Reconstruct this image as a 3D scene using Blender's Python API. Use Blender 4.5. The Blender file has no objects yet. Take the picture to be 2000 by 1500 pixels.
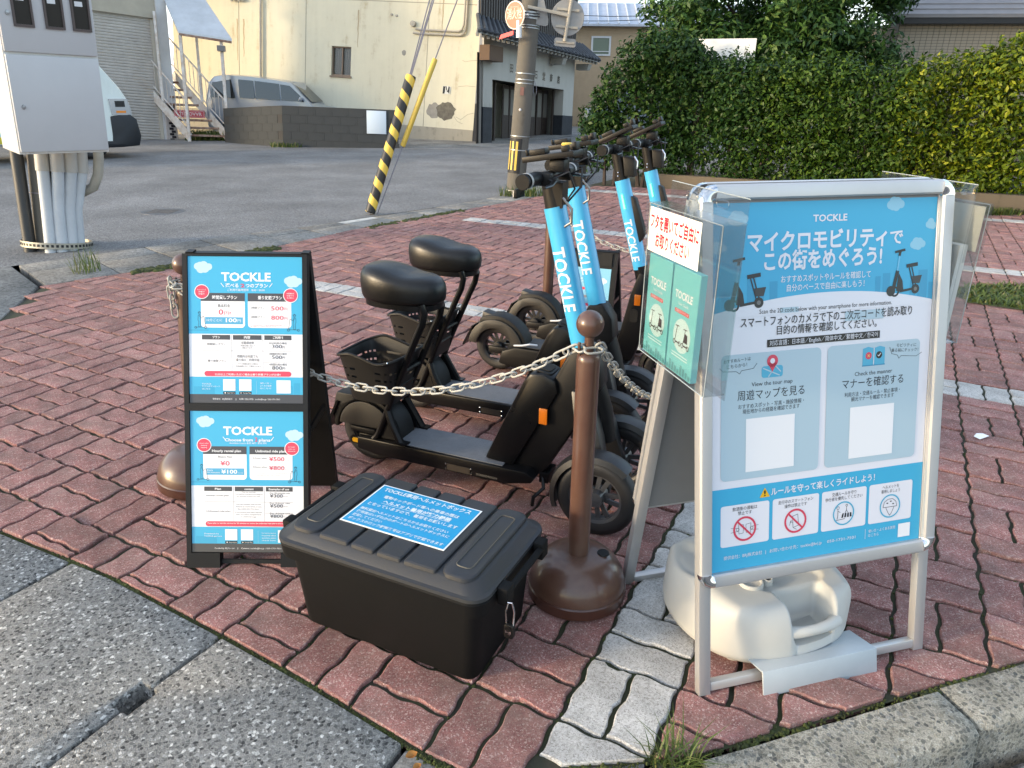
import bpy, bmesh, math, random
from mathutils import Vector, Matrix
import numpy as np
R = math.radians
SC = bpy.context.scene
COL = SC.collection

# ---------------------------------------------------------------- camera, world, sun, exposure
cd = bpy.data.cameras.new('camera'); cam = bpy.data.objects.new('camera', cd); COL.objects.link(cam)
cd.sensor_width = 36; cd.lens = 36 * 1428.4 / 2000; cd.clip_start = .05; cd.clip_end = 900
_p, _r = .3812, .0113
_fw = Vector((0, math.cos(_p), -math.sin(_p))); _up = Vector((0, math.sin(_p), math.cos(_p))); _rt = Vector((1, 0, 0))
_rt2 = math.cos(_r) * _rt + math.sin(_r) * _up; _up2 = -math.sin(_r) * _rt + math.cos(_r) * _up
_M = Matrix((_rt2, _up2, -_fw)).transposed().to_4x4(); _M.translation = (0, 0, 1.3235)
cam.matrix_world = _M
SC.camera = cam

SUN_DIR = Vector((.90, .30, -.21)).normalized()        # the way the light travels: low, from the left and a little behind
wd = bpy.data.worlds.new('World'); SC.world = wd; wd.use_nodes = True
_n = wd.node_tree; _n.nodes.clear()
_o = _n.nodes.new('ShaderNodeOutputWorld'); _b = _n.nodes.new('ShaderNodeBackground'); _s = _n.nodes.new('ShaderNodeTexSky')
_s.sky_type = 'NISHITA'; _s.sun_disc = False
_s.sun_elevation = math.asin(-SUN_DIR.z); _s.sun_rotation = math.atan2(-SUN_DIR.x, -SUN_DIR.y)
_s.air_density = 1.0; _s.dust_density = 1.2; _s.ozone_density = 1.2
_tc = _n.nodes.new('ShaderNodeTexCoord'); _mp = _n.nodes.new('ShaderNodeMapping'); _mp.inputs['Scale'].default_value = (1, 1, 3.2)
_nz = _n.nodes.new('ShaderNodeTexNoise'); _nz.inputs['Scale'].default_value = 2.6; _nz.inputs['Detail'].default_value = 7; _nz.inputs['Roughness'].default_value = .62
_cr = _n.nodes.new('ShaderNodeValToRGB'); _cr.color_ramp.elements[0].position = .42; _cr.color_ramp.elements[1].position = .66
_mx = _n.nodes.new('ShaderNodeMix'); _mx.data_type = 'RGBA'; _mx.inputs[7].default_value = (3.2, 3.4, 3.75, 1)
_n.links.new(_tc.outputs['Generated'], _mp.inputs[0]); _n.links.new(_mp.outputs[0], _nz.inputs['Vector'])
_n.links.new(_nz.outputs['Fac'], _cr.inputs[0]); _n.links.new(_cr.outputs[0], _mx.inputs[0])
_n.links.new(_s.outputs[0], _mx.inputs[6]); _n.links.new(_mx.outputs[2], _b.inputs[0]); _n.links.new(_b.outputs[0], _o.inputs[0])
_b.inputs[1].default_value = .15

sl = bpy.data.lights.new('sun', 'SUN'); sl.energy = 1.15; sl.angle = R(7); sl.color = (1, .80, .55)
so = bpy.data.objects.new('sun', sl); COL.objects.link(so); so.rotation_euler = SUN_DIR.to_track_quat('-Z', 'Y').to_euler()

SC.view_settings.view_transform = 'Standard'; SC.view_settings.look = 'None'; SC.view_settings.gamma = 1
SC.view_settings.use_curve_mapping = False; SC.view_settings.exposure = 1.9
SC.cycles.use_denoising = True
SC.cycles.max_bounces = 8; SC.cycles.transparent_max_bounces = 16

# ---------------------------------------------------------------- materials
MATS = {}
def srgb(r, g, b):
    f = lambda c: (c / 255 / 12.92) if c / 255 <= .04045 else ((c / 255 + .055) / 1.055) ** 2.4
    return (f(r), f(g), f(b))
def nodes_of(m):
    m.use_nodes = True; nt = m.node_tree
    return nt, nt.nodes['Principled BSDF'], nt.nodes.new, nt.links.new
def pm(name, col, rough=.5, metal=0, var=.0, vs=8., bump=0., bs=80., col2=None, coat=0., spec=.5, emit=None, alpha=1., trans=0., rnd=0., fleck=None):
    """painted / plain surface: base colour with soft grime variation, fine relief"""
    if name in MATS: return MATS[name]
    m = bpy.data.materials.new(name); MATS[name] = m
    nt, p, N, Lk = nodes_of(m)
    p.inputs['Base Color'].default_value = (*col, 1); p.inputs['Roughness'].default_value = rough; p.inputs['Metallic'].default_value = metal
    p.inputs['Specular IOR Level'].default_value = spec
    if coat: p.inputs['Coat Weight'].default_value = coat; p.inputs['Coat Roughness'].default_value = .08
    if trans: p.inputs['Transmission Weight'].default_value = trans; p.inputs['IOR'].default_value = 1.2
    if alpha < 1: p.inputs['Alpha'].default_value = alpha
    if emit: p.inputs['Emission Color'].default_value = (*emit, 1); p.inputs['Emission Strength'].default_value = 1.2
    src = None
    if var or bump or fleck:
        tc = N('ShaderNodeTexCoord')
    if var:
        nz = N('ShaderNodeTexNoise'); nz.inputs['Scale'].default_value = vs; nz.inputs['Detail'].default_value = 6; nz.inputs['Roughness'].default_value = .65
        Lk(tc.outputs['Object'], nz.inputs['Vector'])
        cr = N('ShaderNodeValToRGB'); cr.color_ramp.elements[0].position = .3; cr.color_ramp.elements[1].position = .7
        c2 = col2 or tuple(c * (1 - var) for c in col)
        cr.color_ramp.elements[0].color = (*c2, 1); cr.color_ramp.elements[1].color = (*col, 1)
        Lk(nz.outputs['Fac'], cr.inputs[0]); src = cr.outputs[0]
        mr = N('ShaderNodeMapRange'); mr.inputs[3].default_value = min(1, rough + .12); mr.inputs[4].default_value = max(.03, rough - .08)
        Lk(nz.outputs['Fac'], mr.inputs[0]); Lk(mr.outputs[0], p.inputs['Roughness'])
    if fleck:
        fz = N('ShaderNodeTexNoise'); fz.inputs['Scale'].default_value = fleck[0]; fz.inputs['Detail'].default_value = 3
        Lk(tc.outputs['Object'], fz.inputs['Vector'])
        fr = N('ShaderNodeValToRGB'); fr.color_ramp.elements[0].position = fleck[1]; fr.color_ramp.elements[1].position = fleck[1] + .06
        Lk(fz.outputs['Fac'], fr.inputs[0])
        mx = N('ShaderNodeMix'); mx.data_type = 'RGBA'; Lk(fr.outputs[0], mx.inputs[0]); mx.inputs[7].default_value = (*fleck[2], 1)
        if src: Lk(src, mx.inputs[6])
        else: mx.inputs[6].default_value = (*col, 1)
        src = mx.outputs[2]
    if rnd:
        oi = N('ShaderNodeObjectInfo'); gi = N('ShaderNodeNewGeometry'); ad = N('ShaderNodeMath'); ad.operation = 'ADD'; fr2 = N('ShaderNodeMath'); fr2.operation = 'FRACT'
        Lk(oi.outputs['Random'], ad.inputs[0]); Lk(gi.outputs['Random Per Island'], ad.inputs[1]); Lk(ad.outputs[0], fr2.inputs[0])
        mr2 = N('ShaderNodeMapRange'); mr2.inputs[3].default_value = 1 - rnd; mr2.inputs[4].default_value = 1 + rnd; Lk(fr2.outputs[0], mr2.inputs[0])
        hs = N('ShaderNodeHueSaturation'); Lk(mr2.outputs[0], hs.inputs['Value'])
        if src: Lk(src, hs.inputs['Color'])
        else: hs.inputs['Color'].default_value = (*col, 1)
        src = hs.outputs[0]
    if src: Lk(src, p.inputs['Base Color'])
    if bump:
        bz = N('ShaderNodeTexNoise'); bz.inputs['Scale'].default_value = bs; bz.inputs['Detail'].default_value = 5
        Lk(tc.outputs['Object'], bz.inputs['Vector'])
        bp = N('ShaderNodeBump'); bp.inputs['Strength'].default_value = bump; bp.inputs['Distance'].default_value = .004
        Lk(bz.outputs['Fac'], bp.inputs['Height']); Lk(bp.outputs[0], p.inputs['Normal'])
    return m

def stone_mat(name, cols, scale, rough=.9, bump=.6, grime=(.5, 3.), rnd=0., dist=.004, tint=None, matrix=None):
    """concrete / asphalt with visible aggregate: voronoi grains, fine noise, broad stains"""
    m = bpy.data.materials.new(name); MATS[name] = m
    nt, p, N, Lk = nodes_of(m); p.inputs['Roughness'].default_value = rough; p.inputs['Specular IOR Level'].default_value = .3
    tc = N('ShaderNodeTexCoord')
    dn = N('ShaderNodeTexNoise'); dn.inputs['Scale'].default_value = scale * .7; dn.inputs['Detail'].default_value = 2; Lk(tc.outputs['Object'], dn.inputs['Vector'])
    dm = N('ShaderNodeMix'); dm.data_type = 'VECTOR'; dm.inputs[0].default_value = .012; Lk(tc.outputs['Object'], dm.inputs[4]); Lk(dn.outputs['Color'], dm.inputs[5])
    v = N('ShaderNodeTexVoronoi'); v.inputs['Scale'].default_value = scale; v.inputs['Randomness'].default_value = 1; Lk(dm.outputs[1], v.inputs['Vector'])
    cr = N('ShaderNodeValToRGB'); cr.color_ramp.interpolation = 'LINEAR'
    e = cr.color_ramp.elements; e[0].color = (*cols[0], 1); e[1].color = (*cols[-1], 1)
    for i, c in enumerate(cols[1:-1]):
        q = e.new((i + 1) / (len(cols) - 1)); q.color = (*c, 1)
    sp = N('ShaderNodeSeparateColor'); Lk(v.outputs['Color'], sp.inputs[0]); Lk(sp.outputs[0], cr.inputs[0])
    g = N('ShaderNodeTexNoise'); g.inputs['Scale'].default_value = grime[1]; g.inputs['Detail'].default_value = 7; g.inputs['Roughness'].default_value = .6; Lk(tc.outputs['Object'], g.inputs['Vector'])
    gr = N('ShaderNodeMapRange'); gr.inputs[1].default_value = .3; gr.inputs[2].default_value = .7; gr.inputs[3].default_value = 1 - grime[0]; gr.inputs[4].default_value = 1 + grime[0] * .35; Lk(g.outputs['Fac'], gr.inputs[0])
    f = N('ShaderNodeTexNoise'); f.inputs['Scale'].default_value = scale * 3; f.inputs['Detail'].default_value = 3; Lk(tc.outputs['Object'], f.inputs['Vector'])
    frr = N('ShaderNodeMapRange'); frr.inputs[1].default_value = .25; frr.inputs[2].default_value = .75; frr.inputs[3].default_value = .55; frr.inputs[4].default_value = 1.45; Lk(f.outputs['Fac'], frr.inputs[0])
    mu = N('ShaderNodeMath'); mu.operation = 'MULTIPLY'; Lk(gr.outputs[0], mu.inputs[0]); Lk(frr.outputs[0], mu.inputs[1])
    val = mu.outputs[0]
    if rnd:
        oi = N('ShaderNodeObjectInfo'); gi = N('ShaderNodeNewGeometry'); ad = N('ShaderNodeMath'); ad.operation = 'ADD'; fr2 = N('ShaderNodeMath'); fr2.operation = 'FRACT'
        Lk(oi.outputs['Random'], ad.inputs[0]); Lk(gi.outputs['Random Per Island'], ad.inputs[1]); Lk(ad.outputs[0], fr2.inputs[0])
        mr2 = N('ShaderNodeMapRange'); mr2.inputs[3].default_value = 1 - rnd; mr2.inputs[4].default_value = 1 + rnd; Lk(fr2.outputs[0], mr2.inputs[0])
        m2 = N('ShaderNodeMath'); m2.operation = 'MULTIPLY'; Lk(val, m2.inputs[0]); Lk(mr2.outputs[0], m2.inputs[1]); val = m2.outputs[0]
    base = cr.outputs[0]
    if matrix:      # pebbles bedded in a mortar of another colour
        mr3 = N('ShaderNodeMapRange'); mr3.inputs[1].default_value = matrix[1]; mr3.inputs[2].default_value = matrix[1]+.10; Lk(v.outputs['Distance'], mr3.inputs[0])
        mm = N('ShaderNodeMix'); mm.data_type = 'RGBA'; Lk(mr3.outputs[0], mm.inputs[0]); Lk(base, mm.inputs[6]); mm.inputs[7].default_value = (*matrix[0], 1); base = mm.outputs[2]
    if tint:
        tn = N('ShaderNodeTexNoise'); tn.inputs['Scale'].default_value = tint[1]; tn.inputs['Detail'].default_value = 5; tn.inputs['Roughness'].default_value = .7; Lk(tc.outputs['Object'], tn.inputs['Vector'])
        if rnd: tn.noise_dimensions = '4D'; Lk(oi.outputs['Random'], tn.inputs['W']); 
        tr = N('ShaderNodeMapRange'); tr.inputs[1].default_value = .42; tr.inputs[2].default_value = .68; tr.inputs[4].default_value = tint[2]; Lk(tn.outputs['Fac'], tr.inputs[0])
        tm_ = N('ShaderNodeMix'); tm_.data_type = 'RGBA'; Lk(tr.outputs[0], tm_.inputs[0]); Lk(base, tm_.inputs[6]); tm_.inputs[7].default_value = (*tint[0], 1); base = tm_.outputs[2]
    hs = N('ShaderNodeHueSaturation'); Lk(base, hs.inputs['Color']); Lk(val, hs.inputs['Value']); Lk(hs.outputs[0], p.inputs['Base Color'])
    bp = N('ShaderNodeBump'); bp.inputs['Strength'].default_value = bump; bp.inputs['Distance'].default_value = dist
    ad2 = N('ShaderNodeMath'); ad2.operation = 'ADD'; Lk(f.outputs['Fac'], ad2.inputs[0]); Lk(sp.outputs[1], ad2.inputs[1])
    Lk(ad2.outputs[0], bp.inputs['Height']); Lk(bp.outputs[0], p.inputs['Normal'])
    return m

def leaf_mat(name, c1, c2, c3=None):
    m = bpy.data.materials.new(name); MATS[name] = m
    nt, p, N, Lk = nodes_of(m); p.inputs['Roughness'].default_value = .45; p.inputs['Specular IOR Level'].default_value = .22
    gi = N('ShaderNodeNewGeometry'); cr = N('ShaderNodeValToRGB'); e = cr.color_ramp.elements
    e[0].color = (*c1, 1); e[1].color = (*(c3 or c2), 1); q = e.new(.8); q.color = (*c2, 1)
    Lk(gi.outputs['Random Per Island'], cr.inputs[0]); Lk(cr.outputs[0], p.inputs['Base Color'])
    tr = N('ShaderNodeBsdfTranslucent'); Lk(cr.outputs[0], tr.inputs[0]); mx = N('ShaderNodeMixShader'); mx.inputs[0].default_value = .18
    out = [n for n in nt.nodes if n.type == 'OUTPUT_MATERIAL'][0]
    Lk(p.outputs[0], mx.inputs[1]); Lk(tr.outputs[0], mx.inputs[2]); Lk(mx.outputs[0], out.inputs[0])
    return m

# ---------------------------------------------------------------- mesh building
class MB:
    def __init__(s): s.v = []; s.f = []; s.mi = []; s.M = None
    def add(s, vs, fs, m=0):
        b = len(s.v)
        s.v += [tuple(s.M @ Vector(q)) for q in vs] if s.M else [tuple(q) for q in vs]
        for f in fs: s.f.append([i + b for i in f]); s.mi.append(m)
        return s
    def bx(s, x0, x1, y0, y1, z0, z1, m=0):
        return s.add([(x0,y0,z0),(x1,y0,z0),(x1,y1,z0),(x0,y1,z0),(x0,y0,z1),(x1,y0,z1),(x1,y1,z1),(x0,y1,z1)],
                     [(0,3,2,1),(4,5,6,7),(0,1,5,4),(1,2,6,5),(2,3,7,6),(3,0,4,7)], m)
    def bar(s, a, b, w, h, m=0, up=(0,0,1)):
        """rectangular bar from a to b: w across, h along 'up'"""
        a = Vector(a); b = Vector(b); d = (b - a).normalized(); x = d.cross(Vector(up)).normalized(); u = x.cross(d)
        vs = []
        for p in (a, b):
            for i, j in ((-1,-1),(1,-1),(1,1),(-1,1)): vs.append(p + x * (w/2*i) + u * (h/2*j))
        return s.add(vs, [(3,2,1,0),(4,5,6,7),(0,1,5,4),(1,2,6,5),(2,3,7,6),(3,0,4,7)], m)
    def tube(s, pts, r, n=8, m=0, cap=True, closed=False, flat=1.):
        pts = [Vector(p) for p in pts]; k = len(pts); rs = r if isinstance(r, (list, tuple)) else [r] * k
        vs = []; d0 = (pts[1] - pts[0]).normalized()
        x = d0.orthogonal().normalized() if abs(d0.z) > .9 else d0.cross(Vector((0,0,1))).normalized()
        prev = d0
        for i, p in enumerate(pts):
            if closed: d = (pts[(i+1) % k] - pts[i-1]).normalized()
            elif i == 0: d = d0
            elif i == k - 1: d = (pts[i] - pts[i-1]).normalized()
            else: d = ((pts[i+1] - p).normalized() + (p - pts[i-1]).normalized()).normalized()
            x = (prev.rotation_difference(d) @ x); x = (x - d * x.dot(d)).normalized(); prev = d; y = d.cross(x)
            for j in range(n):
                a = 2 * math.pi * j / n; vs.append(p + (x * math.cos(a) + y * (math.sin(a) * flat)) * rs[i])
        fs = []
        for i in range(k if closed else k - 1):
            i2 = (i + 1) % k
            for j in range(n): fs.append((i*n+j, i*n+(j+1)%n, i2*n+(j+1)%n, i2*n+j))
        if cap and not closed: fs.append(tuple(range(n))[::-1]); fs.append(tuple((k-1)*n + j for j in range(n)))
        return s.add(vs, fs, m)
    def cyl(s, a, b, r0, r1=None, n=16, m=0): return s.tube([a, b], [r0, r0 if r1 is None else r1], n, m)
    def lathe(s, prof, n=24, m=0, c=(0,0,0), axis='z', a0=0., a1=None):
        """revolve [(r, h)] about an axis through c"""
        full = a1 is None; k = len(prof); vs = []; cols = n if full else n + 1
        for i in range(cols):
            a = a0 + (2*math.pi*i/n if full else (a1-a0)*i/n)
            for r, h in prof:
                q = (r*math.cos(a), r*math.sin(a), h)
                if axis == 'y': q = (q[0], q[2], q[1])
                elif axis == 'x': q = (q[2], q[0], q[1])
                vs.append((q[0]+c[0], q[1]+c[1], q[2]+c[2]))
        fs = []
        for i in range(n):
            i2 = (i+1) % cols
            for j in range(k-1): fs.append((i*k+j, i2*k+j, i2*k+j+1, i*k+j+1))
        return s.add(vs, fs, m)
    def ball(s, c, r, n=20, m=0, sq=(1,1,1)):
        k = n // 2; vs = []; fs = []
        for i in range(k+1):
            t = math.pi*i/k
            for j in range(n):
                a = 2*math.pi*j/n; vs.append((c[0]+r*sq[0]*math.sin(t)*math.cos(a), c[1]+r*sq[1]*math.sin(t)*math.sin(a), c[2]+r*sq[2]*math.cos(t)))
        for i in range(k):
            for j in range(n): fs.append((i*n+j, (i+1)*n+j, (i+1)*n+(j+1)%n, i*n+(j+1)%n))
        return s.add(vs, fs, m)
    def prism(s, poly, a, b, axis='y', m=0):
        """2-D polygon extruded along an axis from a to b (polygon in the other two axes, in xyz order)"""
        def q(p, h): return {'y': (p[0], h, p[1]), 'z': (p[0], p[1], h), 'x': (h, p[0], p[1])}[axis]
        n = len(poly); vs = [q(p, a) for p in poly] + [q(p, b) for p in poly]
        return s.add(vs, [tuple(range(n))[::-1], tuple(range(n, 2*n))] + [(i, (i+1)%n, n+(i+1)%n, n+i) for i in range(n)], m)
    def loft(s, rings, m=0, cap0=True, cap1=True, skip=None):
        n = len(rings[0]); vs = [p for r in rings for p in r]; fs = []
        for i in range(len(rings)-1):
            for j in range(n):
                if skip and skip(i, j): continue
                fs.append((i*n+j, i*n+(j+1)%n, (i+1)*n+(j+1)%n, (i+1)*n+j))
        if cap0: fs.append(tuple(range(n))[::-1])
        if cap1: fs.append(tuple((len(rings)-1)*n+j for j in range(n)))
        return s.add(vs, fs, m)
    def mesh(s, name, mats, bevel=0, seg=2, ang=35, recalc=True):
        me = bpy.data.meshes.new(name); me.from_pydata(s.v, [], s.f)
        for m in mats: me.materials.append(m)
        me.polygons.foreach_set('material_index', s.mi)
        if bevel or recalc:
            bm = bmesh.new(); bm.from_mesh(me)
            if recalc: bmesh.ops.recalc_face_normals(bm, faces=bm.faces)
            if bevel:
                es = [e for e in bm.edges if len(e.link_faces) == 2 and e.calc_face_angle(0) > R(30)]
                bmesh.ops.bevel(bm, geom=es, offset=bevel, segments=seg, affect='EDGES', clamp_overlap=True, profile=.5)
            bm.to_mesh(me); bm.free()
        me.shade_smooth(); me.set_sharp_from_angle(angle=R(ang))
        return me
    def build(s, name, mats, parent=None, bevel=0, seg=2, ang=35, recalc=True):
        if not isinstance(mats, (list, tuple)): mats = [mats]
        o = bpy.data.objects.new(name, s.mesh(name, mats, bevel, seg, ang, recalc)); COL.objects.link(o)
        if parent: o.parent = parent
        return o
def empty(name, loc=(0,0,0), rot=None, up=None, rz=0.):
    o = bpy.data.objects.new(name, None); COL.objects.link(o); o.empty_display_size = .1
    if up is not None:      # local z along 'up', turned rz about it
        z = Vector(up).normalized(); x = Vector((math.cos(rz), math.sin(rz), 0)); x = (x - z * x.dot(z)).normalized(); y = z.cross(x)
        M = Matrix((x, y, z)).transposed(); o.rotation_euler = M.to_euler()
    elif rot: o.rotation_euler = rot
    else: o.rotation_euler = (0, 0, rz)
    o.location = loc
    return o
def tag(o, label, cat, group=None):
    o['label'] = label; o['category'] = cat
    if group: o['group'] = group
    return o
def thing(name, label, cat, loc=(0,0,0), rz=0., up=None, group=None): return tag(empty(name, loc, up=up, rz=rz), label, cat, group)
def struct(o, kind='structure'): o['kind'] = kind; return o
def child(name, me, parent, loc=(0,0,0), rot=(0,0,0), sc=(1,1,1)):
    o = bpy.data.objects.new(name, me); COL.objects.link(o); o.parent = parent; o.location = loc; o.rotation_euler = rot; o.scale = sc
    return o
def copy_tree(o, parent=None):
    c = o.copy(); COL.objects.link(c); c.parent = parent
    for ch in [k for k in bpy.data.objects if k.parent == o]: copy_tree(ch, c)
    return c
def rrect(x0, x1, y0, y1, r, n=4):
    pts = []
    for cx, cy, a in ((x1-r,y0+r,-90),(x1-r,y1-r,0),(x0+r,y1-r,90),(x0+r,y0+r,180)):
        for i in range(n+1): t = R(a + 90*i/n); pts.append((cx+r*math.cos(t), cy+r*math.sin(t)))
    return pts
def arc_pts(cx, cz, r, a0, a1, n): return [(cx + r*math.cos(R(a0+(a1-a0)*i/n)), cz + r*math.sin(R(a0+(a1-a0)*i/n))) for i in range(n+1)]

# ---------------------------------------------------------------- flat print: rectangles, discs, outlines and type, each layer a hair above the last
_DG = None
def text_mesh(body, bold=0.):
    cu = bpy.data.curves.new('type', 'FONT'); cu.body = body; cu.resolution_u = 2; cu.offset = bold; cu.fill_mode = 'FRONT'
    ob = bpy.data.objects.new('type', cu); me = ob.to_mesh()
    vs = [(v.co.x, v.co.y) for v in me.vertices]; fs = [tuple(p.vertices) for p in me.polygons]
    ob.to_mesh_clear(); bpy.data.objects.remove(ob); bpy.data.curves.remove(cu)
    return vs, fs
def inkmat(c):
    return pm('print_%d_%d_%d' % c, tuple(.74*k for k in srgb(*c)), .45, coat=.3, spec=.3)
class Print:
    def __init__(s, sx=1., sy=1., ox=0., oy=0., step=.00022): s.it = []; s.k = (sx, sy, ox, oy); s.step = step; s.L = 1
    def put(s, vs, fs, c, L=None):
        sx, sy, ox, oy = s.k
        s.it.append(([(x*sx+ox, y*sy+oy) for x, y in vs], fs, c, s.L if L is None else L))
    def poly(s, pts, c, L=None): s.put(pts, [tuple(range(len(pts)))], c, L)
    def rect(s, x0, y0, x1, y1, c, L=None): s.poly([(x0,y0),(x1,y0),(x1,y1),(x0,y1)], c, L)
    def rr(s, x0, y0, x1, y1, r, c, L=None): s.poly(rrect(min(x0,x1), max(x0,x1), min(y0,y1), max(y0,y1), r), c, L)
    def disc(s, cx, cy, r, c, L=None, ry=None, n=24): s.poly([(cx+r*math.cos(2*math.pi*i/n), cy+(ry or r)*math.sin(2*math.pi*i/n)) for i in range(n)], c, L)
    def ring(s, cx, cy, r, t, c, L=None, ry=None, n=28):
        k = (ry or r)/r; vs = []
        for i in range(n):
            a = 2*math.pi*i/n; vs += [(cx+r*math.cos(a), cy+r*k*math.sin(a)), (cx+(r-t)*math.cos(a), cy+(r-t)*k*math.sin(a))]
        s.put(vs, [(2*i, (2*i+2)%(2*n), (2*i+3)%(2*n), 2*i+1) for i in range(n)], c, L)
    def line(s, pts, t, c, L=None):
        for a, b in zip(pts, pts[1:]):
            d = Vector((b[0]-a[0], b[1]-a[1])); n = Vector((-d.y, d.x)).normalized()*t/2 if d.length else Vector((0, 0))
            s.poly([(a[0]-n.x,a[1]-n.y),(b[0]-n.x,b[1]-n.y),(b[0]+n.x,b[1]+n.y),(a[0]+n.x,a[1]+n.y)], c, L)
    def text(s, body, x0, y, x1, c, h=None, bold=.0, L=None, rot=0.):
        """set between x0 and x1 on baseline y; h = cap height"""
        vs, fs = text_mesh(body, bold)
        if not vs: return
        ax = min(v[0] for v in vs); bxx = max(v[0] for v in vs); w = bxx - ax or 1
        kx = (x1 - x0) / w; sgn = 1 if s.k[1] > 0 else -1
        ky = (h / .73 if h else abs(kx)) * sgn
        if h is None and s.k[1]: ky = abs(kx) * abs(s.k[0] / s.k[1]) * sgn
        cr, sr = math.cos(rot), math.sin(rot); out = []
        for a, b in vs:
            p, q = (a - ax) * kx, b * ky; out.append((x0 + p*cr - q*sr, y + p*sr + q*cr))
        s.put(out, fs, c, L)
    def cloud(s, cx, cy, r, c, L=None):
        for dx, dy, k in ((-.75,-.1,.5),(-.3,.25,.62),(.25,.15,.66),(.8,-.05,.48),(.1,-.25,.6),(-.4,-.25,.5)): L = (s.L if L is None else L) + .02; s.disc(cx+dx*r, cy+dy*r, k*r, c, L, n=14)
    def build(s, name, parent, y0=0., M=None):
        mb = MB(); cols = []; 
        if M: mb.M = M
        for q, (vs, fs, c, L) in enumerate(s.it):
            if c not in cols: cols.append(c)
            off = y0 - s.step * L - q * 1e-7
            mb.add([(x, off, z) for x, z in vs], fs, cols.index(c))
        return mb.build(name, [inkmat(c) for c in cols], parent, recalc=False)
WHITE=(250,250,252); INK=(38,38,42); SKY=(68,182,224); RED=(226,72,98); GREY=(74,74,78); TEAL=(120,208,208)

# ================================================================ GROUND
rnd = random.Random(7)
CAMF = 1428.4
_Ri = cam.matrix_world.to_3x3().transposed()
def px(P):
    q = _Ri @ (Vector(P) - cam.location if False else Vector(P) - Vector((0, 0, 1.3235)))
    if q.z > -.05: return None
    return (1000 + CAMF*q.x/-q.z, 750 - CAMF*q.y/-q.z, -q.z)

M_ASPH = stone_mat('asphalt', [(.105,.106,.107),(.20,.198,.195),(.29,.288,.28)], 110, bump=.5, grime=(.35, .9))
M_ASPH2 = stone_mat('asphalt_fresh', [(.06,.06,.062),(.135,.135,.138),(.25,.248,.24)], 150, bump=.8, grime=(.4, 3))
M_SLAB = stone_mat('washed_concrete', [(.05,.05,.05),(.19,.185,.172),(.30,.295,.275),(.13,.13,.125),(.75,.73,.68)], 120, bump=1.0, grime=(.30, 2.2), rnd=.06, dist=.005, matrix=((.30,.29,.265), .52))
M_KERB = stone_mat('pebble_kerb', [(.085,.088,.088),(.25,.235,.195),(.14,.14,.13),(.36,.33,.26),(.11,.12,.12),(.52,.50,.44)], 92, bump=1.0, grime=(.45, 6), rnd=.08, dist=.006, tint=((.11,.11,.075), 9, .4), matrix=((.40,.375,.315), .42))
M_CONC = stone_mat('weathered_concrete', [(.15,.145,.13),(.24,.23,.21),(.29,.28,.255)], 60, bump=.35, grime=(.5, 1.6), rnd=.08)
M_PAVE = stone_mat('red_paver', [(.19,.082,.074),(.31,.135,.122),(.355,.165,.150),(.28,.145,.130),(.60,.44,.40)], 330, bump=.8, grime=(.38, 10), rnd=.20, dist=.002, tint=((.225,.175,.150), 7, .5))
M_PAVW = stone_mat('white_paver', [(.30,.29,.27),(.48,.47,.44),(.56,.55,.53),(.62,.61,.59)], 300, bump=.8, grime=(.35, 8), rnd=.10, dist=.002)
M_BED = pm('joint_soil', (.030,.025,.020), .95, var=.5, vs=6, col2=(.032,.042,.010), bump=.6, bs=120)
M_MOSS = pm('moss', (.065,.085,.012), .95, var=.6, vs=18, col2=(.022,.025,.010), bump=1, bs=250)
M_GRASS = leaf_mat('grass_blade', (.05,.085,.02), (.12,.16,.04), (.26,.22,.10))
M_DRY = leaf_mat('dry_leaf', (.20,.07,.025), (.42,.20,.05), (.40,.30,.14))

def sheet(name, poly, z, mat, kind='structure'):
    mb = MB(); mb.add([(x, y, z) for x, y in poly], [tuple(range(len(poly)))])
    return struct(mb.build(name, mat), kind)
sheet('ground', [(-350,-350),(350,-350),(350,350),(-350,350)], -.16, M_ASPH)

FRONT = [(-9,5.8),(-2.6,2.45),(-1.636,1.995),(-1.171,1.771),(-.752,1.528),(-.485,1.366),(-.178,1.165),(-.02,1.085),(.117,1.135),(.38,1.16),(.504,1.201),(1.303,1.462),(6,3.0)]
FAR = [(-3.36,5.10),(-2.75,5.755),(-2.26,6.387),(-1.59,7.54),(-.03,9.65),(1.25,11.45),(2.36,11.12),(6.14,8.96),(9.5,7.05)]
ASPH_E = [(-4.4,5.3),(-3.66,6.08),(-3.32,6.53),(-2.56,7.30),(-2.15,7.69),(-1.73,8.21),(-.85,9.27),(.0,10.45),(.75,11.6),(1.15,13.2)]
# road beyond the paving
sheet('road', ASPH_E + [(1.3,16),(1.9,20),(6,40),(10,120),(-200,120),(-200,-20),(-12,2.4)], -.012, M_ASPH)
# lower road at the right front
sheet('side_road', [(-.3,-4),(14,-4),(14,6.2),(6.1,2.62),(1.35,1.30),(.62,1.03),(.30,1.00),(.0,.9)], -.105, M_ASPH2)

LW = math.atan2(-.460, .888)                 # paving lattice: local x runs with the parking rows, local y away from the camera
MOD = .2222; LX0, LY0 = -.4823, 1.394
def to_l(p): c, s = math.cos(LW), math.sin(LW); return (p[0]*c + p[1]*s, -p[0]*s + p[1]*c)
def to_w(p): c, s = math.cos(LW), math.sin(LW); return (p[0]*c - p[1]*s, p[0]*s + p[1]*c)
bedp = [p for p in FRONT[1:]] + FAR[::-1] + [(-3.15,4.3),(-3.05,3.2)]
bm_ = MB(); bm_.add([(*to_l(p), -.011) for p in bedp], [tuple(range(len(bedp)))])
paving = struct(bm_.build('brick_paving', M_BED)); paving.rotation_euler = (0, 0, LW)

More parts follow.
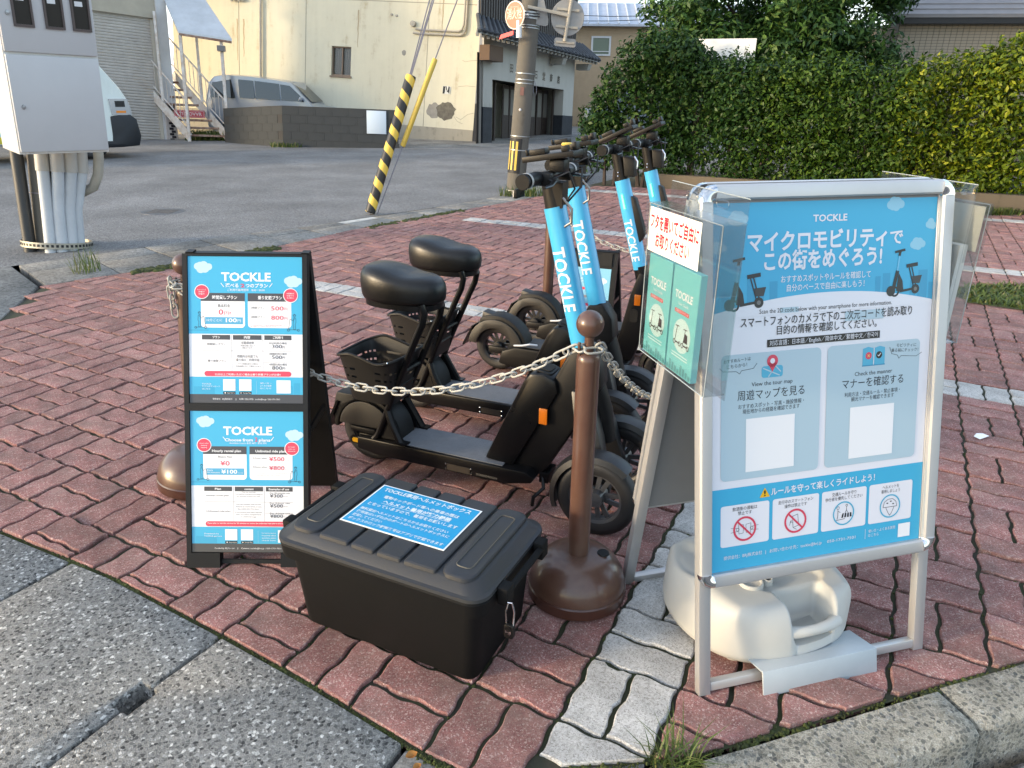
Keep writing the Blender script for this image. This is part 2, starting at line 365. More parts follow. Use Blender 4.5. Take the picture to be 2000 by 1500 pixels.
AMP = .0040; GAP = .0058
_BR = [(0,0),(.10,.95),(.36,.80),(.62,-.80),(.86,-1.0),(1,0)]
def S(t):
    f = (t/(MOD/2)) % 1.0
    for (a, b), (c, d) in zip(_BR, _BR[1:]):
        if f <= c: return b + (d-b)*(f-a)/(c-a)
    return 0.
_ST = [.0,.10,.23,.36,.49,.62,.74,.86]
def outline(horiz, jit=0.):
    a, b = (MOD/2, MOD/4) if horiz else (MOD/4, MOD/2); P = MOD/2
    A, B = a - GAP, b - GAP; nx, ny = (2, 1) if horiz else (1, 2); o = []
    tx = [(-a + (k+q)*P)*A/a for k in range(nx) for q in _ST]; ty = [(-b + (k+q)*P)*B/b for k in range(ny) for q in _ST]
    for t in tx: o.append((t, -B + AMP*S(t + a)))
    for t in ty: o.append((A + AMP*S(t + b), t))
    for t in [-x for x in tx]: o.append((t, B + AMP*S(t + a)))
    for t in [-y for y in ty]: o.append((-A + AMP*S(t + b), t))
    if jit:
        o = [(x+rnd.gauss(0, jit), y+rnd.gauss(0, jit)) for x, y in o]
        for _ in range(rnd.choice((0, 1, 1, 2))):      # a chipped corner or edge
            k = rnd.randrange(len(o)); f = rnd.uniform(.93, .975)
            for q in range(-1, 2): i2 = (k+q) % len(o); o[i2] = (o[i2][0]*f, o[i2][1]*f)
    return o
def brick_geo(o, ch=.0032, dz=.0):
    cx = sum(p[0] for p in o)/len(o); cy = sum(p[1] for p in o)/len(o); n = len(o); vs = []
    ins = []
    for x, y in o:
        d = math.hypot(x-cx, y-cy) or 1; k = max(.3, 1 - ch/d*1.25); ins.append((cx+(x-cx)*k, cy+(y-cy)*k))
    vs = [(*p, 0) for p in ins] + [(*p, -ch) for p in o] + [(*p, -.03) for p in o]
    fs = [tuple(range(n))] + [(i, n+i, n+(i+1)%n, (i+1)%n) for i in range(n)] + [(n+i, 2*n+i, 2*n+(i+1)%n, n+(i+1)%n) for i in range(n)]
    return vs, fs
def clip(poly, a, b):
    """keep the part left of a->b"""
    out = []; sd = lambda p: (b[0]-a[0])*(p[1]-a[1]) - (b[1]-a[1])*(p[0]-a[0])
    for i, p in enumerate(poly):
        q = poly[(i+1) % len(poly)]; d, e = sd(p), sd(q)
        if d >= 0: out.append(p)
        if d*e < 0: t = d/(d-e); out.append((p[0]+(q[0]-p[0])*t, p[1]+(q[1]-p[1])*t))
    return out
def seg_for(line, x):
    for a, b in zip(line, line[1:]):
        if min(a[0], b[0]) <= x <= max(a[0], b[0]): return a, b
    return None
OUT_H, OUT_V = outline(True), outline(False)
def brick_mesh(o, mat, nm):
    mb = MB(); mb.add(*brick_geo(o)); return mb.mesh(nm, [mat], recalc=False, ang=12)
BM = {(h, w): [brick_mesh(outline(bool(h), .0009), M_PAVW if w else M_PAVE, 'paver') for _ in range(14)] for h in (0, 1) for w in (0, 1)}
cells = []
for i in range(-24, 44):
    for k in range(-12, 54):
        cx, cy = LX0 + (i+.5)*MOD, LY0 + (k+.5)*MOD
        wx, wy = to_w((cx, cy)); q = px((wx, wy, 0))
        if not q or q[0] < -160 or q[0] > 2160 or q[1] > 1680: continue
        horiz = (i + k) % 2 == 0
        white = (i == 0 and k <= 11) or (k in (11, 25, 39) and not (k == 25 and wx < -.6) and not (k == 39 and wx < .9))
        for h in (-.25, .25):
            lx, ly = (cx, cy + h*MOD) if horiz else (cx + h*MOD, cy)
            wx, wy = to_w((lx, ly))
            cells.append((wx, wy, lx, ly, horiz, white))
use = []
for wx, wy, lx, ly, horiz, white in cells:
    o = OUT_H if horiz else OUT_V; poly = None; ok = True
    for line, sgn in ((FRONT, 1), (FAR, -1)):
        sg = seg_for(line, wx)
        if not sg:
            if line is FAR and wx < -3.36: ok = False
            continue
        a, b = sg
        if sgn < 0: a, b = b, a
        la, lb = to_l(a), to_l(b); nrm = math.hypot(lb[0]-la[0], lb[1]-la[1])
        d = ((lb[0]-la[0])*(ly-la[1]) - (lb[1]-la[1])*(lx-la[0]))/nrm
        if d < -.13: ok = False; break
        if d < .14:
            c0 = clip([(x+lx, y+ly) for x, y in (poly or o)] if not poly else poly, la, lb)
            n = (-(lb[1]-la[1])/nrm*.006, (lb[0]-la[0])/nrm*.006)
            c0 = clip(c0, (la[0]+n[0], la[1]+n[1]), (lb[0]+n[0], lb[1]+n[1]))
            poly = c0
            if len(c0) < 3: ok = False; break
            ar = abs(sum(p[0]*c0[(t+1)%len(c0)][1] - c0[(t+1)%len(c0)][0]*p[1] for t, p in enumerate(c0)))/2
            if ar < .0012: ok = False; break
    if not ok: continue
    if wy < 5.1 and wx < -3.36 + (5.1-wy)*.30: continue
    if (wx-.262)**2 + (wy-1.15)**2 < .0: continue
    use.append((wx, wy, lx, ly, horiz, white, poly))
use.sort(key=lambda c: (lambda q: -1/q[2]**2 if q and -40 < q[0] < 2040 and -40 < q[1] < 1540 else 0)(px((c[0], c[1], 0))))
stuff = MB()
for n, (wx, wy, lx, ly, horiz, white, poly) in enumerate(use):
    z = rnd.gauss(0, .0018); rot = (rnd.gauss(0, .008), rnd.gauss(0, .008), rnd.gauss(0, .008))
    if n < 300:
        if poly:
            o2 = [(x-lx, y-ly) for x, y in poly]; child('paver', brick_mesh(o2, M_PAVW if white else M_PAVE, 'paver'), paving, (lx, ly, z), rot)
        else: child('paver', rnd.choice(BM[(int(horiz), int(white))]), paving, (lx, ly, z), rot)
    else:
        vs, fs = brick_geo([(x-lx, y-ly) for x, y in poly] if poly else (OUT_H if horiz else OUT_V))
        Mx = Matrix.Translation((lx, ly, z)) @ Matrix.Rotation(rot[2], 4, 'Z') @ Matrix.Rotation(rot[0], 4, 'X')
        stuff.add([Mx @ Vector(v) for v in vs], fs, int(white))
struct(stuff.build('far_pavers', [M_PAVE, M_PAVW], paving, recalc=False, ang=12), 'stuff')

# front-left concrete slabs (each one lifted out singly), with a lifting hole at one joint
slabs = struct(empty('slab_paving'))
def slab(pts, mat=None, z=-.004, nm='slab', th=.10, bev=.006):
    mb = MB(); mb.prism(pts, z-th, z, 'z'); return mb.build(nm, mat or M_SLAB, slabs, bevel=bev, seg=2)
def on(line, t0, t1, off):      # strip between two points of the boundary, moved by 'off' towards the camera
    pass
e = .006
def fy(x, d=.008): a, b = seg_for(FRONT, x); return (x, a[1]+(b[1]-a[1])*(x-a[0])/(b[0]-a[0]) - d)
slab([fy(-2.55), fy(-1.636), fy(-1.323), (-1.432,1.632), (-1.655,1.21), (-2.9,1.6)])
slab([fy(-1.314), fy(-1.171), fy(-.757), (-.8545,1.347), (-.882,1.362), (-.920,1.292), (-.892,1.277), (-1.013,1.05), (-1.115,1.062), (-1.592,1.318), (-1.424,1.628)])
slab([fy(-.747), fy(-.485), fy(-.232), (-.285,1.10), (-.35,.98), (-.60,.72), (-1.004,1.045), (-.8855,1.273), (-.867,1.263), (-.829,1.333), (-.8475,1.343)])
slab([fy(-.222),fy(-.178),(-.03,1.075),(.11,1.124),(.262,1.135),(.275,1.10),(.26,.95),(-.2,.75),(-.335,.97)], M_CONC, z=-.012)
slab([(-2.91,1.592),(-1.662,1.20),(-1.60,1.308),(-1.12,1.052),(-1.6,.2),(-3.5,.9)])
slab([(-1.02,1.02),(-.61,.705),(-.21,.735),(.26,.94),(.3,.2),(-1.45,.2)])
# kerb stones at the right front, a real step down to the side road
def kerb(name_pts):
    (x0, y0), (x1, y1) = name_pts; d = Vector((x1-x0, y1-y0)); L = d.length; d.normalize(); n = Vector((d.y, -d.x))
    prof = [(.004,-.16),(.004,-.004),(.105,-.008),(.125,-.02),(.138,-.16)]
    mb = MB(); r = []
    for k in range(13):
        t = L*k/12; jit = lambda s: rnd.gauss(0, s)
        r.append([(x0 + d.x*t + n.x*(a+jit(.0015)*(a > .01)), y0 + d.y*t + n.y*(a+jit(.0015)*(a > .01)), z+jit(.0012)) for a, z in prof])
    mb.loft(r); return mb.build('kerb_stone', M_KERB, kerbs, bevel=.004)
kerbs = struct(empty('kerb'))
kerb([(.415,1.160),(1.030,1.365)]); kerb([(1.040,1.376),(1.66,1.580)]); kerb([(1.67,1.583),(2.3,1.789)])
# broken bits at the corner
for (x, y, r, m) in ((.335,1.150,.035,M_CONC),(.385,1.118,.03,M_KERB),(.30,1.092,.03,M_CONC),(.36,1.075,.05,M_KERB),(.43,1.085,.03,M_CONC)):
    mb = MB(); k = 9; rr = [r*rnd.uniform(.75, 1.15) for _ in range(k)]
    mb.loft([[(x+rr[i]*q*math.cos(2*math.pi*i/k), y+rr[i]*q*math.sin(2*math.pi*i/k), z) for i in range(k)] for q, z in ((1,-.1),(1,-.028),(.8,-.012))]); mb.build('corner_stone', m, kerbs, bevel=.004)

# gutter between paving and road: concrete covers, one of them a steel grate
gut = struct(empty('gutter'))
def gut_piece(t0, t1, nm='gutter_cover', mat=None, z=-.004):
    def at(line, t):
        L = [math.hypot(b[0]-a[0], b[1]-a[1]) for a, b in zip(line, line[1:])]; s = t*sum(L)
        for (a, b), l in zip(zip(line, line[1:]), L):
            if s <= l or (a, b) == (line[-2], line[-1]): return (a[0]+(b[0]-a[0])*s/l, a[1]+(b[1]-a[1])*s/l)
            s -= l
    A = [(-3.36,5.12),(-2.75,5.775),(-2.26,6.407),(-1.59,7.56),(-.03,9.67),(1.20,11.45)]; B = [(-3.95,5.75),(-3.34,6.48),(-2.60,7.22),(-2.18,7.60),(-1.77,8.12),(-.88,9.20),(-.03,10.4),(.75,11.58)]
    a0, a1, b0, b1 = at(A, t0), at(A, t1), at(B, t0), at(B, t1)
    mid = lambda p, q, k: (p[0]+(q[0]-p[0])*k, p[1]+(q[1]-p[1])*k)
    if mat is None:
        for k0, k1, zz, n2 in ((.0,.60,z,nm),(.615,1.,z-.003,'gutter_kerb')):
            mb = MB(); mb.prism([mid(a0,b0,k0), mid(a1,b1,k0), mid(a1,b1,k1), mid(a0,b0,k1)], zz-.1+rnd.uniform(0,.001), zz+rnd.uniform(-.003,.003), 'z'); mb.build(n2, M_CONC, gut, bevel=.008)
    else:
        for k in range(16):
            f = (k+.15)/16; g = (k+.7)/16
            mb = MB(); mb.prism([mid(mid(a0,b0,.05),mid(a0,b0,.72),f), mid(mid(a1,b1,.05),mid(a1,b1,.72),f), mid(mid(a1,b1,.05),mid(a1,b1,.72),g), mid(mid(a0,b0,.05),mid(a0,b0,.72),g)], z-.04, z, 'z'); mb.build('grate_bar', mat, gut)
        mb = MB(); mb.prism([mid(a0,b0,.735), mid(a1,b1,.735), b1, b0], z-.1, z-.006, 'z'); mb.build('gutter_kerb', pm('white_road_paint', (.55,.55,.52), .7, var=.4, vs=9), gut)
        mb = MB(); mb.prism([a0, a1, b1, b0], z-.12, z-.06, 'z'); mb.build('gutter_pit', M_BED, gut)
M_GALV = pm('galvanised_steel', (.46,.48,.50), .42, metal=.85, var=.35, vs=12, bump=.1)
NG = 15
for k in range(NG):
    t0, t1 = (k+.008)/NG, (k+.992)/NG
    if k == 6: gut_piece(t0, t1, mat=M_GALV)
    else: gut_piece(t0, t1)
# left kerb corner by the meter pole
slab([(-3.385,5.085),(-3.13,4.28),(-3.02,3.2),(-7,3.2),(-7,5.0),(-4.35,5.32),(-3.97,5.70)], M_CONC, z=.0, nm='slab', th=.12, bev=.015)
# manhole in the road
mh = tag(empty('manhole_cover', (-4.05,8.55,-.012)), 'small round iron manhole cover set in the asphalt road', 'manhole cover')
mb = MB(); mb.lathe([(0,.004),(.21,.004),(.235,.002),(.24,-.01)], 28); mb.build('cover_plate', pm('iron', (.16,.16,.165), .45, metal=.7, var=.4, vs=30), mh)
for k in range(5):
    mb = MB(); mb.bx(-.15, .15, -.12+.06*k-.012, -.12+.06*k+.012, .004, .008); mb.build('tread_rib', MATS['iron'], mh)

# moss in the joints and along the edges, grass
def along(line, n, jit, lo=0., hi=1.):
    L = [math.hypot(b[0]-a[0], b[1]-a[1]) for a, b in zip(line, line[1:])]; T = sum(L)
    for _ in range(n):
        s = rnd.uniform(lo, hi)*T
        for (a, b), l in zip(zip(line, line[1:]), L):
            if s <= l: yield (a[0]+(b[0]-a[0])*s/l + rnd.gauss(0, jit), a[1]+(b[1]-a[1])*s/l + rnd.gauss(0, jit)); break
            s -= l
moss = MB()
def clump(x, y, r, h, z=-.012):
    k = 6; a0 = rnd.random()*6; ring = [(x+r*rnd.uniform(.7,1.2)*math.cos(a0+i*1.047), y+r*rnd.uniform(.7,1.2)*math.sin(a0+i*1.047), z) for i in range(k)]
    mid = [(x+(p[0]-x)*.62, y+(p[1]-y)*.62, z+h*rnd.uniform(.6,1)) for p in ring]
    moss.loft([ring, mid], cap0=False)
for x, y in along(FRONT[1:8], 2600, .0045): clump(x, y-.004, rnd.uniform(.002,.007)*(1.35 if math.sin(x*9)+math.sin(x*23+1) > .6 else .7), rnd.uniform(.002,.007))
for x, y in along(FRONT[8:], 1800, .005): clump(x, y-.003, rnd.uniform(.002,.007)*(1.3 if math.sin(x*13) > .2 else .7), rnd.uniform(.003,.009))
for x, y in along([(-3.3,5.13),(-2.75,5.74),(-2.26,6.37),(-1.95,6.9)], 700, .03, .25, .8): clump(x+.03, y-.03, rnd.uniform(.015,.04), rnd.uniform(.01,.025), -.005)
for x, y in along([(-1.5,7.6),(-.6,8.85)], 160, .03): clump(x, y, rnd.uniform(.015,.035), rnd.uniform(.008,.02), -.005)
for _ in range(2600):
    i = rnd.randint(-9, 14); k = rnd.randint(-6, 14); t = rnd.random()*MOD
    lx, ly = (LX0+i*MOD+t, LY0+k*MOD) if rnd.random() < .5 else (LX0+i*MOD, LY0+k*MOD+t)
    wx, wy = to_w((lx, ly)); sg = seg_for(FRONT, wx)
    d = wy - (sg[0][1]+(sg[1][1]-sg[0][1])*(wx-sg[0][0])/(sg[1][0]-sg[0][0])) if sg else 9
    if 0 < d < 3 and rnd.random() < (.9 if d < .35 else .25): clump(wx, wy, rnd.uniform(.003,.0075), rnd.uniform(.004,.008))
struct(moss.build('moss', M_MOSS, recalc=False, ang=80), 'stuff')

def blades(n, fx, h, w, lean=.6):
    vs = []; fs = []
    for _ in range(n):
        x, y, z = fx(); a = rnd.random()*6.283; hh = h*rnd.uniform(.5,1.2); ln = lean*hh*rnd.uniform(.2,1.2)
        dx, dy = math.cos(a), math.sin(a); px_, py_ = -dy*w/2, dx*w/2; b = len(vs)
        vs += [(x-px_,y-py_,z),(x+px_,y+py_,z),(x+dx*ln*.4+px_*.7,y+dy*ln*.4+py_*.7,z+hh*.62),(x+dx*ln*.4-px_*.7,y+dy*ln*.4-py_*.7,z+hh*.62),(x+dx*ln,y+dy*ln,z+hh*.9)]
        fs += [(b,b+1,b+2,b+3),(b+3,b+2,b+4)]
    mb = MB(); mb.add(vs, fs); return mb
def disc_f(cx, cy, rx, ry, z=0.):
    def f():
        a = rnd.random()*6.283; q = math.sqrt(rnd.random()); return (cx+rx*q*math.cos(a), cy+ry*q*math.sin(a), z)
    return f
tag(blades(120, disc_f(.355,1.15,.05,.03,-.02), .085, .004, 1.1).build('grass_tuft', M_GRASS, recalc=False), 'tuft of grass at the front paving corner beside the white pavers', 'grass')
tag(blades(170, disc_f(.14,10.2,.35,.10,-.01), .16, .012, .8).build('weed_tuft', M_GRASS, recalc=False), 'leafy weed growing at the foot of the concrete utility pole', 'weed')
tag(blades(60, disc_f(-3.28,5.55,.10,.12,-.01), .19, .006, .7).build('weed_tuft', M_GRASS, recalc=False), 'thin weed growing in the gutter by the meter box pole', 'weed')
struct(blades(2600, disc_f(3.75,5.05,.62,.36,-.004), .05, .012, 1.5).build('grass_strip', M_GRASS, recalc=False), 'stuff')
struct(blades(2200, disc_f(5.4,9.05,1.2,.16,-.004), .10, .012, 1.0).build('verge_grass', M_GRASS, recalc=False), 'stuff')
gp = MB(); gp.add([(3.75+.66*math.cos(i*.35)*rnd.uniform(.85,1.1), 5.05+.38*math.sin(i*.35)*rnd.uniform(.85,1.1), .003) for i in range(18)], [tuple(range(18))]); struct(gp.build('moss_bed', M_MOSS, recalc=False), 'stuff')
gp = MB(); gp.add([(3.75+.9*rnd.gauss(0,.4), 5.05+.5*rnd.gauss(0,.4), .004) for i in range(3)], [(0,1,2)])
LEAVES = [(.405,1.100,-.015,'orange dry leaf in the grass tuft at the paving corner'),(.445,1.088,-.02,'yellow leaf beside the broken stones at the paving corner'),(-.205,1.150,.0,'brown curled leaf at the joint of the front slabs'),(-.19,1.125,-.004,'reddish leaf fragment at the edge of the front slab'),
          (.92,1.205,-.10,'small brown leaf on the side road below the first kerb stone'),(1.03,1.25,-.10,'pale curled leaf on the side road at the kerb joint'),(1.075,1.262,-.10,'greenish leaf on the side road just past the kerb joint'),(1.14,1.30,-.10,'brown leaf on the side road under the second kerb stone')]
for x, y, z, lb in LEAVES:
    L = rnd.uniform(.018, .03); mb = MB(); a = rnd.random()*6; pts = []
    for i in range(7):
        t = i/6; w = L*.36*math.sin(math.pi*t)**.8 + .0004
        for sd in (-1, 0, 1): pts.append((L*(t-.5), sd*w, .004 + .006*abs(sd)*math.sin(math.pi*t) + .005*(t-.5)**2*4))
    mb.M = Matrix.Translation((x, y, z+.002)) @ Matrix.Rotation(a, 4, 'Z')
    mb.add(pts, [(3*i+j, 3*i+j+1, 3*i+j+4, 3*i+j+3) for i in range(6) for j in range(2)])
    tag(mb.build('fallen_leaf', M_DRY, recalc=False), lb, 'leaf')
mb = MB(); mb.M = Matrix.Translation((1.958,2.758,.006)) @ Matrix.Rotation(.5, 4, 'Z'); mb.add([(-.03,-.014,0),(.028,-.018,.004),(.034,.012,.002),(.0,.02,.007),(-.032,.012,.003)], [(0,1,2,3,4)])
tag(mb.build('paper_scrap', pm('white_paper', (.8,.8,.78), .7), recalc=False), 'torn white paper scrap lying on the red pavers at the right', 'paper')

# ================================================================ BACKGROUND
UPB = Vector((.0557, .1129, .992)).normalized()        # the far side stands on a slope: its plumb line leans against our paving
def frame(name, label, cat, p0, xdir, group=None, up=UPB):
    x = Vector(xdir).normalized(); z = Vector(up); z = (z - x*z.dot(x)).normalized(); y = z.cross(x)
    o = thing(name, label, cat, p0, group=group); o.rotation_euler = Matrix((x, y, z)).transposed().to_euler(); return o

def stain_mat(name, base, dark, streak=.5, sc=1.2):
    m = bpy.data.materials.new(name); MATS[name] = m
    nt, p, N, Lk = nodes_of(m); p.inputs['Roughness'].default_value = .88; p.inputs['Specular IOR Level'].default_value = .25
    tc = N('ShaderNodeTexCoord'); mp = N('ShaderNodeMapping'); mp.inputs['Scale'].default_value = (sc*2.6, sc*2.6, sc*.28); Lk(tc.outputs['Object'], mp.inputs[0])
    a = N('ShaderNodeTexNoise'); a.inputs['Scale'].default_value = 1.6; a.inputs['Detail'].default_value = 8; a.inputs['Roughness'].default_value = .62; Lk(mp.outputs[0], a.inputs['Vector'])
    b = N('ShaderNodeTexNoise'); b.inputs['Scale'].default_value = sc*2.2; b.inputs['Detail'].default_value = 9; b.inputs['Roughness'].default_value = .7; Lk(tc.outputs['Object'], b.inputs['Vector'])
    mu = N('ShaderNodeMath'); mu.operation = 'MULTIPLY'; Lk(a.outputs['Fac'], mu.inputs[0]); Lk(b.outputs['Fac'], mu.inputs[1])
    cr = N('ShaderNodeValToRGB'); e = cr.color_ramp.elements; e[0].position = .30; e[0].color = (*base, 1); e[1].position = .46; e[1].color = (*[base[i]*(1-streak)+dark[i]*streak for i in range(3)], 1); q = e.new(.16); q.color = (*[c*1.06 for c in base], 1)
    Lk(mu.outputs[0], cr.inputs[0]); Lk(cr.outputs[0], p.inputs['Base Color'])
    bp = N('ShaderNodeBump'); bp.inputs['Strength'].default_value = .25; bp.inputs['Distance'].default_value = .01; Lk(b.outputs['Fac'], bp.inputs['Height']); Lk(bp.outputs[0], p.inputs['Normal'])
    return m
M_CREAM = stain_mat('cream_render', (.58,.545,.42), (.36,.28,.16), .8)
M_PLINTH = stain_mat('grey_plinth', (.30,.28,.23), (.06,.06,.05), .9, 2.2)
M_SHOPW = stain_mat('white_plaster', (.42,.41,.37), (.26,.25,.22), .6)
M_BLACKW = pm('black_plaster', (.022,.026,.034), .7, var=.4, vs=5)
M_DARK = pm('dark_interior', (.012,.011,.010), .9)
M_WOOD = pm('dark_wood', (.045,.030,.022), .7, var=.4, vs=14)
M_TILE = pm('roof_tile', (.055,.062,.072), .45, var=.5, vs=9, bump=.2)
M_GLASS = pm('window_glass', (.02,.025,.03), .06, spec=.8)
M_WSTEEL = pm('white_painted_steel', (.60,.60,.59), .5, var=.3, vs=7, col2=(.38,.31,.25))
M_RUST = pm('rusty_steel', (.30,.24,.20), .8, var=.6, vs=12, col2=(.15,.06,.03))
M_BLOCK = stain_mat('block_grey', (.046,.050,.052), (.016,.017,.018), .9, 2.5)
M_GREYP = pm('grey_pipe', (.40,.37,.31), .6, var=.3, vs=6)
M_POLE = stain_mat('pole_concrete', (.115,.107,.092), (.06,.05,.038), .7, 3)
M_BEIGE = pm('beige_siding', (.50,.37,.24), .8, var=.12, vs=4)
M_ROOFM = pm('metal_roof', (.46,.49,.55), .4, metal=.3, var=.2, vs=2)
M_WPLAS = pm('white_plastic', (.66,.67,.68), .4, var=.12, vs=5)
M_YEL = pm('yellow_plastic', (.62,.44,.075), .45, var=.15, vs=6)
M_BLK = pm('black_rubber', (.012,.012,.013), .6)
M_WIRE = pm('steel_wire', (.20,.19,.22), .5, metal=.5)

# --- cream building
yb = frame('cream_building', 'large stained cream rendered building with one small curtained window', 'building', (-1.172,21.09,-.066), (.966,-.259,-.05)); yb.scale = (1.05,)*3
def wall_open(mb, x0, x1, z0, z1, op, y0, y1, m=0):
    (a, b, c, d) = op
    mb.bx(x0, a, y0, y1, z0, z1, m); mb.bx(b, x1, y0, y1, z0, z1, m); mb.bx(a, b, y0, y1, z0, c, m); mb.bx(a, b, y0, y1, d, z1, m)
mb = MB(); wall_open(mb, -9.0, 0, -.4, 6.5, (-4.10,-3.53,1.47,2.20), 0, .25); mb.bx(-.24, 0, .2501, 6, -.4, 6.5); mb.bx(-9, -8.76, .2501, 6, -.4, 6.5); mb.bx(-9, 0, .2501, 6.0, 6.3, 6.5); mb.build('wall', M_CREAM, yb)
mb = MB(); mb.bx(-9.0, -.001, -.02, -.0005, -.6, .36); mb.build('plinth', M_PLINTH, yb)
for x in (-1.39, -4.87, -6.9): mb = MB(); mb.bx(x-.008, x+.008, -.003, .01, .361, 6.49); mb.build('wall_joint', pm('joint_grey', (.26,.24,.19), .9), yb)
for z in (3.33,): mb = MB(); mb.bx(-8.99, -.01, -.0035, .01, z-.008, z+.008); mb.build('wall_joint', MATS['joint_grey'], yb)
wn = MB(); wn.bx(-4.10, -3.53, .10, .12, 1.47, 2.20); wn = wn.build('window', M_GLASS, yb)
mb = MB()
for a, b, c, d in ((-4.10,-4.07,1.47,2.20),(-3.56,-3.53,1.47,2.20),(-4.07,-3.56,2.17,2.20),(-4.07,-3.56,1.47,1.51),(-3.825,-3.795,1.51,2.17)): mb.bx(a, b, .055, .099, c, d)
mb.build('window_frame', pm('bronze_frame', (.16,.11,.075), .5), wn)
mb = MB(); pts = []
for i in range(41):
    x = -4.065 + .50*i/40; y = .135 + .012*math.sin(i*1.3)
    pts += [(x, y, 1.50), (x, y, 2.18)]
mb.add(pts, [(2*i, 2*i+2, 2*i+3, 2*i+1) for i in range(40)]); mb.build('curtain', pm('curtain_cloth', (.34,.33,.28), .9), wn)
MATS['window_glass'].node_tree.nodes['Principled BSDF'].inputs['Alpha'].default_value = .35
mb = MB(); mb.bx(-4.13, -3.50, -.035, -.0006, 1.425, 1.468); mb.build('window_sill', MATS['bronze_frame'], wn)
mb = MB(); mb.tube([(-6.2,-.06,.5),(-6.2,-.06,6.4)], .035, 8); mb.build('downpipe', M_GREYP, yb)
for x in (-6.72,-6.83,-6.95,-7.06): mb = MB(); mb.tube([(x,-.07,3.16+.03*rnd.random()),(x,-.07,6.4)], .036, 8); mb.build('drain_pipe', M_GREYP, yb)
for dz, dx in ((0,0),(-.09,.06)):
    mb = MB(); mb.tube([(-.43+dx,-.05,6.4),(-.43+dx,-.05,2.86+dz),(-.47+dx,-.05,2.74+dz),(-.56+dx,-.05,2.69+dz),(-1.62-dx,-.05,2.69+dz),(-1.72-dx,-.05,2.70+dz)], .026, 8); mb.build('conduit', M_GREYP, yb)
mb = MB(); mb.lathe([(0,-.10),(.07,-.09),(.075,0)], 12, c=(-1.80,0,2.82), axis='y'); mb.build('vent_cap', M_GREYP, yb)
for (cx, cz, w, h, mt, nm) in ((-.78,.78,.27,.22,pm('bare_mortar_dark', (.17,.155,.125), .95, var=.5, vs=9),'plaster_patch'),(-1.10,.77,.22,.19,pm('bare_mortar_grey', (.30,.285,.255), .95, var=.3, vs=7),'plaster_patch'),(-2.03,2.13,.06,.07,MATS['bare_mortar_grey'],'plaster_patch')):
    mb = MB(); n = 22; q = [(cx+w*rnd.uniform(.85,1.1)*math.cos(i*2*math.pi/n), cz+h*rnd.uniform(.85,1.12)*math.sin(i*2*math.pi/n)) for i in range(n)]
    mb.prism(q, -.004 if cx > -1 else -.0025, .005, 'y'); mb.build(nm, mt, yb)
pl = MB(); pl.bx(-.905,-.69,-.012,-.0007,1.20,1.39); pl = pl.build('wall_plaque', pm('plaque_white', (.6,.6,.57), .6), yb)
for pts in ([(-.90,1.205),(-.85,1.205),(-.835,1.26),(-.835,1.38),(-.89,1.385)],[(-.79,1.25),(-.755,1.25),(-.715,1.205),(-.71,1.38),(-.745,1.385),(-.755,1.31)],[(-.83,1.385),(-.80,1.385),(-.78,1.29),(-.80,1.285)]):
    mb = MB(); mb.prism(pts, -.016, -.0125, 'y'); mb.build('plaque_mark', M_BLK, pl)
mb = MB(); mb.bx(.002,.07,-.02,.3,1.02,6.4); mb.build('corner_flashing', pm('grey_flashing', (.25,.26,.28), .5, var=.3), yb)
mb = MB(); mb.bx(.003,.12,-.015,.3,-.4,1.018); mb.build('corner_base', M_BLACKW, yb)
# sloping concrete apron in front of it, with a low lip
mb = MB(); mb.add([(-3.1,19.05,-.008),(-.5,19.6,-.008),(1.9,25.0,.0),(.5,26,.0),(-1.1,21.3,.03),(-9,23.4,.16),(-9,21.6,.10),(-5.8,19.3,-.008)], [(0,1,2,3,4,5,6,7)]); struct(mb.build('forecourt', M_CONC, recalc=False))

# --- shop with tiled eaves
sh = frame('shop_building', 'old plastered shop with black base, tiled eaves and raised black characters', 'building', (-1.02,20.32,-.066), (.4647,.8855,-.05)); sh.scale = (1.05,)*3
mb = MB(); mb.bx(.30,.76,0,.05,.96,1.63); mb.bx(5.2,5.95,0,.3,.90,1.63); mb.bx(.30,5.95,0,.05,1.6301,2.75); mb.bx(5.80,5.95,.3001,2,-.3,2.75); mb.bx(.05,5.95,.02,.06,2.7501,5.6); mb.bx(.9,5.95,.0601,2,2.7501,5.6); mb.build('wall', M_SHOPW, sh)
mb = MB(); mb.bx(.30,.77,-.012,.05,-.4,.9599); mb.build('wall_base', M_BLACKW, sh)
mb = MB(); mb.bx(5.19,5.97,-.012,.31,-.4,.8999); mb.build('wall_base', M_BLACKW, sh)
mb = MB(); mb.bx(.06,.29,.03,.05,-.4,2.2); mb.build('gap_shade', M_DARK, sh)  # flat near-black sheet standing in for the shade in the gap
mb = MB(); mb.bx(.14,.22,.0,.029,-.3,2.2); mb.build('rain_pipe', pm('pipe_taupe', (.17,.155,.135), .6), sh)
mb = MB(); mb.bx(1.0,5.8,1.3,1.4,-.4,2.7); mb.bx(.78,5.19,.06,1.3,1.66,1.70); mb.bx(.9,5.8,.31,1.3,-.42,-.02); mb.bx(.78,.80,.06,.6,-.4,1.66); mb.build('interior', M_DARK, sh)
for i, x in enumerate((2.35,2.75,3.15,3.6,4.05,4.5,4.9)):
    p_ = MB(); p_.bx(x, x+.36, .55, .58, .02, 1.60); p_ = p_.build('sliding_door', M_WOOD, sh)
    mb = MB(); mb.bx(x+.05, x+.31, .54, .549, .82, 1.5); mb.build('door_pane', pm('paper_pane', (.16,.15,.125), .7), p_)
for k in range(4): mb = MB(); mb.bx(2.3,5.1,.38-.05*k,.40-.05*k,.02+.07*k,.05+.07*k); mb.build('rail_slat', pm('red_wood', (.05,.018,.016), .6), sh)
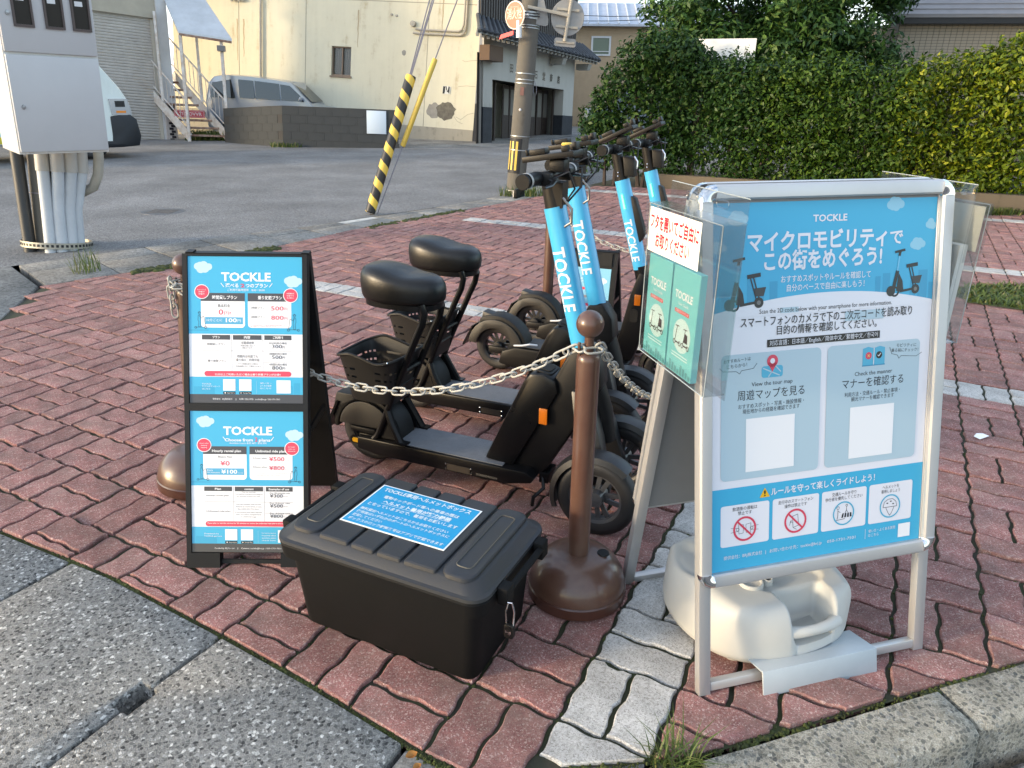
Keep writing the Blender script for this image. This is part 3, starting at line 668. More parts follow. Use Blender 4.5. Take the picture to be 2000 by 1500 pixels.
for x in (1.35, 5.02): mb = MB(); mb.bx(x, x+.06, .25, .31, -.1, 1.63); mb.build('post', M_WOOD, sh)
mb = MB(); mb.bx(1.15,1.6,.6,.63,.9,1.55); mb.build('inner_panel', MATS['paper_pane'], sh)
EO = lambda t: -.95 + 7.6*t
EI = lambda t: .02 + 6.63*t
mb = MB(); mb.add([(EO(0),-.55,2.50),(EO(1),-.55,2.50),(EI(1),.04,2.86),(EI(0),.04,2.86),(EO(0),-.55,2.55),(EO(1),-.55,2.55),(EI(1),.04,2.98),(EI(0),.04,2.98)], [(0,3,2,1),(4,5,6,7),(0,1,5,4),(1,2,6,5),(2,3,7,6),(3,0,4,7)]); mb.build('eaves', pm('eave_grey', (.22,.22,.21), .7), sh)
for k in range(30):
    t0 = (k+.3)/30; t1 = (k+.8)/30
    t = MB(); t.tube([(EO(t0),-.58,2.575),(EI(t0),.05,3.02)], .055, 8); t.ball((EO(t0),-.585,2.575), .06, 8); t.build('ridge_tile', M_TILE, sh)
    t = MB(); t.bar((EO(t1),-.57,2.555), (EI(t1),.05,2.995), .17, .03); t.build('pan_tile', M_TILE, sh)
    t = MB(); t.bar((EO(t0),-.50,2.46), (EI(t0),.0,2.78), .07, .06); t.build('rafter', pm('rafter_grey', (.30,.29,.26), .8), sh)
mb = MB(); mb.bx(.06,.75,-.30,-.02,2.02,2.36); mb.build('beam_end', pm('brown_beam', (.10,.060,.035), .8), sh)
for x in (4.1, 6.0): mb = MB(); mb.prism([(-.45,2.42),(-.38,2.25),(-.02,2.25),(-.02,2.42)], x, x+.25, 'x'); mb.build('eave_bracket', MATS['rafter_grey'], sh)
for k in range(46): mb = MB(); x = .08 + k*.127; mb.bx(x, x+.06, -.03, .019, 3.0, 5.5); mb.build('lattice_slat', pm('brown_slat', (.055,.047,.042), .7), sh)
for c, x, z in zip('田中石堂商店', (1.68,2.15,3.15,3.66,4.16,4.68), (1.99,1.97,1.94,1.93,1.92,1.91)):
    chars = Print(step=.001); chars.text(c, x, z-.11, x+.19, (26,26,24), h=.17, bold=.03); chars.build('raised_character', sh, -.004)

# --- garage building with roller shutter
ga = frame('garage_building', 'garage building with a ribbed grey roller shutter and white corner pillar', 'building', (-10.835,20.046,0), (.788,.6157,-.075))
M_SHUT = pm('shutter_paint', (.40,.38,.35), .55, var=.2, vs=3)
mb = MB(); mb.bx(-5,-.6,0,.3,-.3,6); mb.bx(-.6,1.78,0,.3,3.12,6); mb.bx(-5,1.9,.3001,5,5.8,6); mb.build('wall', pm('garage_beige', (.40,.37,.30), .85, var=.2, vs=2), ga)
for k in range(44):
    z = .02 + k*.0712; mb = MB(); mb.prism([(.12,z),(.092,z+.012),(.09,z+.045),(.105,z+.066),(.12,z+.07)], -.6, 1.52, 'x'); mb.build('shutter_slat', M_SHUT, ga)
mb = MB(); mb.bx(1.521,1.60,.06,.2,0,3.1); mb.build('shutter_guide', pm('guide_beige', (.42,.39,.33), .6), ga)
mb = MB(); mb.bx(1.66,1.92,-.08,.25,1.01,6); mb.bx(1.605,1.659,.0,.25,-.1,3.3); mb.build('pillar', pm('pillar_white', (.52,.53,.54), .6, var=.15, vs=3), ga)
mb = MB(); mb.bx(1.655,1.925,-.075,.25,-.3,1.0); pb = mb.build('pillar_base', pm('grout', (.42,.38,.36), .9), ga)
tm = MB(); tm.bx(-.055,.055,-.004,.004,-.031,.031); tm = tm.mesh('base_tile', [pm('black_tile', (.018,.014,.020), .2)], bevel=.002)
tm2 = MB(); tm2.bx(-.004,.004,-.06,.06,-.031,.031); tm2 = tm2.mesh('base_tile', [MATS['black_tile']], bevel=.002)
for k in range(14):
    for j in range(3):
        x = 1.70 + j*.125 + (-.05 if k % 2 else 0)
        if 1.66 < x-.05 and x+.05 < 1.925: child('base_tile', tm, pb, (x, -.078, .04+k*.071))
    for j in range(2): child('base_tile', tm2, pb, (1.928, 0+j*.135 + (.03 if k % 2 else 0), .04+k*.071))

# --- steel stair with awning
st = frame('steel_stair', 'rusty white steel staircase with railings and a sloping metal awning', 'staircase', (-8.66,20.43,0), (.984,.17,-.03))
SD = Vector((-.80,.62,0))         # ascending direction in the stair's own frame
def sp(w, run, z, d=0): v = Vector((w, 0, 0)) + SD*run; return (v.x, v.y, z)
for k in range(8):
    z = .17 + k*.2; r = .05 + k*.235; mb = MB()
    a, b, c, d = sp(.05,r,z), sp(.98,r,z), sp(.98,r+.24,z), sp(.05,r+.24,z)
    mb.add([a,b,c,d]+[(p[0],p[1],p[2]-.05) for p in (a,b,c,d)], [(0,1,2,3),(7,6,5,4),(0,4,5,1),(1,5,6,2),(2,6,7,3),(3,7,4,0)]); mb.build('tread', M_RUST, st)
for w in (.02, 1.01):
    mb = MB(); mb.bar(sp(w,-.02,.08), sp(w,1.95,1.76), .03, .22); mb.build('stringer', M_WSTEEL, st)
    rl = MB(); rl.tube([sp(w,.05,1.05), sp(w,1.95,2.67)], .022, 6); rl.tube([sp(w,.05,.40), sp(w,1.95,2.02)], .016, 6)
    rl = rl.build('handrail', M_WSTEEL, st)
    for k in range(13): r = .12+k*.145; mb = MB(); mb.tube([sp(w,r,.40+r*.8526-.04), sp(w,r,1.05+r*.8526-.04)], .009, 5); mb.build('baluster', M_WSTEEL, rl)
    mb = MB(); mb.bx(w-.035,w+.035,-.06,.02,-.3,2.58-w*.1); mb.build('post', M_WSTEEL, st)
    mb = MB(); q = sp(w,.9,0); mb.bx(q[0]-.03,q[0]+.03,q[1]-.03,q[1]+.03,1.0,3.2); mb.build('post', M_WSTEEL, st)
aw = MB(); aw.add([(.0,-.12,2.66),(1.30,-.12,2.53),(.25,1.25,4.0),(-.75,1.25,4.1)]+[(.0,-.12,2.61),(1.30,-.12,2.48),(.25,1.25,3.95),(-.75,1.25,4.05)], [(0,1,2,3),(7,6,5,4),(0,4,5,1),(1,5,6,2),(2,6,7,3),(3,7,4,0)]); aw.build('awning', pm('awning_sheet', (.50,.54,.58), .45, metal=.2, var=.2, vs=3), st)
mb = MB(); mb.bar((.02,-.10,2.585),(1.28,-.10,2.455),.05,.05); mb.build('awning_beam', M_RUST, st)
lp = MB(); lp.bx(.93,1.12,-.22,-.08,2.22,2.35); lp.build('floodlight', pm('lamp_grey', (.12,.12,.12), .4), st)
# red notice on a riser
q = sp(.08,.515,.60); rs = tag(MB().bx(-.05,.72,-.012,.0,0,.19).build('riser_notice', pm('notice_red', (.36,.035,.05), .5)), 'small red notice with white characters on a stair riser', 'sign')
rs.parent = None; rs.matrix_world = st.matrix_basis @ Matrix.Translation((q[0], q[1]-.02, q[2]))
pr = Print(step=.001); pr.line([(-.03,.02),(.70,.02),(.70,.17),(-.03,.17),(-.03,.02)], .008, (215,200,200)); pr.text('LTI XOVVR', .02, .055, .65, (225,210,210), h=.085, bold=.02); pr.build('notice_print', rs, -.0125)
struct(blades(900, lambda: (rnd.uniform(-8.9,-7.3), 20.7+rnd.uniform(0,.9), -.01), .28, .03, .7).build('weeds', M_GRASS, recalc=False), 'stuff')
struct(blades(120, lambda: (rnd.uniform(-5.95,-5.2), 18.62+rnd.uniform(-.05,.15), -.01), .14, .02, .7).build('wall_foot_grass', M_GRASS, recalc=False), 'stuff')

# --- block wall with each block, white board on it
bw = frame('block_wall', 'low grey concrete block wall with a corner, stained darker along its foot', 'wall', (-5.64,18.70,-.02), (1,.0265,-.028))
blk = MB(); blk.bx(-.1975,.1975,0,.12,.0025,.1875); blk = blk.mesh('block', [M_BLOCK])
mb = MB(); mb.bx(-.01,2.78,.008,.112,-.1,.965); mb.M = Matrix.Rotation(R(142), 4, 'Z'); mb.bx(.0,2.45,-.112,-.008,-.1,.965); mb.build('mortar', pm('mortar', (.038,.037,.036), .95), bw)
for c in range(5):
    for k in range(8):
        x = .2 + k*.4 - (.2 if c % 2 else 0)
        if x - .19 > 2.6: continue
        child('block', blk, bw, (x if x > .1 else .098, 0, c*.19), sc=(1 if x > .1 else .5, 1, 1))
    for k in range(6):
        d = .2 + k*.4 - (.2 if c % 2 else 0)
        if d < .1: continue
        v = Vector((math.cos(R(142)), math.sin(R(142)), 0))*d; child('block', blk, bw, (v.x, v.y, c*.19), (0, 0, R(142+180)))
wb = frame('notice_board', 'plain pale blue blank board fixed to the grey block wall', 'board', (-5.64,18.70,-.02), (1,.0265,-.028))
mb = MB(); mb.bx(2.03,2.50,-.022,-.002,.40,.93); mb.build('board_panel', pm('board_paint', (.52,.60,.68), .4), wb, bevel=.003)
for x in (2.06,2.47):
    for z in (.43,.90): mb = MB(); mb.lathe([(0,-.0255),(.008,-.025),(.008,-.021)], 8, c=(x,0,z), axis='y'); mb.build('screw', M_GALV, wb)

# --- vehicles
def wheel(parent, c, r, w, rim=None, name='wheel', axis='y', spokes=5, tread=0):
    e = empty(name, c); e.parent = parent
    t = MB(); t.lathe([(r*.66,-w/2*.8),(r*.80,-w/2),(r*.94,-w/2*.9),(r,-w/2*.5),(r,w/2*.5),(r*.94,w/2*.9),(r*.80,w/2),(r*.66,w/2*.8)], 32, axis='y'); t.build('tyre', M_BLK, e, ang=60)
    q = MB(); q.lathe([(r*.67,-w/2*.75),(r*.60,-w/2*.6),(r*.58,0),(r*.60,w/2*.6),(r*.67,w/2*.75)], 28, axis='y'); q.lathe([(0,-w*.55),(r*.2,-w*.5),(r*.22,w*.5),(0,w*.55)], 16, axis='y')
    for k in range(spokes):
        a = 2*math.pi*k/spokes; d = Vector((math.cos(a), 0, math.sin(a))); n = Vector((-d.z, 0, d.x))
        for s_ in (-1, 1): q.bar(d*r*.15 + n*(s_*r*.05), d*r*.62 + n*(s_*r*.13), w*.25, r*.06, up=(0,1,0))
    q.build('rim', rim or pm('wheel_rim', (.035,.035,.037), .4), e)
    return e
M_SILV = pm('silver_blue_paint', (.26,.30,.36), .28, metal=.35, coat=.6)
M_CARGL = pm('car_glass', (.016,.018,.02), .05, spec=.8)
def make_car(label, loc, rz):
    t = thing('parked_car', label, 'car', loc, rz)
    body = [(-.05,.35),(-.02,1.0),(.10,1.45),(.25,1.60),(.5,1.635),(1.2,1.60),(1.9,1.52),(2.32,1.45),(2.58,1.16),(2.86,.88),(3.45,.78),(3.72,.68),(3.78,.38),(3.6,.22),(.1,.22)]
    mb = MB(); rings = []
    for y, k, dz in ((-.74,.97,0),(-.70,1,0),(-.60,1,.012),(0,1,.03),(.60,1,.012),(.70,1,0),(.74,.97,0)):
        rings.append([(1.85+(x-1.85)*k, y*(1 if z < .98 else 1-.10*(z-.98)/.6), z+(dz if z > .8 else 0)) for x, z in body])
    mb.loft(rings); mb.build('body', M_SILV, t, ang=40)
    for s_ in (-1, 1):
        for nm, poly in (('rear_window', [(.12,1.08),(.20,1.45),(.70,1.53),(.78,1.06)]),('side_window', [(.90,1.07),(.90,1.53),(1.30,1.50),(1.30,1.055)]),('side_window', [(1.33,1.055),(1.33,1.50),(1.98,1.43),(1.98,1.02)]),('side_window', [(2.01,1.02),(2.01,1.42),(2.26,1.385),(2.50,1.16),(2.62,.99)])):
            mb = MB(); mb.add([(x, s_*(.742*(1-.10*max(0, z-.98)/.6)+.004), z) for x, z in poly], [(0,1,2,3) if len(poly) == 4 else (0,1,2,3,4)]); mb.build(nm, M_CARGL, t, recalc=False)
        mb = MB(); mb.ball((2.55,s_*.83,1.05), .09, 10, sq=(.6,.9,.7)); mb.build('mirror', M_SILV, t)
        mb = MB(); mb.bx(3.45,3.76,s_*.60-.1,s_*.60+.1,.62,.74); mb.build('headlight', M_WPLAS, t)
        for x in (.62,3.05): wheel(t, (x, s_*.68, .29), .29, .18, pm('alloy', (.4,.4,.42), .35, metal=.6))
    mb = MB(); mb.add([(2.30,-.56,1.475),(2.30,.56,1.475),(2.80,.62,.985),(2.80,-.62,.985)], [(0,1,2,3)]); mb.build('windscreen', M_CARGL, t, recalc=False)
    mb = MB(); mb.lathe([(.15,0),(.165,.012),(.18,0),(.165,-.012),(.15,0)], 16, c=(2.2,-.36,1.06), axis='x'); mb.build('steering_wheel', M_BLK, t)
    return t
car = make_car('silver blue family car parked behind the grey block wall', (-8.27,21.7,0), 0)
c2 = copy_tree(car); c2['label'] = 'pale car half hidden between the tiled shop and the hedge'; c2.location = (6.4,29.0,0); c2.rotation_euler = (0, 0, R(180)); c2.name = 'parked_car'
van = thing('white_van', 'white delivery van with black bumper parked at the shutter behind the meter box', 'van', (-9.76,14.54,0), R(45))
side = [(-2.2,.32),(-2.25,1.2),(-2.2,1.85),(-2.0,1.98),(1.20,2.0),(1.55,1.95),(2.02,1.30),(2.12,1.1),(2.17,.80),(2.16,.45),(2.0,.32)]
mb = MB(); rings = []
for y, k in ((-.86,.985),(-.83,1),(0,1.0),(.83,1),(.86,.985)): rings.append([(x*k if x > 0 else x, y*(1-.07*max(0, z-1.1)), z) for x, z in side])
M_VAN = pm('van_white', (.62,.68,.66), .3, coat=.5, var=.06, vs=2); mb.loft(rings); mb.build('body', M_VAN, van, ang=35)
mb = MB(); mb.prism([(1.72,.30),(1.74,.42),(1.76,.78),(2.12,.82),(2.24,.72),(2.28,.40),(2.22,.22),(1.9,.20),(1.5,.20),(.2,.22),(.2,.32),(1.4,.32)], -.875, .875, 'y'); mb.build('bumper', pm('bumper_black', (.006,.008,.012), .5), van, bevel=.02)
for s_ in (-1, 1):
    mb = MB(); mb.prism([(1.80,.80),(1.78,1.10),(2.11,1.10),(2.155,.95),(2.165,.80)], s_*.80, s_*.872, 'y'); hl = mb.build('headlight', pm('lamp_clear', (.50,.53,.56), .1, metal=.5), van)
    for z0, z1, mt in ((.95,1.06,M_BLK),(.84,.88,pm('amber', (.7,.22,.02), .3))): mb = MB(); mb.bx(1.88,2.06,s_*.8725-.002,s_*.8725+.002,z0,z1); mb.build('lamp_unit', mt, hl)
    mb = MB(); mb.bx(1.26,1.44,s_*1.02-.07,s_*1.02+.07,1.44,1.80); mb.build('mirror', M_BLK, van, bevel=.03)
    mb = MB(); mb.add([(.35,s_*.864,1.22),(1.62,s_*.864,1.22),(1.36,s_*.826,1.75),(.35,s_*.826,1.78)], [(0,1,2,3)]); mb.build('side_window', M_CARGL, van, recalc=False)
    for x in (1.35,-1.35): wheel(van, (x, s_*.74, .33), .33, .2, MATS['alloy'])
    for z0, z1, cc in ((.33,.45,(.52,.46,.03)),(.46,.58,(.30,.55,.68))): mb = MB(); mb.bx(-2.2,.1,s_*.8635-.003,s_*.8635+.003,z0,z1); mb.build('stripe', pm('stripe_%d' % int(z0*100), cc, .4), van)
mb = MB(); mb.add([(1.60,-.72,1.90),(1.60,.72,1.90),(2.02,.76,1.32),(2.02,-.76,1.32)], [(0,1,2,3)]); mb.build('windscreen', M_CARGL, van, recalc=False)
for x in (-1.62,-1.25,-.95):
    mb = MB(); mb.M = Matrix.Translation((x,-.866,.86)); mb.tube([(.12*math.cos(R(a)), 0, .22*math.sin(R(a))) for a in range(-150, 60, 15)], .022, 6); mb.build('lettering', M_BLK, van)

# --- guy wires with striped guard
def stripes(name, c1, c2, k=.108, pitch=.2):
    m = bpy.data.materials.new(name); nt, p, N, Lk = nodes_of(m); p.inputs['Roughness'].default_value = .45
    tc = N('ShaderNodeTexCoord'); sx = N('ShaderNodeSeparateXYZ'); Lk(tc.outputs['Object'], sx.inputs[0])
    at = N('ShaderNodeMath'); at.operation = 'ARCTAN2'; Lk(sx.outputs[1], at.inputs[0]); Lk(sx.outputs[0], at.inputs[1])
    d = N('ShaderNodeMath'); d.operation = 'DIVIDE'; d.inputs[1].default_value = 2*math.pi; Lk(at.outputs[0], d.inputs[0])
    z = N('ShaderNodeMath'); z.operation = 'DIVIDE'; z.inputs[1].default_value = pitch; Lk(sx.outputs[2], z.inputs[0])
    a = N('ShaderNodeMath'); a.operation = 'ADD'; Lk(d.outputs[0], a.inputs[0]); Lk(z.outputs[0], a.inputs[1])
    f = N('ShaderNodeMath'); f.operation = 'FRACT'; Lk(a.outputs[0], f.inputs[0])
    g = N('ShaderNodeMath'); g.operation = 'GREATER_THAN'; g.inputs[1].default_value = .45; Lk(f.outputs[0], g.inputs[0])
    mx = N('ShaderNodeMix'); mx.data_type = 'RGBA'; mx.inputs[6].default_value = (*c1, 1); mx.inputs[7].default_value = (*c2, 1); Lk(g.outputs[0], mx.inputs[0]); Lk(mx.outputs[2], p.inputs['Base Color'])
    return m
def guy(label, base, top, tube_a, tube_b, r, mat, wires, cat='guard'):
    b = Vector(base); d = (Vector(top) - b); L = d.length; d.normalize()
    t = thing('guy_wire_guard', label, cat, base); t.rotation_euler = d.to_track_quat('Z', 'Y').to_euler()
    mb = MB(); mb.lathe([(.008,tube_a),(r*.8,tube_a),(r,tube_a+.01),(r*1.02,tube_b-.03),(r*.96,tube_b),(.008,tube_b)], 18); mb.build('guard_tube', mat, t)
    for dx, dy in wires: mb = MB(); mb.tube([(0,0,0),(dx*.1,dy*.1,tube_b),(dx,dy,L)], .007, 5); mb.build('wire', M_WIRE, t)
    return t
guy('thick black and yellow spiral striped guard on a slanting guy wire', (-1.66,8.50,-.02), (-1.66+.497*3.6,8.5+.34*3.6,-.02+1.488*3.6), .03, 1.605, .058, stripes('hazard_stripes', (.66,.45,.06), (.014,.013,.012)), ((0,0),(.14,0),(.28,.05)))
guy('slim plain yellow guard on the second guy wire beside the striped one', (-1.58,8.55,-.02), (-1.58+.685*3.4,8.55+.34*3.4,-.02+1.664*3.4), .82, 1.831, .030, M_YEL, ((0,0),))

# --- utility pole
up_ = thing('utility_pole', 'leaning grey concrete utility pole with steel bands beside the road', 'pole', (.012,10.5,-.05), up=(.075,.02,1))
mb = MB(); mb.cyl((0,0,-.05),(0,0,9.5),.128,.118,28); mb.build('pole_shaft', M_POLE, up_)
def band(z, h, r=.129, mat=None, nm='band'): mb = MB(); mb.lathe([(r-.003,z),(r+.004,z),(r+.004,z+h),(r-.003,z+h)], 28); return mb.build(nm, mat or M_GALV, up_)
for z in (.08,.62,.80,1.465,1.51,1.585,2.13,2.16): band(z, .010)
bd = band(2.24,.085,.132); mb = MB(); mb.bx(-.09,.12,-.15,-.128,2.262,2.275); mb.bx(-.09,.12,-.15,-.128,2.295,2.305); mb.build('clamp_slot', M_BLK, bd)
gm = MB(); gm.lathe([(.131,.32),(.131,.775)], 18, a0=R(178), a1=R(285)); gd = gm.build('guard_sheet', M_BLK, up_, recalc=False)
for a in (195, 222, 249): mb = MB(); mb.lathe([(.1325,.36),(.1325,.735)], 3, a0=R(a), a1=R(a+13)); mb.build('yellow_strip', M_YEL, gd, recalc=False)
mb = MB(); mb.ball((-.03,-.122,1.14), .018, 10); mb.build('stud', M_WPLAS, up_)
mb = MB(); mb.tube([(.13,-.03,1.51),(.16,-.05,1.44),(.17,-.05,1.36),(.15,-.05,1.32),(.125,-.04,1.38),(.12,-.03,1.5)], .004, 5); mb.build('cable_loop', M_WIRE, up_)
mb = MB(); mb.bx(-.05,.0,-.134,-.122,1.32,1.42); mb.build('marker', pm('marker_red', (.20,.10,.08), .7), up_)
hs = thing('hydrant_sign', 'faded orange oval hydrant sign with pale characters on the utility pole', 'sign', (-.02,10.28,2.25), R(-42))
mb = MB(); mb.lathe([(0,0),(.16,0),(.166,.006),(.16,.012),(0,.012)], 32, axis='y', c=(0,0,-.04)); mb.build('sign_plate', pm('sign_rim', (.72,.62,.55), .5), hs)
pr = Print(step=.0015); pr.disc(0,-.04,.15,(214,112,84)); pr.text('消火栓', -.125,-.075,.125,(240,214,200),h=.10,bold=.012,L=2); pr.text('FIRE HYDRANT',-.07,.045,.07,(240,214,200),L=2); pr.build('sign_print', hs, -.0005)
mb = MB(); mb.tube([(.19,.05,-.04),(.0,.03,-.04)],.012,6); mb.tube([(.06,.02,-.30),(.06,.02,-.1)],.035,10); mb.build('sign_bracket', M_WPLAS, hs)
ar = MB(); ar.prism([(-.27,-.31),(-.235,-.255),(-.02,-.215),(-.02,-.265)], 0, .012, 'y'); ar.build('arrow_plate', pm('arrow_red', (.62,.015,.03), .4), hs)
ts = thing('traffic_sign', 'back of a round grey traffic sign on a bracket beside the utility pole', 'sign', (.655,10.42,2.16), up=(.075,.02,1))
mb = MB(); mb.lathe([(0,0),(.21,0),(.214,.006),(.21,.014),(0,.014)], 36, axis='y', c=(0,0,.04)); mb.build('sign_plate', pm('sign_back', (.30,.295,.285), .5, metal=.2, var=.25, vs=6), ts)
mb = MB(); mb.tube([(-.01,-.03,-.24),(.045,-.03,.5)], .022, 10); mb.build('sign_post', M_GREYP, ts)
for z in (.13,-.07): mb = MB(); mb.bx(-.14,.14,-.022,-.002,z-.014,z+.014); mb.build('back_rail', M_GREYP, ts)
mb = MB(); mb.bar((-.52,-.02,.12),(.02,-.045,.06),.03,.035); mb.build('clamp_arm', M_GREYP, ts)
mb = MB(); mb.prism(rrect(-.14,.14,-.30,-.20,.03), .0, .012, 'y'); mb.build('lower_plate', MATS['sign_back'], ts)
mb = MB(); mb.bx(-.12,.12,-.02,-.001,-.262,-.238); mb.build('back_rail', M_GREYP, ts)
mb = MB(); mb.prism([(-.50,.30),(-.35,.30),(-.24,.0),(-.24,-.06),(-.27,-.08),(-.50,-.06)], .03, .042, 'y'); mb.build('triangle_plate', MATS['sign_back'], ts)

# --- meter box on a concrete pole at the left
ep = thing('meter_pole', 'short concrete pole wrapped with white conduits under the meter box', 'pole', (-4.06,6.48,-.02), up=UPB)
mb = MB(); mb.cyl((0,0,-.05),(0,0,3.5),.165,.155,24); mb.build('pole_shaft', M_POLE, ep)
M_CON = pm('white_conduit', (.50,.53,.56), .42, var=.15, vs=6)
for i, (a, rr_) in enumerate(((-72,.0),(-50,.02),(-28,.03),(-8,.05))):
    x, y = .215*math.cos(R(a)), .215*math.sin(R(a)); mb = MB(); mb.tube([(x,y,-.05),(x*1.0,y,.35),(x*1.1+rr_,y*1.08,.66),(x*1.12+rr_,y*1.1,.68),(x*1.15+rr_,y*1.1,1.0)], .048, 14); cdt = mb.build('conduit', M_CON, ep)
    mb = MB(); mb.tube([(x*1.11+rr_,y*1.09,.665),(x*1.15+rr_,y*1.1,1.0)], .055, 14); mb.build('conduit_collar', pm('collar_grey', (.38,.36,.33), .5), cdt)
mb = MB(); x, y = .22*math.cos(R(-125)), .22*math.sin(R(-125)); mb.tube([(x,y,-.05),(x-.03,y-.02,1.0)], .05, 12); mb.build('dark_conduit', pm('conduit_dark', (.028,.030,.032), .5), ep)
mb = MB(); mb.tube([(.40,.05,1.0),(.40,.05,.80),(.385,.05,.66),(.33,.06,.55),(.23,.07,.50),(.1,.08,.49)], .042, 12); mb.build('elbow_conduit', M_GREYP, ep)
mb = MB(); mb.tube([(.27,-.02,1.0),(.27,-.02,.74),(.25,0,.68),(.2,.03,.62)], .02, 8); mb.build('thin_conduit', M_CON, ep)
sb = MB(); sb.lathe([(.272,.02),(.276,.02),(.276,.07),(.272,.07)], 40); sb = sb.build('strap_band', pm('strap_steel', (.45,.42,.35), .5, metal=.6, var=.3, vs=12), ep)
for k in range(26): a = R(-165+k*7.6); mb = MB(); mb.M = Matrix.Rotation(a, 4, 'Z'); mb.bx(.2745,.278,-.010,.010,.034,.056); mb.build('strap_slot', M_BLK, sb)
mb = MB(); mb.lathe([(.168,.47),(.172,.47),(.172,.48),(.168,.48)], 24); mb.build('wire_tie', M_WIRE, ep)
mbx = frame('meter_box', 'large white steel electric meter box with three small windows on a pole', 'meter box', (-3.716,5.75,.838), (.62,.785,-.02), up=(.085,-.065,1)); mbx.scale = (.80,.95,.95)
M_BOXP = pm('box_paint', (.47,.475,.485), .42, var=.06, vs=2.5)
WB, DB = .82, .33
mb = MB(); mb.bx(.15,.55,DB,DB+.30,.25,.33); mb.bx(.15,.55,DB,DB+.30,1.1,1.18); mb.build('mounting_bracket', M_GALV, mbx)
mb = MB(); mb.bx(-.02,WB-.02,0,DB,0,1.6); mb.build('cabinet', pm('cabinet_paint', (.62,.61,.58), .42, var=.06, vs=2), mbx, bevel=.006)
mb = MB(); mb.bx(-.01,WB-.03,-.022,-.001,.02,.735); dr = mb.build('lower_door', M_BOXP, mbx, bevel=.005)
mb = MB(); mb.lathe([(0,-.034),(.016,-.032),(.018,-.023)], 14, c=(.07,0,.36), axis='y'); mb.build('lock', M_GALV, dr)
mb = MB(); mb.bx(-.01,WB-.03,-.022,-.001,.755,1.58); dr = mb.build('upper_door', M_BOXP, mbx, bevel=.005)
mb = MB(); mb.lathe([(0,-.034),(.016,-.032),(.018,-.023)], 14, c=(.06,0,1.02), axis='y'); mb.build('lock', M_GALV, dr)
for x in (.115,.375,.61):
    w_ = MB(); w_.bx(x,x+.13,-.026,-.0225,.95,1.32); w_ = w_.build('meter_window', pm('meter_glass', (.03,.028,.024), .12), mbx)
    mb = MB()
    for a, b, c, d in ((x-.018,x,.932,1.34),(x+.13,x+.148,.932,1.34),(x,x+.13,.932,.95),(x,x+.13,1.32,1.34)): mb.bx(a,b,-.036,-.0226,c,d)
    mb.build('window_frame', pm('brown_frame', (.075,.058,.055), .45), w_)
    for z0, z1 in ((1.18,1.24),(1.11,1.145)): mb = MB(); mb.bx(x+.02,x+.09,-.0268,-.0261,z0,z1); mb.build('meter_label', M_WPLAS, w_)

# --- far house and tiled building
fh = thing('far_house', 'beige two storey house with a standing seam metal roof behind the shop', 'house', (2.3,32,0), 0)
mb = MB(); mb.bx(-.1,9,0,6,-.3,3.75); mb.build('wall', M_BEIGE, fh)
for k in range(40): mb = MB(); mb.bx(-.1,9,-.016,-.001,.05+k*.095,.138+k*.095); mb.build('siding_board', M_BEIGE, fh)
w_ = MB(); w_.bx(.76,1.40,-.03,-.017,2.72,3.30); w_ = w_.build('window', pm('green_curtain_glass', (.16,.20,.15), .25), fh); mb = MB()
for a, b, c, d in ((.69,.76,2.66,3.37),(1.40,1.47,2.66,3.37),(.76,1.40,3.30,3.37),(.76,1.40,2.66,2.72),(.76,1.40,2.80,2.83)): mb.bx(a,b,-.06,-.0301,c,d)
mb.build('window_frame', M_WPLAS, w_)
mb = MB(); mb.add([(-.4,-.4,3.78),(9.3,-.4,3.78),(9.3,3.5,4.9),(.4,3.5,4.9)]+[(-.4,-.4,3.70),(9.3,-.4,3.70),(9.3,3.5,4.82),(.4,3.5,4.82)], [(0,1,2,3),(7,6,5,4),(0,4,5,1),(1,5,6,2),(2,6,7,3),(3,7,4,0)]); rf = mb.build('roof', M_ROOFM, fh)
for k in range(24): mb = MB(); x = -.3+k*.4; mb.bar((x,-.4,3.80),(x+.3,3.4,4.91),.04,.05); mb.build('roof_seam', M_WPLAS, rf)
mb = MB(); mb.tube([(-.14,-.06,0),(-.14,-.06,3.7)],.035,8); mb.build('downpipe', M_WPLAS, fh)
tb = thing('tiled_building', 'low building clad in small tan tiles with a grey roof behind the tree', 'building', (7.25,15.4,0), R(-8))
m_t = pm('tan_tile', (.34,.285,.21), .5, var=.2, vs=3)
mb = MB(); mb.bx(0,8,0,5,-.3,2.62); mb.build('wall', pm('tile_grout', (.13,.11,.085), .9), tb)
tl = MB(); tl.bx(-.048,.048,-.006,0,-.022,.022); tl = tl.mesh('tile', [m_t])
grid = MB(); cnt = 0
for r_ in range(27):
    for c_ in range(52):
        x, z = .06+c_*.104, 1.25+r_*.051
        if cnt < 300 and 1 < c_ < 30 and r_ > 15: child('wall_tile', tl, tb, (x, 0, z)); cnt += 1
        else: grid.bx(x-.048,x+.048,-.006,-.0002,z-.022,z+.022)
struct(grid.build('wall_tiles', m_t, tb, recalc=False), 'stuff')
mb = MB(); mb.bx(-.3,8.2,-.28,-.16,2.56,2.68); mb.build('gutter_rail', M_BLK, tb)
rf = MB(); rf.prism([(-.30,2.70),(-.30,2.66),(2.6,3.9),(2.6,3.95)], -.3, 8.3, 'x'); rf = rf.build('roof', pm('roof_slate', (.20,.19,.19), .6, var=.15, vs=4), tb)
for k in range(9): mb = MB(); y = -.3+k*.26; z = 2.70+k*.26*.431; mb.bx(-.3,8.3,y,y+.03,z+.004,z+.02); mb.build('roof_course', MATS['roof_slate'], rf)
sg = thing('roadside_board', 'white board edge showing just above the middle of the hedge', 'board', (2.75,12.2,0), R(-20))
mb = MB(); mb.bx(0,.85,0,.03,1.55,2.08); mb.build('board_panel', pm('board_white', (.8,.78,.74), .5), sg)
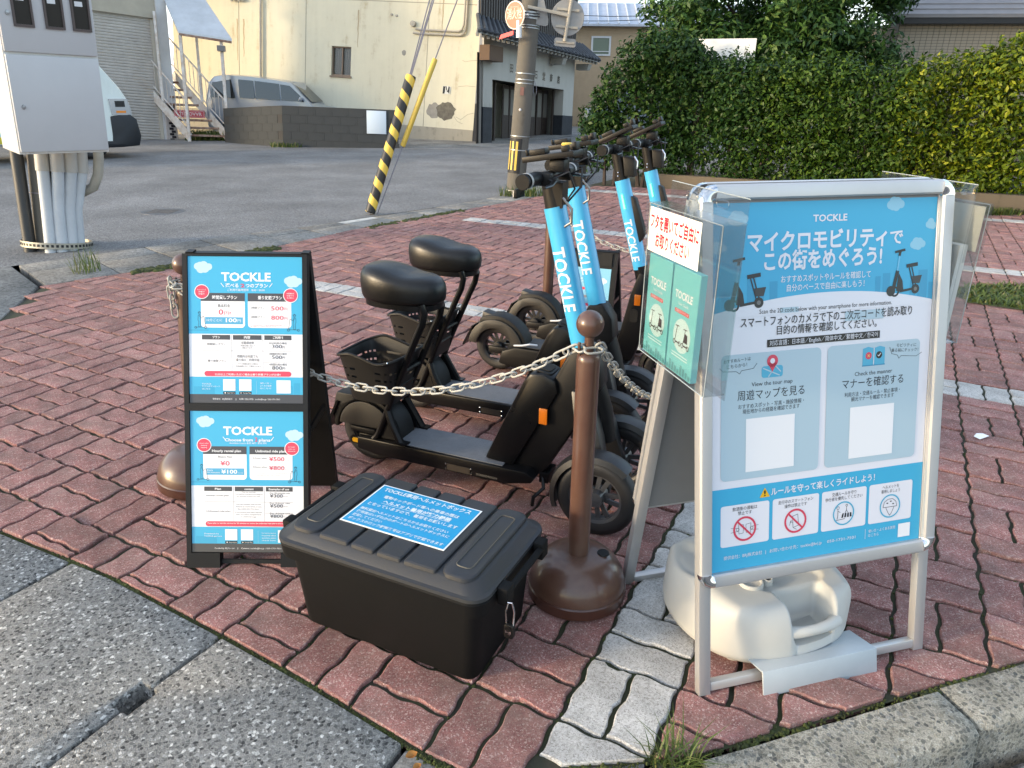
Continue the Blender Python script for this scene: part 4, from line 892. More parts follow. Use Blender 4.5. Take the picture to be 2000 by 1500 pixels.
for x in (.1,.72): mb = MB(); mb.tube([(x,.05,0),(x,.05,2.0)],.025,8); mb.build('board_post', M_GREYP, sg)

# --- low wall, hedge and tree
HW = Vector((6.143-2.383, 8.959-11.084, 0)).normalized(); HP = Vector((2.383,11.084,0)); HN = Vector((-HW.y, HW.x, 0))
def hp(s_, d, z): p = HP + HW*s_ + HN*d; return (p.x, p.y, z)
lw = MB(); lw.add([hp(-.35,0,-.1),hp(8,0,-.1),hp(8,.14,-.1),hp(-.35,.14,-.1),hp(-.35,0,.2),hp(8,0,.24),hp(8,.14,.24),hp(-.35,.14,.2)], [(0,3,2,1),(4,5,6,7),(0,1,5,4),(1,2,6,5),(2,3,7,6),(3,0,4,7)])
tag(lw.build('retaining_wall', stain_mat('brown_concrete', (.105,.085,.060), (.04,.035,.025), .8, 2.5), bevel=.01), 'low brown concrete retaining wall under the hedge', 'wall')  # concrete colour darkened to hold the shade of the hedge overhang
mb = MB(); mb.add([hp(-1.5,.1,-.06),hp(9,.15,.16),hp(9,3,.16),hp(-1.5,3,-.06)], [(0,1,2,3)]); struct(mb.build('planting_bed', M_BED, recalc=False))
nr = np.random.RandomState(5)
def leaf_cloud(P, N, size, asp=.45):
    """diamond leaves at points P facing roughly N"""
    n = len(P); N = N + nr.normal(0, .55, (n, 3)); N /= np.linalg.norm(N, axis=1)[:, None]
    t = nr.normal(0, 1, (n, 3)); t -= N*(t*N).sum(1)[:, None]; t /= np.linalg.norm(t, axis=1)[:, None]; b = np.cross(N, t)
    L = size*nr.uniform(.6, 1.3, n)[:, None]
    V = np.stack([P - t*L, P + b*L*asp + N*L*.12, P + t*L, P - b*L*asp + N*L*.12], 1).reshape(-1, 3)
    return V
def leaf_obj(name, V, mat, parent):
    n = len(V)//4; me = bpy.data.meshes.new(name); me.vertices.add(len(V)); me.vertices.foreach_set('co', V.astype(np.float32).ravel())
    me.loops.add(n*4); me.loops.foreach_set('vertex_index', np.arange(n*4, dtype=np.int32)); me.polygons.add(n); me.polygons.foreach_set('loop_start', np.arange(0, n*4, 4, dtype=np.int32))
    me.materials.append(mat); me.update(calc_edges=True); me.validate()
    o = bpy.data.objects.new(name, me); COL.objects.link(o); o.parent = parent; return o
def crown(blobs, n, size, depth=.35):
    """points spread over lumpy blobs: (cx,cy,cz,rx,ry,rz)"""
    Ps = []; Ns = []; A = np.array([b[3]*b[5] for b in blobs]); cnts = (A/A.sum()*n).astype(int)
    for b, k in zip(blobs, cnts):
        d = nr.normal(0, 1, (k, 3)); d /= np.linalg.norm(d, axis=1)[:, None]
        rr = (1 - depth*nr.random(k)**1.6)*(1 + .10*np.sin(d[:, 0]*7+b[0]*3)*np.sin(d[:, 2]*6+b[1]*5) + nr.normal(0, .035, k))
        Ps.append(np.array(b[:3]) + d*np.array(b[3:])*rr[:, None]); Ns.append(d + np.array([0, 0, .35]))
    return np.concatenate(Ps), np.concatenate(Ns)
def shrub(label, s0, s1, hz, n, mat, size=.034, nb=26, dep=.8, group=None, off=.05):
    c = hp((s0+s1)/2, dep/2, 0); t = thing('hedge_shrub', label, 'shrub', c, group=group)
    blobs = []
    for _ in range(nb):
        s_ = rnd.uniform(s0, s1); h = hz(s_); r = rnd.uniform(.22, .34); z = rnd.uniform(.30, max(.4, h-.22)); d = rnd.uniform(.18, dep)
        p = hp(s_, d, z); blobs.append((p[0]-c[0], p[1]-c[1], z, r*1.05, r, r*.9))
    for k in range(int((s1-s0)/.16)+1):
        s_ = s0+.08+k*.16; h = hz(s_)
        for z in np.arange(.34, h-.14, .30): p = hp(s_+rnd.uniform(-.08,.08), .24+rnd.uniform(-.10,.14), z+rnd.uniform(-.1,.1)); q_ = rnd.uniform(.15,.29); blobs.append((p[0]-c[0], p[1]-c[1], z, q_, q_, q_*.9))
        p = hp(s_, .4, h-.17); blobs.append((p[0]-c[0], p[1]-c[1], h-.17+rnd.uniform(-.05,.05), .22, .26, .2))
    P, N = crown(blobs, n, size); sp_ = []
    for _ in range(int((s1-s0)*46)):
        s_ = rnd.uniform(s0, s1); h = hz(s_); f = rnd.random() < .55; b = Vector(hp(s_, rnd.uniform(.15,.75), h-.12)) if f else Vector(hp(s_, .02, rnd.uniform(.4, h-.2)))
        d = Vector((rnd.gauss(0,.35), rnd.gauss(0,.3)-(0 if f else .5), 1)).normalized(); L = rnd.uniform(.10,.30) if f else rnd.uniform(.08,.2)
        for k in range(int(L/.014)): q = b + d*(k*.014) + Vector((rnd.gauss(0,.018), rnd.gauss(0,.018), 0)) - Vector(c); sp_.append(q)
    P = np.concatenate([P, np.array(sp_)]); N = np.concatenate([N, nr.normal(0,.6,(len(sp_),3)) + np.array([0,-.3,.6])])
    leaf_obj('crown', leaf_cloud(P, N, size), mat, t)
    for _ in range(5):
        s_ = rnd.uniform(s0+.1, s1-.1); a = hp(s_, .3, -.05); b = hp(s_+rnd.uniform(-.2,.2), .4, hz(s_)*.7); q = Vector(c)
        mb = MB(); mb.tube([Vector(a)-q, (Vector(a)+Vector(b))/2-q+Vector((rnd.uniform(-.06,.06),0,0)), Vector(b)-q], [.028,.02,.01], 6); mb.build('trunk', M_WOOD, t)
    return t
HZ = lambda s_: float(np.interp(s_, [-1.7,-1.45,-1.0,-.8,-.43,0,.35,1.05,1.7,2.3,2.9,3.4,3.9,5,7], [.7,1.3,1.95,2.08,2.16,1.95,1.82,1.74,1.80,1.66,1.68,1.78,1.95,2.2,2.3]))
L_D = leaf_mat('leaf_dark', (.008,.030,.006), (.034,.080,.014), (.07,.115,.02)); L_M = leaf_mat('leaf_mid', (.010,.032,.004), (.050,.100,.010), (.10,.15,.018)); L_Y = leaf_mat('leaf_sun_yellow', (.020,.048,.003), (.12,.165,.008), (.27,.28,.015)); L_T = leaf_mat('leaf_tree', (.010,.036,.009), (.048,.105,.022), (.11,.17,.035))  # the yellow set carries the warm sunlight on the hedge's right end
shrub('tall dark glossy shrub at the left end of the hedge by the shop', -1.62, -.15, HZ, 15000, L_D, .042, 40, 1.3)
shrub('rounded mid green shrub next to the dark left one in the hedge', -.25, .95, HZ, 14000, L_D)
shrub('mid green hedge shrub under the broad tree', .85, 1.95, HZ, 14000, L_M)
shrub('mid green hedge shrub right of the broad tree trunk line above the sign top', 1.85, 2.85, HZ, 13000, L_M)
shrub('hedge shrub in front of the tiled wall, leaves coloured yellow for the low sun', 2.75, 3.75, HZ, 13000, L_Y)
shrub('tall hedge shrub at the right edge, leaves coloured yellow for the low sun', 3.65, 5.0, HZ, 14000, L_Y, .036)
tr = thing('broad_tree', 'broad dark green leafy tree rising behind the hedge', 'tree', (4.75,14.6,0))
blobs = []
for _ in range(150):
    a = rnd.random()*6.283; q = math.sqrt(rnd.random()); x = 2.3*q*math.cos(a); y = 1.5*q*math.sin(a); z = rnd.uniform(.95, 4.4)
    k = math.sqrt(max(.05, 1-((z-2.4)/2.1)**2)); r = rnd.uniform(.32,.55); blobs.append((x*k, y*k, z, r, r, r*.8))
P, N = crown(blobs, 62000, .07, .75); leaf_obj('crown', leaf_cloud(P, N, .066, .36), L_T, tr)
mb = MB(); mb.tube([(0,0,-.1),(.05,0,.8),(.0,.05,1.8),(.1,0,3.2)], [.16,.13,.10,.04], 10)
for a in range(7): d = Vector((math.cos(a*.9), math.sin(a*.9), .6)); mb.tube([(.02,.02,1.0+a*.2), d*.8+Vector((0,0,1.1+a*.2)), d*1.5+Vector((0,0,1.0+a*.25))], [.06,.04,.012], 6)
mb.build('trunk', M_WOOD, tr)

# overhead cables crossing in front of the far house
for k, (z0, z1, lb) in enumerate(((4.35,4.75,'upper overhead cable running past the far house roof'),(3.98,4.02,'middle overhead cable crossing the far metal roof'),(3.72,3.98,'lower overhead cable along the far house eaves'))):
    cb = thing('overhead_cable', lb, 'cable', (2.0,30,0)); mb = MB(); mb.tube([(-2.4,0,z0),(1.5,0,(z0+z1)/2-.10),(6.5,0,z1)], .012, 5); mb.build('cable', M_BLK, cb)
# rust runs, cracks and small fixings on the cream wall
for x, z, L, w in ((-6.75,2.2,.95,.05),(-6.95,2.1,1.05,.04),(-1.02,2.95,1.1,.045),(-3.35,2.6,.9,.04)):
    mb = MB(); n = 8; mb.add([(x+w*(.5-.3*i/n)*sg+.008*math.sin(i*2.1+x), -.0012, z+L*(1-i/n)-.4) for i in range(n+1) for sg in (-1, 1)], [(2*i,2*i+1,2*i+3,2*i+2) for i in range(n)]); mb.build('rust_run', pm('rust_stain', (.46,.37,.24), .9, var=.3, vs=8), yb, recalc=False)
for pts in (((-.02,2.05),(-.2,2.03),(-.34,2.0),(-.42,2.03)),((-.02,1.42),(-.25,1.43),(-.48,1.40)),((-.02,.78),(-.18,.74),(-.36,.60),(-.5,.66)),((-.55,.66),(-.45,.55),(-.3,.5))):
    mb = MB(); mb.tube([(a,-.001,b) for a, b in pts], .004, 4); mb.build('wall_crack', MATS['joint_grey'], yb)
for x, z in ((-2.42,3.02),(-2.28,3.0)): mb = MB(); mb.lathe([(0,-.03),(.03,-.025),(.035,0)], 10, c=(x,0,z), axis='y'); mb.build('wall_fixing', M_GREYP, yb)

# ================================================================ SCOOTERS
M_BLKP = pm('black_plastic', (.0065,.0065,.007), .42, spec=.22, var=.25, vs=14, bump=.08, bs=300)
M_BLKS = pm('satin_black_metal', (.006,.006,.0065), .28, spec=.22, var=.2, vs=10)
M_GRAP = pm('graphite_plastic', (.014,.0138,.0135), .5, spec=.22, var=.25, vs=9, bump=.1, bs=260)
M_TREAD = pm('deck_rubber', (.15,.157,.17), .75, var=.2, vs=20)
M_BLUE = pm('tube_blue', tuple(.85*k for k in srgb(70,178,226)), .33, coat=.4, var=.05, vs=5)
M_ORNG = pm('orange_reflector', (.46,.12,.008), .25)
M_AMB = pm('amber_reflector', (.78,.40,.015), .3)
M_SEAT = pm('seat_leather', (.007,.0068,.0068), .34, spec=.38, var=.35, vs=6, bump=.12, bs=220)
M_TAUPE = pm('bronze_black', (.014,.012,.010), .42, spec=.22, var=.2, vs=8)
M_CHR = pm('chrome', (.75,.75,.76), .12, metal=1)
M_LED = pm('lamp_lens', (.70,.66,.60), .25)

def band_arc(mb, cx, cz, r, a0, a1, y0, y1, th=.006, n=16, m=0):
    """curved mudguard: arc in the x-z plane, y0..y1 wide, with turned-down edges"""
    rings = []
    for i in range(n+1):
        a = R(a0 + (a1-a0)*i/n); c, s_ = math.cos(a), math.sin(a)
        q = [(r-.018, y0), (r, y0+.006), (r+.007, (y0+y1)/2), (r, y1-.006), (r-.018, y1), (r-.018-.001, y1-th), (r-th, y1-.012), (r+.007-th, (y0+y1)/2), (r-th, y0+.012), (r-.018-.001, y0+th)]
        rings.append([(cx+c*k, y, cz+s_*k) for k, y in q])
    mb.loft(rings, m)
def fender_side(mb, pts, y0, y1):
    mb.prism(pts, y0, y1, 'y')
def stem_lettering(parent, a, b, r, z_hi, z_lo, cap=.036):
    """TOCKLE reading down the tube on the side towards -y (slightly to the rear)"""
    a = Vector(a); b = Vector(b); d = (b-a).normalized()          # a = lower, b = upper
    vs, fs = text_mesh('TOCKLE', .016)
    bm = bmesh.new(); bv = [bm.verts.new((x, y, 0)) for x, y in vs]
    for f in fs:
        try: bm.faces.new([bv[i] for i in f])
        except ValueError: pass
    for k in range(1, 12): bmesh.ops.bisect_plane(bm, geom=bm.verts[:]+bm.edges[:]+bm.faces[:], plane_co=(0, k*.065-.02, 0), plane_no=(0, 1, 0))
    bm.verts.index_update(); vs = [(v.co.x, v.co.y) for v in bm.verts]; fs = [tuple(v.index for v in f.verts) for f in bm.faces]; bm.free()
    x0 = min(v[0] for v in vs); x1 = max(v[0] for v in vs)
    L0 = (Vector((0,0,z_hi)).z - a.z)/d.z; L1 = (z_lo - a.z)/d.z
    side = Vector((0,-1,0)); fwd = side.cross(d).normalized(); fwd = fwd if fwd.x > 0 else -fwd
    out = []
    sub = []
    for x, y in vs:
        t = (x-x0)/(x1-x0); s_ = L0 + (L1-L0)*t; ang = ((y-.36)/.73*cap)/r - .18
        p = a + d*s_ + (side*math.cos(ang) + fwd*math.sin(ang))*(r+.0009); out.append(tuple(p))
    mb = MB(); mb.add(out, fs); return mb.build('lettering', inkmat(WHITE), parent, recalc=False)
def handle_set(t, c, tilt_holder, rake, seated=True):
    """handlebar with grips, levers, bell, phone holder at point c (x,z)"""
    cx, cz = c
    hb = MB(); hb.tube([(cx,-.19,cz),(cx+.010,-.08,cz+.004),(cx+.012,0,cz+.004),(cx+.010,.08,cz+.004),(cx,.19,cz)], .0135, 10); hb = hb.build('handlebar', M_BLKS, t)
    for s_ in (-1, 1):
        g = MB(); y0, y1 = s_*.212, s_*.100; L = y1-y0
        g.lathe([(0,y0),(.021,y0),(.0225,y0+L*.03),(.019,y0+L*.1),(.0195,y0+L*.5),(.0205,y0+L*.9),(.0175,y1)], 18, c=(cx+.004,0,cz+.001), axis='y'); g = g.build('grip', M_BLKP, hb)
        mb = MB(); mb.lathe([(0,y0-s_*.003),(.006,y0-s_*.0028),(.007,y0)], 10, c=(cx+.004,0,cz+.001), axis='y'); mb.build('end_cap', M_CHR, g)
        mb = MB(); mb.lathe([(.0215,y0+L*.20),(.0225,y0+L*.22),(.0225,y0+L*.30),(.0215,y0+L*.32)], 18, c=(cx+.004,0,cz+.001), axis='y'); mb.build('grip_ring', pm('ring_grey', (.3,.29,.27), .4), g)
        lv = MB(); lv.tube([(cx+.03,s_*.085,cz),(cx+.058,s_*.105,cz-.004),(cx+.066,s_*.15,cz-.010),(cx+.064,s_*.20,cz-.012)], [.010,.008,.007,.006], 8, flat=.6); lv.build('brake_lever', M_BLKS, t)
        mb = MB(); mb.bx(cx-.012,cx+.045,s_*.086-.014,s_*.086+.014,cz-.02,cz+.018); mb.build('lever_mount', M_BLKP, t, bevel=.006)
    # phone holder
    M0 = Matrix.Translation((cx+.012,0,cz+.048)) @ Matrix.Rotation(-tilt_holder, 4, 'Y')
    pb = MB(); pb.M = M0; pb.bx(-.08,.082,-.046,.046,0,.017); pb = pb.build('phone_holder', M_TAUPE, t, bevel=.003)
    for x0, x1, y0, y1, z1 in ((-.060,-.010,-.03,.012,.034),(.045,.068,-.046,-.03,.034),(.045,.068,.03,.046,.034),(-.08,-.072,-.012,.012,.036),(.070,.084,-.018,.018,.040)):
        mb = MB(); mb.M = M0; mb.bx(x0,x1,y0,y1,.0173,z1); mb.build('holder_clip', M_TAUPE, pb, bevel=.003)
    mb = MB(); mb.bx(cx+.01,cx+.058,-.026,.026,cz+.012,cz+.050); mb.build('holder_mount', M_BLKP, t, bevel=.006)
    for s_ in (-1, 1):
        mb = MB(); mb.tube([(cx+.035,s_*.085,cz-.005),(cx+.085,s_*.06,cz+.02),(cx+.095,s_*.03,cz-.03),(cx+.06,s_*.012,cz-.075)], .003, 6); mb.build('brake_cable', M_BLK, t)
    return hb
def rounded(cx, cy, a, b, p, n=36):
    o = []
    for i in range(n):
        t = 2*math.pi*i/n; c, s_ = math.cos(t), math.sin(t)
        o.append((cx + a*abs(c)**(2/p)*(1 if c >= 0 else -1), cy + b*abs(s_)**(2/p)*(1 if s_ >= 0 else -1)))
    return o

def seated_scooter(label, loc, rz):
    t = thing('seated_scooter', label, 'scooter', loc, rz, group='electric scooters parked in a row inside the chain')
    wheel(t, (0,0,.125), .125, .062, pm('hub_black', (.022,.022,.023), .35), 'rear_wheel', spokes=6)
    for s_ in (-1, 1):
        wheel(t, (.93,s_*.146,.131), .131, .060, pm('rim_grey', (.055,.055,.058), .4), 'front_wheel', spokes=5)
        mb = MB(); band_arc(mb, .93, .131, .150, 48, 202, s_*.146-.038, s_*.146+.038); mb.build('front_mudguard', pm('mudguard_black', (.010,.0105,.012), .4, var=.2), t)
        mb = MB(); mb.M = Matrix(((1,0,0,0),(0,1,0,0),(0,0,1,0),(0,0,0,1)))
        mb.loft([[(.83+dx,s_*(.035+dy),.44) for dx, dy in ((-.03,-.02),(.035,-.02),(.035,.03),(-.03,.03))],[(.875+dx,s_*(.060+dy),.30) for dx, dy in ((-.045,-.02),(.04,-.02),(.04,.035),(-.045,.035))],[(.93+dx,s_*(.085+dy),.14) for dx, dy in ((-.03,-.01),(.03,-.01),(.03,.025),(-.03,.025))],[(.935+dx,s_*(.085+dy),.10) for dx, dy in ((-.016,-.01),(.02,-.01),(.02,.02),(-.016,.02))]]); mb.build('swing_arm', pm('arm_black', (.011,.012,.014), .4), t, bevel=.008)
    mb = MB(); mb.tube([(.93,-.146,.131),(.93,.146,.131)], .012, 8); mb.build('axle', M_BLKS, t)
    # deck
    mb = MB(); mb.prism([(-.02,.075),(.06,.062),(.58,.062),(.68,.085),(.69,.105),(.66,.124),(-.02,.122)], -.088, .088, 'y'); dk = mb.build('deck', M_BLKS, t, bevel=.005)
    mb = MB(); mb.bx(.145,.57,-.079,.079,.1243,.1272); mt = mb.build('tread_mat', M_TREAD, dk)
    st_ = MB()
    for i in range(30):
        for j in range(11):
            x = .152+i*.0142; y = -.072+j*.0144; d = .0052; a = 1 if (i+j) % 2 else -1
            st_.add([(x-d,y-a*d*.5,.1274),(x-d*.2,y-a*d*.9,.1274),(x+d,y+a*d*.5,.1274),(x+d*.2,y+a*d*.9,.1274),(x,y,.1285)], [(0,1,4),(1,2,4),(2,3,4),(3,0,4)])
    struct(st_.build('tread_studs', M_TREAD, dk, recalc=False), 'stuff')
    mb = MB(); mb.bx(.36,.45,-.0905,-.0885,.070,.094); mb.build('side_plate', pm('plate_bronze', (.035,.030,.024), .3), dk)
    for x in (.355,.455):
        for z in (.072,.092): mb = MB(); mb.ball((x,-.0895,z), .0034, 8); mb.build('bolt', M_CHR, dk)
    pr = Print(step=.0004); pr.text('003000004000004', .475, .073, .555, (120,118,112), h=.009); pr.build('serial_number', dk, -.0885)
    mb = MB(); mb.bx(-.03,.05,-.062,-.045,.07,.125); mb.build('axle_plate', M_BLKS, t, bevel=.004)
    mb = MB(); mb.prism(rrect(-.065,.03,.080,.112,.012), -.068, -.0625, 'y'); rp = mb.build('reflector_mount', M_BLKP, t)
    mb = MB(); mb.prism(rrect(-.055,.022,.087,.105,.008), -.071, -.0682, 'y'); mb.build('side_reflector', M_AMB, rp)
    # rear mudguard with number-plate carrier
    outer = [(-.150,.125),(-.148,.205),(-.130,.268),(-.03,.270),(.03,.262)] + arc_pts(0,.120,.150,62,0,8); inner = arc_pts(0,.120,.133,0,178,14)
    mb = MB(); mb.prism(outer+inner, -.047, .047, 'y'); mg = mb.build('rear_mudguard', M_GRAP, t, bevel=.006)
    for s_ in (-1, 1):
        mb = MB(); mb.prism(arc_pts(0,.135,.118,10,170,14)+[(-.116,.15)], s_*.0475, s_*.058, 'y'); mb.build('mudguard_cheek', pm('cheek_brown', (.022,.020,.017), .5, var=.2), mg, bevel=.004)
    mb = MB(); mb.prism([(-.128,.235),(-.118,.235),(-.178,.110),(-.190,.112)], -.055, .055, 'y'); mb.build('plate_carrier', M_BLKS, t)
    for z in (.22,.15): mb = MB(); mb.ball((-.134-(.235-z)*.45,-.03,z), .004, 8); mb.build('bolt', M_CHR, t)
    mb = MB(); mb.bx(-.065,.045,-.064,-.04,.128,.150); mb.build('hub_cover', M_BLKP, t, bevel=.006)
    # seat tubes
    for s_ in (-1, 1):
        mb = MB(); y = s_*.062; mb.tube([(.262,y,.655),(.272,y,.625),(.262,y,.585),(.235,y,.53),(.143,y,.33),(.085,y*1.06,.19),(.06,y*1.1,.135),(.035,y*1.12,.108),(-.005,y*1.12,.102)], .0125, 10); mb.build('seat_tube', M_BLKS, t)
        mb = MB(); mb.tube([(.105,y,.245),(.125,y*1.15,.20),(.165,y*1.25,.126)], .015, 8); mb.build('brace_leg', M_BLKS, t)
        mb = MB(); mb.bx(.14,.195,y*1.25-.016,y*1.25+.016,.1275,.133); mb.build('foot_plate', M_BLKS, t)
        mb = MB(); mb.prism([(.07,.15),(.11,.235),(.16,.13),(.07,.126)], y-.004, y+.004, 'y'); mb.build('gusset', M_BLKP, t)
    for z in (.40,.335): x = .143+(z-.33)*.46; mb = MB(); mb.tube([(x,-.062,z),(x,.062,z)], .009, 8); mb.build('cross_bar', M_BLKS, t)
    # seat
    mb = MB(); rings = []
    for z, k in ((.650,.88),(.654,.96),(.664,1.0),(.692,1.02),(.712,1.0),(.726,.94),(.735,.82),(.740,.55),(.741,.2)):
        o = rounded(.16,0,.152*k,.098*k,2.6,44)
        rings.append([(x, y*(1-.22*max(0,(x-.16)/.16)), z + (.022-.17*(x-.16))*max(0,(z-.650))/.115 - (.014*math.exp(-((x-.19)/.06)**2)*(z-.70)/.05 if z > .70 else 0)) for x, y in o])
    mb.loft(rings); se = mb.build('seat', M_SEAT, t, ang=60)
    mb = MB(); o = rounded(.16,0,.140,.085,2.7,28); mb.loft([[(x,y,.632) for x, y in o],[(x,y,.651) for x, y in o]]); mb.build('seat_pan', M_BLKS, se)
    # basket with slotted walls
    mb = MB(); rings = []; NB, NH = 84, 25
    for h in range(NH):
        f = h/(NH-1); o = rounded(.045+.004*f,0,.092+.036*f,.085+.030*f,5,NB); z = .272+.185*f
        rings.append([(x, y, z + (f**6)*(.012*math.cos(x*30)-.01)) for x, y in o])
    slot = lambda i, j: 8 <= i <= 19 and i % 4 == 0 and j % 4 in (0, 1) and (j//4) % 7 != 6
    mb.loft(rings, cap0=True, cap1=False, skip=slot); bk = mb.build('basket', pm('basket_black', (.008,.008,.008), .48, var=.2), t, recalc=False)
    mb = MB(); o = rounded(.049,0,.130,.117,5,NB); mb.tube([(x,y,.457 + (.012*math.cos(x*30)-.01)) for x, y in o], .0055, 6, closed=True); mb.build('basket_rim', M_GRAP, bk)
    for x, y in ((-.10,-.09),(.12,-.09),(-.10,.09)): mb = MB(); mb.ball((x*.9+.04,y*1.24,.446), .004, 8); mb.build('rivet', M_CHR, bk)
    # neck, battery, stem
    mb = MB(); mb.prism([(.585,.125),(.70,.098),(.735,.16),(.895,.455),(.885,.53),(.845,.585),(.79,.575),(.755,.505),(.60,.185)], -.040, .040, 'y'); nk = mb.build('neck_arm', M_BLKP, t, bevel=.012)
    mb = MB(); mb.prism([(.490,.128),(.60,.120),(.755,.42),(.745,.46),(.700,.478),(.655,.472),(.632,.440)], -.058, .058, 'y'); bt = mb.build('battery_case', M_BLKS, t, bevel=.012)
    mb = MB(); mb.bx(-.028,.03,-.042,.042,0,.006); mb.M = None
    g = MB(); g.M = Matrix.Translation((.694,0,.474)) @ Matrix.Rotation(R(12), 4, 'Y'); g.prism(rrect(-.032,.032,-.042,.042,.016), .0, .007, 'z'); g.build('battery_grip', M_GRAP, bt, bevel=.004)
    g = MB(); g.M = Matrix.Translation((.694,0,.4815)) @ Matrix.Rotation(R(12), 4, 'Y'); g.prism(rrect(-.022,.024,-.028,.028,.012), .0, .003, 'z'); g.build('grip_shade', M_DARK, bt)  # near-black plate painted as the shade inside the grip hollow
    for s_ in (-1, 1):
        mb = MB(); mb.bx(.693,.722,s_*.0585-.004,s_*.0585+.004,.302,.358); mb.build('reflector', M_ORNG, bt, bevel=.002)
    mb = MB(); mb.tube([(.905,0,.26),(.885,0,.36),(.817,0,.56)], [.036,.040,.038], 16); mb.build('steering_head', M_BLKP, t)
    sm = MB(); sm.tube([(.826,0,.515),(.704,0,1.0)], .0345, 28); sm = sm.build('stem_tube', M_BLUE, t)
    stem_lettering(sm, (.826,0,.515), (.704,0,1.0), .0345, .885, .690, .046)
    for z in (.975,.945,.60,.56): x = .704+(1.0-z)*.2515; mb = MB(); mb.ball((x-.033,-.009,z), .0035, 8); mb.build('screw', M_BLK, sm)
    mb = MB(); mb.tube([(.705,0,.996),(.684,0,1.080)], [.030,.027], 18); mb.bx(.69,.735,-.025,.025,1.0,1.075); mb.build('stem_head', M_TAUPE, t)
    mb = MB(); mb.tube([(.735,-.02,1.03),(.765,-.02,1.00),(.765,-.02,.96),(.735,-.02,.94)], .0042, 6); mb.build('folding_hook', pm('hook_steel', (.22,.21,.20), .3, metal=.8), t)
    hb = handle_set(t, (.680,1.090), R(9), 0)
    mb = MB(); mb.bx(.652,.664,-.200,-.145,1.044,1.070); lp_ = mb.build('marker_lamp', M_BLKP, t, bevel=.003)
    mb = MB(); mb.bx(.6495,.6518,-.196,-.149,1.048,1.066); mb.build('lamp_lens', M_LED, lp_)
    # stand
    for s_ in (-1, 1): mb = MB(); mb.tube([(.70,s_*.03,.095),(.715,s_*.055,.06),(.690,s_*.085,.035),(.688,s_*.09,.004)], .007, 7); mb.build('stand_leg', M_BLKS, t)
    mb = MB(); mb.bx(.69,.725,-.04,.04,.07,.11); mb.build('stand_mount', M_BLKS, t, bevel=.004)
    return t
SRZ = math.atan2(-.395, .9187)
s1 = seated_scooter('nearest seated black scooter with basket, blue stem behind the front brown post', (-.523,2.528,0), SRZ)
s2 = copy_tree(s1); s2.name = 'seated_scooter'; s2['label'] = 'second seated black scooter with basket, just behind the nearest one'; s2.location = (-.424,3.028,0)
yc = MB(); yc.lathe([(.010,0),(.016,.004),(.018,.010),(.014,.014),(.009,.012)], 14, c=(.70,.10,1.165)); yc.build('yellow_clip', M_YEL, s1)

